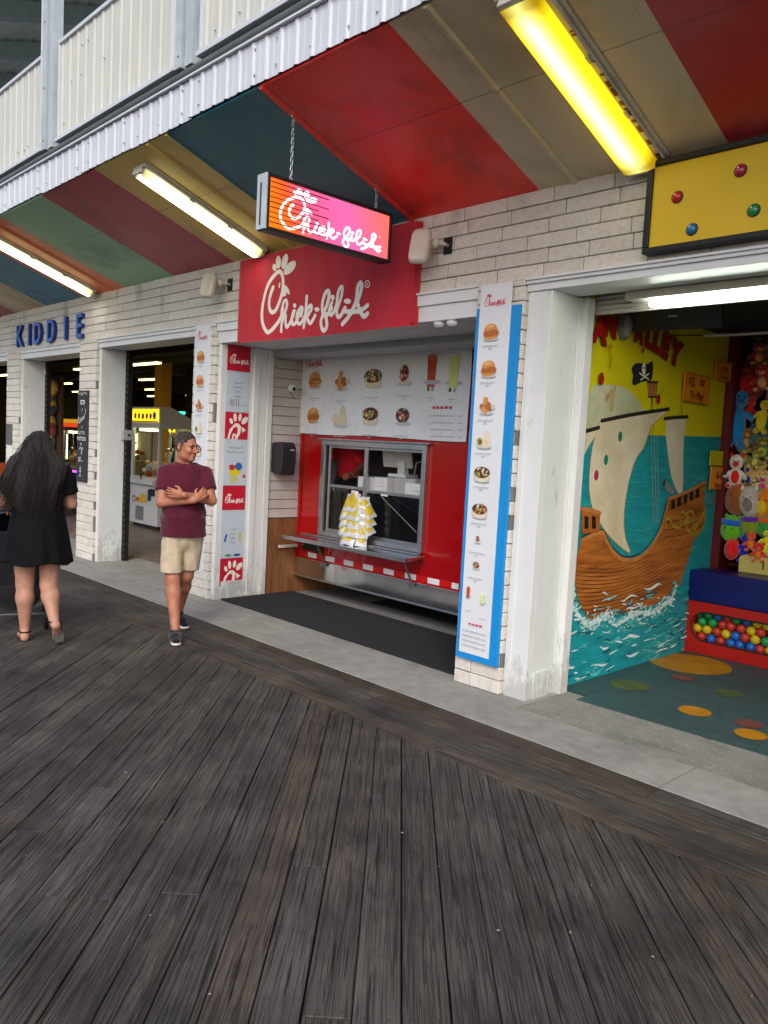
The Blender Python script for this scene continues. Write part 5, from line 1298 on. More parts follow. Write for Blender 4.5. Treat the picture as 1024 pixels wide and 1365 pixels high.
for x, y, z, lay in cells:

    c = R.choice(('blue', 'green', 'yellow', 'red', 'yellow', 'red'))
    if c not in protos:
        mb = MB(); mb.ell((0, 0, 0), (r_, r_, r_), mat('ball_'+c, bc[c], .35, var=.08, bump=.03), nu=20, nv=12); o = finish('plastic_ball', mb, None); o.location = (x, y, z)
        tag(o, c+' plastic ball inside the oval window of the ball pit', 'ball', c+' balls in the ball pit'); protos[c] = o
    else: o = dup(protos[c], (x, y, z))
t = thing('game_counter', 'pale yellow rounded counter marked 1 behind the blue pad', 'counter', (1.6, 2.85, .75))
M_CY = mat('pale_yellow_laminate', '#c9bb6a', .45, var=.05)
mb = MB(); mb.prism([(.40, 2.80, .74), (3.2, 2.80, .74), (3.2, 2.80, .90), (.44, 2.80, .90), (.41, 2.80, .885), (.40, 2.80, .86)], (0, .12, 0), M_CY); mb.box(.45, 3.2, 2.921, 3.1, .88, .899, M_CY); finish('counter_front', mb, t, bevel=.006)
s2 = Sheet((.40, 2.7985, .74), (1, 0, 0), (0, 0, 1)); s2.text('1', .215, .05, .10, M_LINE, bold=.01); s2.done('number', t)
t = thing('prize_shelf', 'dark red framed prize shelf at the back of the alley', 'shelf', (1.6, 3.1, 0))
M_DR = mat('dark_red_board', '#5c0f12', .5, var=.15)
mb = MB(); mb.box(.121, .20, 2.84, 3.72, 0, 2.85, M_DR); mb.box(.20, 3.3, 3.68, 3.72, 0, 2.85, mat('shelf_back', (.05, .02, .018), .8)); mb.box(.201, 3.3, 3.05, 3.679, .75, .78, M_DR); finish('frame', mb, t)
for z in (1.10, 1.45, 1.68, 2.02, 2.35): mb = MB(); mb.box(.201, 3.3, 3.22, 3.679, z-.012, z, M_DR); finish('shelf_board', mb, t)

# ------------------------------------------------------------------ plush prizes (generic animals and heads)
def pm(c): return mat('plush_'+c.lstrip('#'), tuple(min(.8, max(.004, (x+(x-sum(hexc(c))/3)*.45)*1.55)) for x in hexc(c)), .9, var=.18, scale=30, bump=.6, bscale=90, sheen=.6)
EYW, EYB = mat('eye_white', (.75, .75, .72), .3), mat('eye_black', (.01, .01, .01), .2)
def plush(px0, py0, px1, py1, yy, kind, c1, c2, c3, label):
    gx, gy = (px1-px0)*.16, (py1-py0)*.09; a, b = pt(px0-gx, py1+gy, 'y', yy), pt(px1+gx, py0-gy, 'y', yy); cx, z0 = (a.x+b.x)/2, a.z; w, h = (b.x-a.x), (b.z-a.z); R = random.Random(int(px0*7+py0))
    t = thing('plush_toy', label, 'plush toy', (cx, yy, z0), 0, 'plush prizes crowded on the alley shelf'); BASE[t.name] = Vector((0, 0, 0))
    A, Bm, Cm = pm(c1), pm(c2), pm(c3); mb = MB(); hd = MB(); ex = MB(); w *= .5; W = max(w*1.12, h*.27)
    if kind == 'bear':
        mb.ell((0, 0, h*.34), (W*.62, W*.55, h*.27), A, wob=.03); 
        for s_ in (-1, 1):
            mb.tube([(s_*W*.4, -W*.1, h*.48), (s_*W*.8, -W*.35, h*.38), (s_*W*.85, -W*.55, h*.30)], [W*.2, W*.19, W*.2], A, 10); mb.ell((s_*W*.5, -W*.5, h*.09), (W*.26, W*.42, h*.09), A); mb.ell((s_*W*.5, -W*.86, h*.09), (W*.18, W*.08, h*.06), Bm)
        mb.ell((0, -W*.32, h*.34), (W*.40, W*.28, h*.2), Bm)
        hd.ell((0, -W*.1, h*.76), (W*.62, W*.55, h*.22), A, wob=.02); hd.ell((0, -W*.55, h*.71), (W*.28, W*.22, h*.09), Bm)
        for s_ in (-1, 1): hd.ell((s_*W*.5, 0, h*.95), (W*.2, W*.1, h*.075), Cm)
        for s_ in (-1, 1): ex.ell((s_*W*.2, -W*.60, h*.80), (W*.06, W*.05, W*.07), EYB, nu=8, nv=6)
        ex.ell((0, -W*.77, h*.74), (W*.09, W*.06, W*.06), EYB, nu=8, nv=6)
    elif kind == 'long':
        mb.ell((0, 0, h*.36), (W*.55, W*.5, h*.36), A, wob=.05); mb.tube([(-W*.4, -W*.2, h*.6), (-W*.8, -W*.4, h*.42)], W*.2, A, 10); mb.tube([(W*.4, -W*.2, h*.6), (W*.9, -W*.4, h*.5)], W*.2, A, 10)
        for s_ in (-1, 1): mb.tube([(s_*W*.3, -W*.1, h*.1), (s_*W*.45, -W*.5, -h*.02)], [W*.24, W*.3], Bm, 10)
        hd.ell((0, -W*.1, h*.84), (W*.5, W*.45, h*.16), A, wob=.03); hd.ell((0, -W*.5, h*.80), (W*.25, W*.15, h*.05), Cm)
        for s_ in (-1, 1): ex.ell((s_*W*.18, -W*.50, h*.88), (W*.07, W*.05, W*.07), EYB, nu=8, nv=6)
    else:   # 'ball': a big round head with a band
        mb.ell((0, 0, h*.5), (w*.98, w*.8, h*.5), A, wob=.03, nu=18, nv=12)
        hd.lathe([(w*.80, h*.62), (w*1.0, h*.64), (w*1.0, h*.82), (w*.78, h*.84)], (0, 0, 0), Bm, 18) if kind == 'band' else hd.ell((0, -w*.55, h*.42), (w*.5, w*.35, h*.26), Bm)
        for s_ in (-1, 1): ex.ell((s_*w*.3, -w*.76, h*(.52 if kind == 'band' else .64)), (w*.07, w*.05, w*.07), EYB, nu=8, nv=6)
        for s_ in (-1, 1): mb.ell((s_*w*.6, 0, h*.93), (w*.2, w*.12, h*.10), Cm)
    finish('body', mb, t); finish('head_pieces', hd, t); finish('face', ex, t)
    t.rotation_euler = (0, R.uniform(-.12, .12), math.radians(20)+R.uniform(-.3, .3)); return t
yb = 3.12
P = [
 (980, 424, 1006, 482, yb, 'long', '#4c1748', '#5a1e58', '#3a1038', 'long dark purple plush hanging at the top of the shelf'),
 (1004, 426, 1024, 452, yb-.05, 'ball', '#b5432a', '#c96a3c', '#8c2c1c', 'orange round plush under the rail'),
 (1014, 445, 1040, 485, yb+.05, 'long', '#1f8c2c', '#2fa83c', '#156a1e', 'bright green plush at the right edge near the top'),
 (1000, 458, 1022, 486, yb-.1, 'bear', '#7a2a2c', '#c08a2a', '#5a1c3c', 'dark red and orange plush below the round orange one'),
 (974, 486, 1018, 530, yb, 'ball', '#6e0f16', '#8c1a1e', '#4c0a10', 'large dark red round plush above the blue one'),
 (1008, 488, 1032, 520, yb-.12, 'bear', '#a3453c', '#d0a088', '#7c1c20', 'small pink-faced plush against the large red one'),
 (968, 526, 996, 588, yb-.15, 'long', '#0e6f9c', '#0c6490', '#0a4f78', 'tall slim blue plush with drooping arms'),
 (990, 530, 1006, 560, yb-.05, 'bear', '#a01a18', '#b82c24', '#7c1210', 'small red plush to the right of the blue one'),
 (1004, 536, 1024, 572, yb-.12, 'long', '#c2a516', '#b89a12', '#a8861a', 'yellow plush to the right of the blue one'),
 (1000, 566, 1022, 590, yb-.02, 'bear', '#1c5a6c', '#2c7080', '#184c5c', 'teal plush below the yellow one'),
 (984, 572, 1003, 600, yb-.08, 'bear', '#6a4a2a', '#a88658', '#5c3c20', 'brown monkey-coloured plush below the blue one'),
 (1003, 584, 1026, 610, yb-.08, 'bear', '#5e5a2a', '#a39a5c', '#4c481e', 'olive plush in the middle of the shelf, right'),
 (983, 596, 1000, 618, yb-.1, 'bear', '#6c6636', '#b0a668', '#57521f', 'olive plush in the middle of the shelf, left'),
 (999, 602, 1014, 622, yb-.16, 'bear', '#77713a', '#b8ae70', '#5c561f', 'small olive plush in front of the other olive ones'),
 (970, 609, 993, 647, yb-.2, 'bear', '#c8c4bc', '#b01c20', '#c01c20', 'white puppy plush with a red cap and vest'),
 (991, 620, 1007, 646, yb-.1, 'bear', '#b49a78', '#24428c', '#9c8260', 'tan plush with a blue belly beside the white puppy'),
 (1003, 616, 1026, 640, yb-.05, 'bear', '#b8966c', '#d0b48c', '#a07c50', 'tan teddy plush at the right'),
 (1006, 634, 1028, 656, yb-.12, 'bear', '#c2a684', '#c05c8c', '#b08c64', 'cream plush with a pink belly'),
 (968, 648, 998, 682, yb-.2, 'ball', '#7c4f2c', '#6c4424', '#5c3a1e', 'large brown round plush below the white puppy'),
 (989, 652, 1014, 684, yb-.25, 'ball', '#a09c94', '#6a6460', '#c4c0b8', 'grey and white cat-like plush head'),
 (1004, 655, 1030, 688, yb-.2, 'ball', '#c97414', '#b89c30', '#4c7a2c', 'bright orange round plush at the right'),
 (962, 690, 985, 718, yb-.25, 'band', '#5a8c3c', '#1c5c9c', '#4c7c34', 'green plush head with a blue band'),
 (981, 694, 1000, 716, yb-.2, 'band', '#3c6c3c', '#a81c1c', '#2c5c2c', 'green plush head with a red band'),
 (991, 687, 1014, 710, yb-.22, 'band', '#6c7a3c', '#5c1c8c', '#5c6c34', 'green plush head with a purple band'),
 (1008, 688, 1030, 712, yb-.2, 'band', '#3c7c3c', '#c8641c', '#2c6c2c', 'green plush head with an orange band'),
 (967, 722, 984, 743, yb-.28, 'ball', '#b81410', '#c42018', '#9c100c', 'small round red plush in the bottom row'),
 (984, 716, 1001, 744, yb-.24, 'long', '#1c3c9c', '#1c44a8', '#16307c', 'small royal blue plush in the bottom row'),
 (995, 712, 1010, 732, yb-.28, 'bear', '#c85a14', '#d87a2c', '#a8440c', 'small orange plush in the bottom row'),
 (1004, 726, 1020, 746, yb-.3, 'bear', '#b01c14', '#d8781c', '#8c140c', 'small red and orange plush in the bottom row'),
 (1012, 710, 1028, 734, yb-.26, 'long', '#c8b014', '#d0b828', '#a8900c', 'small yellow plush in the bottom row'),
 (1018, 560, 1040, 600, yb, 'bear', '#2c5c3c', '#4c7c5c', '#1c4c2c', 'dark green plush at the right edge'),
 (1022, 500, 1050, 560, yb, 'ball', '#a01818', '#b82828', '#8c1010', 'red round plush at the right edge'),
 (1024, 620, 1048, 660, yb, 'bear', '#8c6c4c', '#b89c7c', '#7c5c3c', 'brown teddy plush at the far right edge'),
 (1026, 680, 1050, 740, yb-.1, 'ball', '#1c6c9c', '#2c7cac', '#145c8c', 'sky blue round plush at the far right edge'),
]
for p in P: plush(*p)
# ------------------------------------------------------------------ arcade: crane machines, ceiling strips
M_MW = mat('machine_white', (.55, .56, .57), .4, var=.05); M_CHR = mat('chrome_trim', (.5, .5, .5), .2, metal=1)
G_M = glass('machine_glass', (.9, .92, .9), .8); LP = lamp('machine_strip', '#fff1b0', 7.0); MQ = lamp('marquee_yellow', '#f2c21c', 1.5); MQR = lamp('marquee_red', '#c8401c', .9)
def crane(x0, y0, w, d, h, label, top='white', glow=None):
    t = thing('crane_machine', label, 'crane machine', (x0+w/2, y0, 0), 0, 'prize crane machines in the arcade')
    body = M_MW if top == 'white' else mat('machine_grey', (.22, .23, .25), .4)
    mb = MB(); x1, y1 = x0+w, y0+d; p = .06; zb_, zt_ = .92, h-.36
    mb.box(x0, x1, y0, y1, .06, zb_, body); mb.box(x0+.04, x1-.04, y0+.05, y1-.05, 0, .059, M_BLACK)
    for a in ((x0, x0+p), (x1-p, x1)):
        for b in ((y0, y0+p), (y1-p, y1)): mb.box(*a, *b, zb_, zt_, body)
    mb.box(x0+p, x1-p, y1-.05, y1-.02, zb_, zt_, mat('machine_back', (.55, .52, .40), .6)); mb.box(x0, x1, y0, y1, zt_, zt_+.07, body)
    finish('cabinet', mb, t, bevel=.008)
    mb = MB()
    if top == 'white': mb.prism([(x1, y0, zt_+.071), (x1, y1-.2, zt_+.071), (x1, y1-.35, zt_+.2), (x1, y0+.22, h+.01), (x1, y0, h+.01)], (-w, 0, 0), body); finish('crown', mb, t, bevel=.006); mb = MB(); mb.box(x0+.04, x1-.04, y0-.012, y0-.001, zt_+.10, h-.03, MQ); finish('marquee', mb, t)
    else: mb.box(x0-.03, x1+.03, y0-.03, y1, zt_+.071, zt_+.16, MQR); mb.box(x0-.03, x1+.03, y0-.03, y1, zt_+.161, zt_+.24, lamp('marquee_amber', '#b8861c', .8)); finish('crown', mb, t, bevel=.02)
    if top == 'white':
        s2 = Sheet((x0+.04, y0-.0125, zt_+.10), (1, 0, 0), (0, 0, 1)); W, H = w-.08, h-.13-zt_
        for k in range(5): s2.ell(W*(.12+.15*k), H*.45, W*.05, H*.24, ink(('#b8301c', '#c8781c')[k % 2]), n=10, wob=.12)
        s2.ell(W*.86, H*.5, H*.30, H*.32, ink('#e8e4dc')); s2.ell(W*.86, H*.5, H*.15, H*.17, ink('#4c3c8c')); s2.rect(0, H*.0, W, H*.08, ink('#b8301c')); s2.done('marquee_print', t)
    mb = MB()
    mb.face([(x0+p, y0+.02, zb_), (x1-p, y0+.02, zb_), (x1-p, y0+.02, zt_), (x0+p, y0+.02, zt_)], G_M); mb.face([(x1-.02, y0+p, zb_), (x1-.02, y1-p, zb_), (x1-.02, y1-p, zt_), (x1-.02, y0+p, zt_)], G_M); finish('glass', mb, t)
    mb = MB(); mb.box(x0+.15, x1-.15, y0+.08, y0+.12, zt_-.06, zt_-.02, LP)
    mb.box(x1-.10, x1-.08, y0+.15, y0+.17, zb_+.1, zt_-.05, LP) if top != 'white' else mb.box(x0+.30, x0+.32, y1-.09, y1-.07, zb_+.1, zt_-.05, LP); finish('lamp', mb, t)
    mb = MB(); mb.tube([(x0+w*.55, y0+d*.5, zt_), (x0+w*.55, y0+d*.5, zt_-.35)], .012, M_CHR, 8); mb.lathe([(.05, zt_-.42), (.06, zt_-.36), (.02, zt_-.34)], (x0+w*.55, y0+d*.5, 0), M_CHR, 12)
    for k in range(3): a = 2.1*k; mb.tube([(x0+w*.55, y0+d*.5, zt_-.40), (x0+w*.55+.09*math.cos(a), y0+d*.5+.09*math.sin(a), zt_-.46), (x0+w*.55+.05*math.cos(a), y0+d*.5+.05*math.sin(a), zt_-.55)], .007, M_CHR, 6)
    finish('claw', mb, t)
    mb = MB(); R = random.Random(int(x0*10)); cs = ('#6c6c70', '#8c7a5c', '#3c4c5c', '#a08c5c', '#7c3c2c', '#b8b0a0')
    for k in range(34): r = R.uniform(.05, .09); mb.ell((R.uniform(x0+.14, x1-.14), R.uniform(y0+.12, y1-.12), zb_+.04+R.uniform(0, .22)), (r, r, r*.8), pm(R.choice(cs)), nu=8, nv=6)
    o = finish('prizes', mb, t); o['kind'] = 'stuff'
    mb = MB(); mb.prism([(x0+.03, y0-.10, .86), (x0+.03, y0-.10, .80), (x0+.03, y0-.001, .76), (x0+.03, y0-.001, .915)], (w-.06, 0, 0), body); mb.lathe([(.012, .86), (.012, .93), (.022, .94), (.018, .965)], (x0+w*.5, y0-.06, 0), M_BLACK, 10); mb.box(x0+w*.74, x0+w*.90, y0-.03, y0-.001, .60, .72, M_BLACK); finish('control_panel', mb, t, bevel=.004)
    s2 = Sheet((x0, y0-.001, 0), (1, 0, 0), (0, 0, 1)); s2.rect(w*.22, .12, w*.52, .38, ink('#7c8084'))
    for k in range(9): s2.rect(w*.24, .14+k*.026, w*.50, .146+k*.026, M_DGREY)
    if top == 'white': s2.ell(w*.16, .50, .06, .06, ink('#3c4484')); s2.ell(w*.16, .50, .035, .035, ink('#d8d4cc')); s2.rect(w*.24, .45, w*.62, .55, ink('#c9a81c')); s2.rect(w*.26, .47, w*.36, .53, ink('#b8401c')); s2.rect(w*.40, .56, w*.62, .60, ink('#c9a81c')); s2.rect(w*.66, .50, w*.78, .70, ink('#2c3c54'))
    s2.done('stickers', t)
    mb = MB()
    for k in range(3): mb.ell((x1+.002, y0+d*.45, 1.15+.28*k), (.004, .08, .05), mat('dark_print', (.04, .03, .03), .6), nu=10, nv=6)
    finish('side_print', mb, t)
    if glow: mb = MB(); mb.box(x0+.06, x1-.06, y0-.11, y0-.101, .80, .84, lamp('purple_glow', glow, 4.0)); finish('light_strip', mb, t)
    return t
crane(-10.62, 2.36, 1.06, .95, 2.17, 'white crane machine with yellow marquee seen through the doorway left of the man')
crane(-12.45, 4.1, 1.35, .95, 2.0, 'second white crane machine with bright yellow glass behind the man')
crane(-14.45, 2.6, 1.15, .95, 2.05, 'dark crane machine with red and amber top seen behind the woman', 'dark', '#9a3cff')
crane(-16.3, 2.9, 1.1, .95, 2.0, 'grey crane machine with a pale lit cabinet beyond the red-topped one', 'dark', '#7cff9a')
crane(-13.0, 5.6, 1.1, .95, 2.0, 'white crane machine deep inside the arcade near the ochre column')
crane(-18.6, 5.4, 1.1, .95, 2.1, 'white crane machine at the far back left of the arcade')
LS = lamp('strip_warm', '#ffdf8a', 5.5); k = 0; rows = {}
first = None
for y in (3.4, 5.7, 8.0, 10.2):
    for j in range(8):
        x = -6.2-j*2.9-(y-3)*.55
        if x < -27: continue
        if first is None:
            first = thing('arcade_strip_light', 'lit strip light on the dark arcade ceiling', 'ceiling light', (x, y, 3.15), 0, 'strip lights on the arcade ceiling')
            mb = MB(); mb.box(x-.62, x+.62, y-.07, y+.07, 3.15, 3.19, M_HOUS); finish('housing', mb, first)
            mb = MB(); mb.box(x-.60, x+.60, y-.05, y+.05, 3.12, 3.149, LS); finish('tube', mb, first)
        else: dup(first, (x, y, 3.15))
t = thing('cyan_sign', 'small lit cyan sign deep in the arcade', 'sign', (-16, 7.6, 2.4))
p = pt(245, 550.5, 'y', 7.6); mb = MB(); mb.box(p.x-.32, p.x+.32, 7.6, 7.63, p.z-.04, p.z+.04, lamp('cyan', '#3cd8d0', 1.6)); finish('panel', mb, t); mb = MB(); mb.box(p.x-.35, p.x+.35, 7.631, 7.67, p.z-.07, p.z+.07, M_BLACK); finish('frame', mb, t)
# prize display glimpsed in the far left doorway
t = thing('prize_wall', 'dim wall crowded with hanging prizes in the far left doorway', 'display', (-13, 1.3, 0))
mb = MB(); mb.box(-14.0, -12.0, 1.6, 1.65, 0, 2.7, mat('prize_wall_board', (.08, .04, .02), .8)); mb.box(-14.0, -12.0, 1.1, 1.6, 0, .95, mat('orange_counter', '#8c3c14', .5)); finish('board', mb, t)
mb = MB(); R = random.Random(6); cs = ('#8c5a2c', '#a88c3c', '#5c2c1c', '#b89c6c', '#6c3c3c', '#2c3c4c')
for k in range(90): r = R.uniform(.06, .13); mb.ell((R.uniform(-13.9, -12.1), 1.5, R.uniform(1.05, 2.6)), (r, r, r*1.3), pm(R.choice(cs)), nu=8, nv=6, wob=.1)
o = finish('prizes', mb, t); o['kind'] = 'stuff'
# ------------------------------------------------------------------ signed distance modelling for bodies and clothes
def _len(p): return np.sqrt((p*p).sum(-1))
def rc(p, a, b, r1, r2, sc=(1, 1, 1)):
    a, b, sc = np.array(a, float), np.array(b, float), np.array(sc, float)
    q = (p-a)/sc; d = (b-a)/sc; h = np.clip((q@d)/(d@d), 0, 1); return (_len(q-h[..., None]*d)-(r1+(r2-r1)*h))*min(sc)
def el(p, c, r, rz=0, ry=0, rx=0):
    q = p-np.array(c, float)
    if rz or ry or rx:
        M = np.array((Matrix.Rotation(rz, 3, 'Z') @ Matrix.Rotation(rx, 3, 'X') @ Matrix.Rotation(ry, 3, 'Y'))); q = q@M
    r = np.array(r, float); k0 = _len(q/r); k1 = _len(q/(r*r)); return k0*(k0-1)/np.maximum(k1, 1e-9)
def smin(a, b, k):
    h = np.clip(.5+.5*(b-a)/k, 0, 1); return b+(a-b)*h-k*h*(1-h)
def smax(a, b, k): return -smin(-a, -b, k)
def U(ds, k=.03):
    o = ds[0]
    for d in ds[1:]: o = smin(o, d, k)
    return o
def surf(fn, lo, hi, res):
    ax = [np.arange(lo[i], hi[i]+res, res) for i in range(3)]
    g = np.stack(np.meshgrid(*ax, indexing='ij'), -1); n = g.shape[:3]; D = np.empty(n)
    for i in range(0, n[0], 8): D[i:i+8] = fn(g[i:i+8])
    ins = D < 0; m = tuple(k-1 for k in n); cnt = np.zeros(m); acc = np.zeros(m+(3,))
    cor = [(a, b, c) for a in (0, 1) for b in (0, 1) for c in (0, 1)]
    def sl_(c): return tuple(slice(c[i], c[i]+m[i]) for i in range(3))
    for axn in range(3):
        for c in cor:
            if c[axn]: continue
            e = list(c); e[axn] = 1; A, Bq = D[sl_(c)], D[sl_(e)]; cr = (A < 0) != (Bq < 0)
            t = np.where(cr, A/np.where(cr, A-Bq, 1), 0); o = np.zeros(m+(3,))
            for i in range(3): o[..., i] = c[i]
            o[..., axn] += t; acc += o*cr[..., None]; cnt += cr
    act = cnt > 0; idx = -np.ones(m, int); idx[act] = np.arange(act.sum())
    I = np.argwhere(act); V = (I+acc[act]/cnt[act][:, None])*res+np.array(lo); F = []
    for axn in range(3):
        u, v = [(1, 2), (2, 0), (0, 1)][axn]
        s0 = [slice(0, n[i]) for i in range(3)]; s1 = list(s0); s0[axn] = slice(0, n[axn]-1); s1[axn] = slice(1, n[axn])
        a, b = ins[tuple(s0)], ins[tuple(s1)]; E = np.argwhere(a != b)
        E = E[(E[:, u] > 0) & (E[:, v] > 0) & (E[:, u] < m[u]) & (E[:, v] < m[v])]
        if not len(E): continue
        fl = a[tuple(E.T)]
        def at(du, dv): q = E.copy(); q[:, u] -= du; q[:, v] -= dv; return idx[tuple(q.T)]
        Q = np.stack([at(1, 1), at(0, 1), at(0, 0), at(1, 0)], 1); Q[~fl] = Q[~fl][:, ::-1]; F.append(Q)
    return V, np.concatenate(F)
def solid(name, fn, lo, hi, res, mt, parent, M=None, extra=None, iters=1):
    V, F = surf(fn, lo, hi, res); me = bpy.data.meshes.new(name)
    if M is not None: V = (np.array(M)[:3, :3]@V.T).T+np.array(M)[:3, 3]
    V = [tuple(v) for v in V]; F = [tuple(int(i) for i in f) for f in F]
    if extra:
        for (v2, f2) in extra: k = len(V); V += [tuple(v) for v in v2]; F += [tuple(int(i)+k for i in f) for f in f2]
    me.from_pydata(V, [], F); me.materials.append(mt); me.polygons.foreach_set('use_smooth', [True]*len(F)); me.update()
    o = bpy.data.objects.new(name, me); COL.objects.link(o); o.parent = parent; BASE[o.name] = Vector((0, 0, 0))
    s_ = o.modifiers.new('s', 'SMOOTH'); s_.iterations = iters; s_.factor = .4; return o
def head_fn(p, fem=False):
    d = U([el(p, (0, .018, .028), (.076, .096, .090)), el(p, (0, -.028, -.040), (.060, .066, .082)), el(p, (0, -.070, -.098), (.026, .022, .020)), el(p, (.045, -.02, -.07), (.022, .035, .03)), el(p, (-.045, -.02, -.07), (.022, .035, .03))], .03)
    d = smin(d, rc(p, (-.034, -.078, .022), (.034, -.078, .022), .014, .014), .018)
    d = smin(d, el(p, (.038, -.062, -.028), (.024, .026, .022)), .02); d = smin(d, el(p, (-.038, -.062, -.028), (.024, .026, .022)), .02)
    for s in (-1, 1): d = smax(d, -(_len(p-np.array((s*.030, -.102, .002)))-.017), .012)
    d = smin(d, rc(p, (0, -.090, .008), (0, -.113, -.030), .008, .013), .012); d = smin(d, el(p, (.011, -.100, -.034), (.008, .010, .007)), .008); d = smin(d, el(p, (-.011, -.100, -.034), (.008, .010, .007)), .008)
    d = smin(d, el(p, (0, -.090, -.060), (.024, .012, .006)), .008); d = smin(d, el(p, (0, -.090, -.071), (.020, .012, .007)), .008)
    d = smax(d, -el(p, (0, -.104, -.0655), (.024, .010, .0022)), .004)
    for s in (-1, 1): d = smin(d, smax(el(p, (s*.080, .012, -.004), (.010, .020, .032), rz=s*.35), -el(p, (s*.089, .006, -.002), (.007, .010, .018)), .006), .008)
    return smin(d, rc(p, (0, .020, -.08), (0, .038, -.20), .052, .060), .03)
def hand(p, wrist, dirv, palm, side, r=1.0, curl=.5, spread=.3):
    """palm, four fingers of unequal length with two bends, and a thumb off the side"""
    w, d = np.array(wrist, float), np.array(dirv, float); d /= np.linalg.norm(d); n = np.array(palm, float); n -= d*(n@d); n /= np.linalg.norm(n); s = np.cross(d, n)*side
    ds = [rc(p, w, w+d*.035, .024*r, .026*r), rc(p, w+d*.03-s*.018, w+d*.085-s*.026, .020*r, .016*r), rc(p, w+d*.03+s*.016, w+d*.088+s*.020, .020*r, .016*r), rc(p, w+d*.03, w+d*.09, .021*r, .017*r)]
    o = U(ds, .012)
    for i, (off, L) in enumerate(((.031, .068), (.011, .078), (-.010, .073), (-.030, .056))):
        b = w+d*.085+s*off; a1 = curl*.6; k1 = b+(d*math.cos(a1)+n*math.sin(a1)+s*spread*off*3)*L*.5*1.02
        a2 = curl*1.6; k2 = k1+(d*math.cos(a2)+n*math.sin(a2))*L*.34; a3 = curl*2.2; k3 = k2+(d*math.cos(a3)+n*math.sin(a3))*L*.26
        f = np.minimum(np.minimum(rc(p, b, k1, .0098*r, .009*r), rc(p, k1, k2, .009*r, .0083*r)), rc(p, k2, k3, .0083*r, .007*r)); o = smin(o, f, .005)
    b = w+d*.030+s*.030; k1 = b+(d*.65+s*.7+n*.2)*.034; k2 = k1+(d*.9+s*.25+n*.3)*.030
    return smin(smin(o, rc(p, b, k1, .014*r, .011*r), .01), rc(p, k1, k2, .011*r, .008*r), .004)
def skin_mat(name, c, c2):
    n = NT(name); p = n.obj(); f = n.noise(p, 14, 5, .6)
    n.pbr(n.mix(n.ramp(f, [(.3, 0.0), (.7, 1.0)]), hexc(c), hexc(c2)), .5, 0, n.bump(n.noise(p, 160), .10, .002), .35, sss=.08); return n.m
def cloth(name, c, wr=.5, sc=9, var=.15, sheen=.2):
    n = NT(name); p = n.obj(); c = hexc(c); w = n.noise(n.mapped(p, (1, 1, .55)), sc, 4, .5, 1.4); fine = n.noise(p, 420, 2, .5)
    n.pbr(n.mix(n.ramp(w, [(.3, 0.0), (.7, 1.0)]), tuple(x*(1-var) for x in c), tuple(x*(1+var) for x in c)), .85, 0, n.bump(n.math('ADD', w, n.math('MULTIPLY', fine, .05)), wr, .03), .2, sheen=sheen); return n.m
SK1 = skin_mat('tanned_skin', '#b27a61', '#955c46'); SK2 = skin_mat('pale_skin', '#b98d7a', '#a27362')
def hair_mat(name, c, c2, st=(55, 55, 3)):
    n = NT(name); p = n.obj(); f = n.noise(n.mapped(p, st), 3, 5, .7, .3); g = n.noise(n.mapped(p, (3, 3, 1)), 4, 3, .5)
    n.pbr(n.mix(n.ramp(f, [(.35, 0.0), (.65, 1.0)]), hexc(c), hexc(c2)), n.math('ADD', .38, n.math('MULTIPLY', g, .3)), 0, n.bump(f, 1.0, .012), .45); return n.m
HAIR_B = hair_mat('black_wavy_hair', '#050405', '#1d1614'); HAIR_G = hair_mat('short_greying_hair', '#14100e', '#4a423c', (40, 40, 40))
# ------------------------------------------------------------------ the walking man
T = np.array
G1 = pt(234, 857, 'z', 0)
th_m = math.radians(60.3); ly = Vector((-math.sin(th_m), math.cos(th_m), 0)); lx = Vector((math.cos(th_m), math.sin(th_m), 0))
root = G1 + ly*.31 + lx*.035; root.z = 0
MAN = thing('person', 'man in a maroon t-shirt and khaki shorts walking with folded arms and looking aside', 'person', root, th_m)
EL, ER, SL, SR = (-.185, -.075, 1.135), (.222, -.075, 1.165), (-.165, .012, 1.390), (.170, .012, 1.388)
WL, WR = (.085, -.215, 1.175), (-.005, -.225, 1.215)
HL, HR, KL, KR, AL, AR = (-.085, 0, .88), (.085, .01, .88), (-.075, -.12, .50), (.035, .04, .50), (-.040, -.245, .105), (-.02, .27, .135)
def man_body(p):
    leg = lambda h, k, a: U([rc(p, h, k, .088, .060), rc(p, k, T(k)*.72+T(a)*.28+T((0, .012, 0)), .056, .060), rc(p, T(k)*.72+T(a)*.28+T((0, .012, 0)), a, .060, .037)], .025)
    tor = U([el(p, (0, .01, 1.22), (.155, .105, .24)), el(p, (0, -.01, 1.0), (.150, .115, .16)), rc(p, (-.13, .01, 1.40), (.13, .01, 1.40), .05, .05)], .05)
    arms = U([rc(p, SL, EL, .052, .042), rc(p, EL, WL, .044, .029)], .02); arms2 = U([rc(p, SR, ER, .052, .042), rc(p, ER, WR, .044, .029)], .02)
    d = U([tor, leg(HL, KL, AL), leg(HR, KR, AR)], .03); d = np.minimum(d, smin(arms, tor, .03)); d = smin(d, arms2, .012)
    return smin(d, rc(p, (0, .035, 1.40), (0, .02, 1.52), .062, .056), .03)
HM = Matrix.Translation((.005, -.012, 1.608)) @ Matrix.Rotation(math.radians(48), 4, 'Z') @ Matrix.Rotation(math.radians(6), 4, 'X')
hv, hf = surf(head_fn, (-.11, -.14, -.15), (.11, .13, .13), .0042); hv = (np.array(HM)[:3, :3]@hv.T).T+np.array(HM)[:3, 3]
h1 = surf(lambda p: hand(p, WL, (.5, .20, .42), (0, 1, .1), 1, .96, .6), (.02, -.30, 1.10), (.34, .0, 1.40), .004)
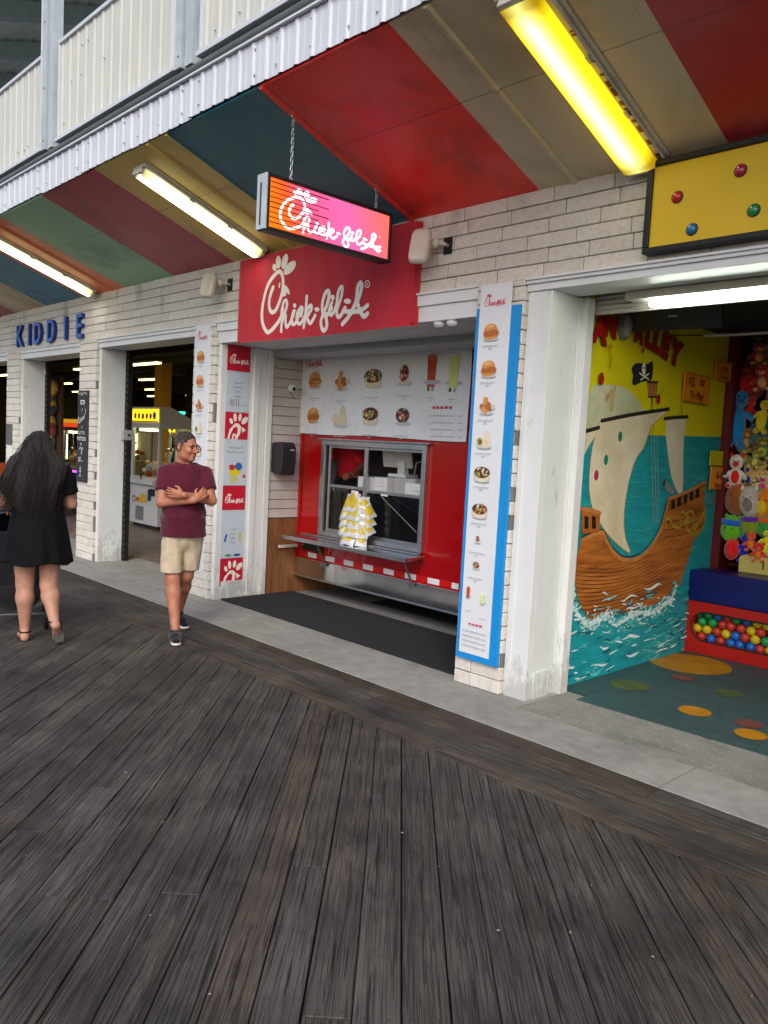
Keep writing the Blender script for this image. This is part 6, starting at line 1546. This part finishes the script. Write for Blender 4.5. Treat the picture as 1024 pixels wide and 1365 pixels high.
h2 = surf(lambda p: hand(p, WR, (-1, .18, .12), (.0, 1, .15), -1, .96, .5), (-.22, -.32, 1.10), (.06, -.05, 1.34), .004)
solid('body', man_body, (-.32, -.40, .06), (.32, .36, 1.56), .0095, SK1, MAN, extra=[(hv, hf), h1, h2], iters=2)
def man_shirt(p):
    x, y, z = p[..., 0], p[..., 1], p[..., 2]
    tor = U([el(p, (0, .008, 1.22), (.178, .128, .27)), el(p, (.0, -.012, 1.03), (.172, .142, .20)), rc(p, (-.12, .012, 1.385), (.12, .012, 1.385), .058, .058), el(p, (0, .02, 1.425), (.13, .07, .055)), rc(p, (0, -.002, .98), (0, .0, .80), .168, .182, (1.06, .86, 1))], .05)
    def slv(S_, E_):
        q = T(S_)*.38+T(E_)*.62; v = (T(E_)-T(S_)); v = v/np.linalg.norm(v); return smax(rc(p, S_, T(S_)*.3+T(E_)*.7, .062, .070), (p-q)@v, .006)
    d = smin(smin(tor, slv(SL, EL), .03), slv(SR, ER), .03)
    a = np.arctan2(y, x); d = d+.0035*np.sin(a*7+z*21)*np.clip((1.12-z)*5, 0, 1)+.004*np.sin(z*60+x*22+3*np.sin(a*2))*np.clip(1-abs(z-1.05)*6, 0, 1)+.004*np.sin(x*38-z*30+2*np.sin(z*14))*np.clip((z-1.2)*6, 0, 1)*np.clip((1.42-z)*8, 0, 1)
    d = smax(d, -rc(p, (0, .03, 1.40), (0, .005, 1.60), .066, .072), .01)
    return smax(d, .850+.002*np.sin(a*3)-z, .006)
solid('shirt', man_shirt, (-.34, -.24, .80), (.34, .22, 1.50), .0075, cloth('maroon_jersey', '#4c0f26', .7, 8), MAN)
def man_shorts(p):
    x, y, z = p[..., 0], p[..., 1], p[..., 2]
    d = rc(p, (0, 0, .93), (0, 0, .86), .145, .15, (1.02, .80, 1)); d = smin(d, smin(rc(p, HL, T(HL)*.1+T(KL)*.9+T((-.012, 0, 0)), .090, .090), rc(p, HR, T(HR)*.1+T(KR)*.9+T((.012, 0, 0)), .090, .090), .006), .03)
    a = np.arctan2(y, x); d = d+.003*np.sin(z*45+x*30)*np.clip(1-abs(z-.8)*8, 0, 1)+.0025*np.sin(x*90+z*12)
    return smax(smax(d, .555-z, .004), z-.93, .01)
solid('shorts', man_shorts, (-.25, -.26, .52), (.25, .22, .96), .0075, cloth('khaki_cotton', '#b3a48e', .45, 10, .1), MAN)
def shoe_pair(parent, feet, mt_up, mt_sole):
    for (an, toe, zt, pitch) in feet:
        an, toe = T(an), T(toe); v = toe-an; L = np.linalg.norm(v); v /= L; heel = an-v*.06
        mid = (heel+toe)/2
        def up_(p): 
            d = U([rc(p, an+T((0, 0, .045)), an+T((0, 0, -.02)), .042, .046), rc(p, an+T((0, 0, -.045)), (an+toe)/2+T((0, 0, -.01)), .046, .046), rc(p, (an+toe)/2+T((0, 0, -.015)), toe+T((0, 0, .012)), .044, .034)], .03)
            d = smax(d, p[..., 2]-(an[2]-.005+.02), .01) if not pitch else d
            return smax(d, -rc(p, an+T((0, 0, .0)), an+T((0, 0, .10)), .032, .045), .008)
        lo = np.minimum(heel, toe)-.09; hi = np.maximum(an, toe)+.09
        solid('shoe_upper', up_, lo, hi, .006, mt_up, parent)
        def so_(p):
            d = U([rc(p, heel+v*.01+T((0, 0, -.085 if not pitch else -.03)), (heel+toe)/2+T((0, 0, -.04)), .040, .038), rc(p, (heel+toe)/2+T((0, 0, -.04)), toe+T((0, 0, -.008)), .040, .038)], .02)
            d = rc(p, T((*heel[:2], toe[2]))*(0 if pitch else 1)+heel*(1 if pitch else 0)+T((0, 0, -.05 if pitch else 0)), toe, .040, .042, (1, 1, .42)); return d
        solid('sole', so_, lo, hi, .006, mt_sole, parent)
SHB, SHW = cloth('navy_canvas', '#10121c', .2, 20), mat('white_rubber', '#c9c6c0', .6)
shoe_pair(MAN, [((-.040, -.245, .085), (-.030, -.41, .020), 0, False), ((-.02, .27, .12), (.035, .155, .022), 0, True)], SHB, SHW)
def hair_fn(p):
    d = el(p, (0, .020, .031), (.0785, .0985, .0925)); d = np.maximum(d, -el(p, (0, .018, .028), (.072, .090, .086)))
    zt = np.interp(p[..., 1], [-.10, -.062, -.045, -.028, -.016, .000, .026, .036, .055, .075], [.088, .078, .045, .030, -.008, .008, .022, -.010, -.050, -.066])
    keep = zt-p[..., 2]
    keep = keep*.8+.0025*np.sin(p[..., 0]*170+p[..., 1]*90)*np.sin(p[..., 2]*150)
    return smax(d+.0015*np.sin(p[..., 0]*240)*np.sin(p[..., 1]*200+p[..., 2]*90), keep, .006)
solid('hair', hair_fn, (-.10, -.11, -.10), (.10, .14, .14), .004, HAIR_G, MAN, M=HM)
mb = MB(); HT = mat('hair_tuft_dark', '#1c1613', .7); HT2 = mat('hair_tuft_grey', '#6e665e', .7); R = random.Random(77)
for k in range(2600):
    u, q = R.uniform(-1, 1), R.uniform(0, 2*PI); s_ = math.sqrt(1-u*u); nrm = Vector((s_*math.cos(q), s_*math.sin(q), u)); P0 = Vector((nrm.x*.0775, .020+nrm.y*.0975, .031+nrm.z*.0915))
    zt = float(np.interp(P0.y, [-.10, -.062, -.045, -.028, -.016, .000, .026, .036, .055, .075], [.088, .078, .045, .030, -.008, .008, .022, -.010, -.050, -.066]))
    if P0.z < zt+R.uniform(-.006, .010): continue
    d_ = (nrm*.6+Vector((R.uniform(-.3, .3), .5, -.25 if P0.z < .06 else .25))).normalized(); L_ = R.uniform(.006, .014)
    mb.tube([HM @ P0, HM @ (P0+d_*L_*.6), HM @ (P0+d_*L_+nrm*-.002)], [.0016, .0013, .0004], HT2 if R.random() < (.55 if P0.z < .05 else .2) else HT, 3, caps=False)
finish('hair_tufts', mb, MAN)
mb = MB()
for s in (-1, 1):
    c = HM @ Vector((s*.030, -.0850, .002)); mb.ell(c, (.0115, .0055, .0045), mat('eye_shade', (.05, .03, .025), .4), M=HM.to_3x3(), nu=12, nv=8)
finish('eyes', mb, MAN)
mb = MB(); eb = mat('eyebrow', '#2a1d17', .8)
for s in (-1, 1): mb.tube([HM @ Vector((s*.014, -.097, .021)), HM @ Vector((s*.030, -.0955, .026)), HM @ Vector((s*.046, -.083, .021))], [.003, .004, .002], eb, 6)
mb.tube([HM @ Vector((-.018, -.0975, -.0675)), HM @ Vector((0, -.1015, -.0650)), HM @ Vector((.018, -.0975, -.0675))], .0012, mat('lip_line', '#5c2c24', .7), 5)
finish('eyebrow', mb, MAN)

# ------------------------------------------------------------------ the woman seen from behind
th_w = math.radians(70.4); G2 = pt(33, 853, 'z', 0); lyw = Vector((-math.sin(th_w), math.cos(th_w), 0)); lxw = Vector((math.cos(th_w), math.sin(th_w), 0))
rootw = G2 + lxw*.085; rootw.z = 0
WOM = thing('person', 'woman with long dark wavy hair in a short black dress walking away pushing a stroller', 'person', rootw, th_w)
wSL, wSR, wEL, wER, wWL, wWR = (-.185, 0, 1.36), (.185, 0, 1.36), (-.265, .06, 1.11), (.245, .06, 1.10), (-.22, .31, 1.04), (.20, .31, 1.04)
wHL, wHR, wKL, wKR, wAL, wAR = (-.10, 0, .84), (.10, .0, .84), (-.090, .01, .46), (.085, -.03, .45), (-.085, 0, .085), (.125, -.20, .185)
def wom_body(p):
    leg = lambda h, k, a: U([rc(p, h, k, .105, .066), rc(p, k, T(k)*.7+T(a)*.3+T((0, -.018, 0)), .060, .066), rc(p, T(k)*.7+T(a)*.3+T((0, -.018, 0)), a, .066, .036)], .03)
    tor = U([el(p, (0, 0, 1.2), (.16, .11, .22)), el(p, (0, 0, .95), (.17, .12, .16)), rc(p, (-.13, 0, 1.36), (.13, 0, 1.36), .045, .045)], .05)
    d = U([tor, leg(wHL, wKL, wAL), leg(wHR, wKR, wAR)], .02)
    for a, b, c in ((wSL, wEL, wWL), (wSR, wER, wWR)): d = smin(d, U([rc(p, a, b, .055, .046), rc(p, b, c, .045, .028)], .02), .02)
    foot = U([rc(p, wAL, T(wAL)+T((0, -.045, -.055)), .036, .030), rc(p, T(wAL)+T((0, -.04, -.05)), (-.11, .10, .028), .030, .026), rc(p, (-.11, .10, .028), (-.125, .16, .022), .030, .018)], .02)
    foot2 = U([rc(p, wAR, T(wAR)+T((.01, -.045, -.02)), .036, .030), rc(p, T(wAR)+T((.01, -.045, -.02)), (.155, -.13, .045), .032, .034), rc(p, (.155, -.13, .045), (.165, -.085, .022), .034, .020)], .02)
    d = smin(smin(d, foot, .015), foot2, .015)
    return smin(d, rc(p, (0, .01, 1.34), (0, .01, 1.50), .052, .050), .03)
HW = Matrix.Translation((0, .025, 1.55)) @ Matrix.Rotation(math.radians(180), 4, 'Z') @ Matrix.Scale(.95, 4)
hv, hf = surf(head_fn, (-.11, -.14, -.15), (.11, .13, .13), .006); hv = (np.array(HW)[:3, :3]@hv.T).T+np.array(HW)[:3, 3]
g1 = surf(lambda p: hand(p, wWL, (.1, 1, -.1), (.2, 0, -1), 1, .95, .9), (-.34, .22, .92), (-.10, .48, 1.14), .005)
g2 = surf(lambda p: hand(p, wWR, (-.1, 1, -.1), (-.2, 0, -1), -1, .95, .9), (.08, .22, .92), (.32, .48, 1.14), .005)
solid('body', wom_body, (-.36, -.34, -.01), (.36, .38, 1.54), .0105, SK2, WOM, extra=[(hv, hf), g1, g2], iters=2)
def wom_dress(p):
    x, y, z = p[..., 0], p[..., 1], p[..., 2]; a = np.arctan2(y, x)
    bod = U([el(p, (0, 0, 1.21), (.185, .135, .235)), rc(p, (-.13, 0, 1.36), (.13, 0, 1.36), .060, .060), rc(p, (0, 0, 1.10), (0, 0, .98), .165, .17, (1, .78, 1))], .05)
    for A, Bq in ((wSL, wEL), (wSR, wER)):
        q = T(A)*.34+T(Bq)*.66; v = (T(Bq)-T(A)); v = v/np.linalg.norm(v); bod = smin(bod, smax(rc(p, A, T(A)*.3+T(Bq)*.7, .062, .078), (p-q)@v, .005), .03)
    f = np.clip((1.06-z)/.44, 0, 1); rx_ = .185+.075*f**.8; ry_ = .145+.075*f**.8; k = 1+.035*f*np.sin(a*8+2*z)+.02*f*np.sin(a*13+1)
    sk = (np.sqrt((x/(rx_*k))**2+(y/(ry_*k))**2)-1)*.14; sk = np.maximum(sk, z-1.08)
    d = smin(bod, sk, .04); d = smax(d, (.63+.012*np.sin(a*4))-z, .005)
    return smax(d, -rc(p, (0, 0, 1.38), (0, .01, 1.56), .058, .07), .01)
solid('dress', wom_dress, (-.36, -.30, .58), (.36, .30, 1.46), .0085, cloth('black_jersey', '#05060c', .4, 8, .25, 0), WOM)
def whair(p):
    x, y, z = p[..., 0], p[..., 1], p[..., 2]
    d = U([el(p, (0, .01, 1.572), (.096, .115, .108)), el(p, (-.005, -.045, 1.47), (.125, .078, .17)), el(p, (-.03, -.09, 1.34), (.175, .072, .20)), el(p, (-.03, -.115, 1.18), (.165, .062, .20)), el(p, (-.175, -.05, 1.28), (.08, .065, .20)), el(p, (.14, -.06, 1.36), (.06, .06, .14))], .06)
    w = .0022*np.sin(x*110+5*np.sin(z*13)+z*9)+.0015*np.sin(x*190+z*35)
    return d+w
solid('hair', whair, (-.32, -.22, .96), (.26, .15, 1.72), .0075, HAIR_B, WOM)
mb = MB(); R = random.Random(9); hm = mat('black_hair', '#0d0a0b'); hb = mat('brown_black_hair', '#171010', .6, var=.3)
for k in range(650):
    a = R.uniform(-1.25, 1.25); top = Vector((math.sin(a)*.09, .01-math.cos(a)*.10, R.uniform(1.46, 1.64))); ex = math.sin(a)*R.uniform(.12, .24)-.03; zb_ = R.uniform(1.0, 1.18)+abs(a)*.05
    if a < -.6: ex -= .08
    P_ = []; ph = R.uniform(0, 6.28); am = R.uniform(.003, .009); fr_ = R.uniform(7, 13)
    for i in range(15):
        f_ = i/14; x = top.x+(ex-top.x)*f_**.8; y = top.y-.088*math.sin(min(1, f_*1.4)*PI/2)*math.cos(a)-.012; z = top.z+(zb_-top.z)*f_
        P_.append((x+am*math.sin(ph+f_*fr_), y+am*.7*math.cos(ph+f_*fr_), z))
    mb.tube(P_, [.0022*(1-.75*(i/14)**2) for i in range(15)], hb if k % 3 == 0 else HAIR_B, 4)
finish('hair_strands', mb, WOM)
mb = MB(); blk = mat('sandal_black', '#0c0c0d', .5)
mb.prism([(-.145, .19, .001), (-.085, .18, .001), (-.06, .06, .001), (-.062, -.07, .001), (-.115, -.07, .001), (-.145, .08, .001)], (0, 0, .012), mat('sandal_tan', '#3c2a22', .6))
mb.tube([(-.085+.047*math.cos(q), -.01+.050*math.sin(q), .075) for q in [2*PI*k/14 for k in range(14)]], .006, blk, 6, closed=True)
mb.tube([(-.105, .035, .070), (-.10, .07, .055), (-.11, .11, .058)], .007, blk, 6); mb.tube([(-.145, .10, .02), (-.11, .11, .058), (-.075, .10, .02)], .006, blk, 6)
finish('sandal', mb, WOM, bevel=.003)
mb = MB()
# raised heel: the sole faces the camera
M = Matrix.Translation((.155, -.185, .105)) @ Matrix.Rotation(math.radians(-8), 4, 'Y') @ Matrix.Rotation(math.radians(62), 4, 'X')
mb.prism([M @ Vector(q) for q in ((-.030, -.098, 0), (.030, -.098, 0), (.043, -.05, 0), (.034, .02, 0), (.030, .09, 0), (0, .115, 0), (-.030, .09, 0), (-.028, .02, 0), (-.040, -.05, 0))], M.to_3x3() @ Vector((0, 0, .012)), blk)
mb.tube([(.125+.045*math.cos(q), -.20+.048*math.sin(q), .19) for q in [2*PI*k/14 for k in range(14)]], .006, blk, 6, closed=True)
finish('sandal', mb, WOM, bevel=.003)

# ------------------------------------------------------------------ stroller
sr = rootw + lyw*.62 - lxw*.17; sr.z = 0
t = thing('stroller', 'dark fabric stroller pushed by the woman at the left edge', 'stroller', sr, th_w); NF = cloth('stroller_fabric', '#0b0c12', .5, 7); NB = cloth('navy_blanket', '#141c38', .7, 6)
mb = MB()
for s in (-.25, .25): mb.tube([(s, -.30, 1.02), (s, -.22, .85), (s, .20, .42), (s, .42, .13)], .014, M_DGREY, 8); mb.tube([(s, .05, .58), (s, -.25, .13)], .012, M_DGREY, 8)
mb.tube([(-.25, -.30, 1.02), (.25, -.30, 1.02)], .018, M_BLACK, 8); mb.tube([(-.25, -.25, .13), (.25, -.25, .13)], .010, M_DGREY, 8); mb.tube([(-.25, .42, .13), (.25, .42, .13)], .010, M_DGREY, 8); finish('frame', mb, t)
mb = MB(); mb.prism([(-.22, -.14, .82), (-.22, -.22, .36), (-.22, .05, .26), (-.22, .36, .34), (-.22, .34, .44), (-.22, .05, .44), (-.22, -.02, .80)], (.44, 0, 0), NF); finish('seat', mb, t, bevel=.03, seg=3)
mb = MB(); vs = []; fs = []
for i in range(9):
    a = math.radians(-35+i*17)
    for j in range(13): b = PI*j/12; vs.append((.25*math.cos(b), -.02+.30*math.sin(a)*math.sin(b)**.6, .76+.28*math.cos(a)*math.sin(b)**.7))
for i in range(8):
    for j in range(12): fs.append((i*13+j, i*13+j+1, (i+1)*13+j+1, (i+1)*13+j))
mb.add(vs, fs, NB, smooth=True); finish('canopy', mb, t)
mb = MB(); mb.ell((0, -.16, .27), (.22, .12, .12), NF, wob=.05); finish('basket', mb, t)
for x in (-.25, .25):
    for y in (-.25, .42):
        mb = MB(); mb.tube([(x, y+.105*math.cos(q), .115+.105*math.sin(q)) for q in [2*PI*k/24 for k in range(24)]], .018, M_BLACK, 8, closed=True); w_ = finish('wheel', mb, t)
        mb = MB(); mb.lathe([(.03, x-.015), (.03, x+.015)], (0, y, .115), M_GALV, 12, axis='x')
        for k in range(5): q = 2*PI*k/5; mb.tube([(x, y, .115), (x, y+.10*math.cos(q), .115+.10*math.sin(q))], .006, M_GALV, 6)
        finish('spokes', mb, w_)

# ------------------------------------------------------------------ worker inside the trailer
pw = pt(459, 625, 'y', 1.50); WK = thing('person', 'worker in a red polo shirt bent over inside the trailer window', 'person', (pw.x+.07, 1.50, .46), math.radians(20))
sk = skin_mat('brown_skin', '#7c4a38', '#6a3c2c'); dz = .0
def wk(p): return U([rc(p, (0, .05, .95), (0, -.02, 1.22), .11, .13, (1, .75, 1)), rc(p, (-.14, -.03, 1.24), (.14, -.03, 1.24), .04, .04), rc(p, (.0, -.06, 1.25), (.01, -.12, 1.38), .05, .05), el(p, (.015, -.17, 1.43), (.075, .09, .11)), rc(p, (.16, -.03, 1.22), (.24, -.12, 1.0), .045, .036), rc(p, (.24, -.12, 1.0), (.20, -.26, .92), .038, .026), rc(p, (-.16, -.03, 1.22), (-.22, -.1, 1.0), .045, .036), rc(p, (-.22, -.1, 1.0), (-.14, -.24, .92), .038, .026), rc(p, (-.08, .05, .9), (-.09, .05, .05), .09, .06), rc(p, (.08, .05, .9), (.09, .05, .05), .09, .06)], .03)
k1 = surf(lambda p: hand(p, (.20, -.26, .92), (-.2, -1, -.1), (0, 0, -1), 1, 1, .6), (.08, -.44, .80), (.30, -.18, 1.04), .005); k2 = surf(lambda p: hand(p, (-.14, -.24, .92), (.2, -1, -.1), (0, 0, -1), -1, 1, .6), (-.26, -.42, .80), (-.02, -.16, 1.04), .005)
solid('body', wk, (-.32, -.46, .0), (.34, .22, 1.58), .012, sk, WK, extra=[k1, k2])
def wks(p):
    x, z = p[..., 0], p[..., 2]; d = U([rc(p, (0, .05, .88), (0, -.02, 1.22), .145, .150, (1, .78, 1)), rc(p, (-.14, -.03, 1.24), (.14, -.03, 1.24), .06, .06), rc(p, (.16, -.03, 1.22), (.215, -.12, 1.08), .065, .062), rc(p, (-.16, -.03, 1.22), (-.205, -.08, 1.08), .065, .062)], .04)
    return smax(d, .80-z, .01)
solid('shirt', wks, (-.32, -.30, .74), (.34, .24, 1.36), .010, cloth('red_polo', '#cc1828', .4, 9), WK)
solid('trousers', lambda p: np.maximum(U([rc(p, (0, .05, .86), (0, .05, .80), .14, .14, (1, .8, 1)), rc(p, (-.08, .05, .8), (-.09, .05, .05), .105, .075), rc(p, (.08, .05, .8), (.09, .05, .05), .105, .075)], .03), p[..., 2]-.9), (-.26, -.14, -.04), (.26, .24, .95), .012, cloth('black_trousers', '#101012'), WK)
solid('hair', lambda p: np.maximum(el(p, (.015, -.16, 1.445), (.084, .098, .115)), -(p[..., 2]-1.40+.5*(p[..., 1]+.20))*1.0), (-.10, -.30, 1.28), (.13, -.04, 1.60), .006, mat('black_hair', '#0d0a0b'), WK)

# ------------------------------------------------------------------ scraps on the ground
R = random.Random(21); litter = None
for px, py in ((35, 1062), (85, 997), (168, 1030), (171, 1036), (218, 1096), (160, 1104), (200, 1220), (228, 1000), (585, 1155), (788, 1180), (980, 1024), (536, 1110), (1002, 1328), (930, 1108), (452, 948), (326, 877), (14, 862), (664, 1240), (870, 1275), (280, 1325), (35, 1140), (480, 1024), (960, 1030), (1013, 1034), (778, 972), (760, 1243)):
    p = pt(px, py, 'z', .004)
    if litter is None or True:
        if litter is None:
            mb = MB(); a_ = [(.005*math.cos(k*PI/3.5)*R.uniform(.5, 1.2), .0035*math.sin(k*PI/3.5)*R.uniform(.5, 1.2)) for k in range(7)]; mb.prism([(u, v, 0) for u, v in a_], (0, 0, .0015), mat('scrap_white', '#8f8d84', .8))
            litter = finish('litter_scrap', mb, None); litter.location = p; tag(litter, 'tiny pale scrap of litter lying on the ground', 'litter', 'pale scraps scattered on the boards and concrete')
        else:
            o = dup(litter, p, R.uniform(0, 6)); s_ = R.uniform(.6, 1.5); o.scale = (s_*R.uniform(.6, 1.8), s_, 1)

# ------------------------------------------------------------------ daylight
w = bpy.data.worlds.new('World'); S.world = w; w.use_nodes = True; nt = w.node_tree
sky = nt.nodes.new('ShaderNodeTexSky'); sky.sky_type = 'NISHITA'; sky.sun_disc = False
sun_el, sun_az = math.radians(40), math.radians(138)      # out over the boardwalk to the right, veiled by cloud
sky.sun_elevation = sun_el; sky.sun_rotation = sun_az; sky.dust_density = 3.0; sky.ozone_density = 1.0; sky.air_density = 1.0
bg = nt.nodes['Background']; nt.links.new(sky.outputs[0], bg.inputs[0]); bg.inputs[1].default_value = .15
sd = bpy.data.lights.new('sun', 'SUN'); sd.energy = .85; sd.angle = math.radians(25); sd.color = (1, .96, .90)
so = bpy.data.objects.new('sun', sd); COL.objects.link(so)
dv = Vector((math.sin(sun_az)*math.cos(sun_el), math.cos(sun_az)*math.cos(sun_el), math.sin(sun_el)))
so.rotation_euler = dv.to_track_quat('Z', 'Y').to_euler()
vs_ = S.view_settings; vs_.view_transform = 'Standard'; vs_.look = 'None'; vs_.exposure = 0.6; vs_.gamma = 1.0
S.cycles.use_denoising = True; S.cycles.max_bounces = 6; S.cycles.glossy_bounces = 3; S.cycles.transparent_max_bounces = 12; S.cycles.sample_clamp_indirect = 6
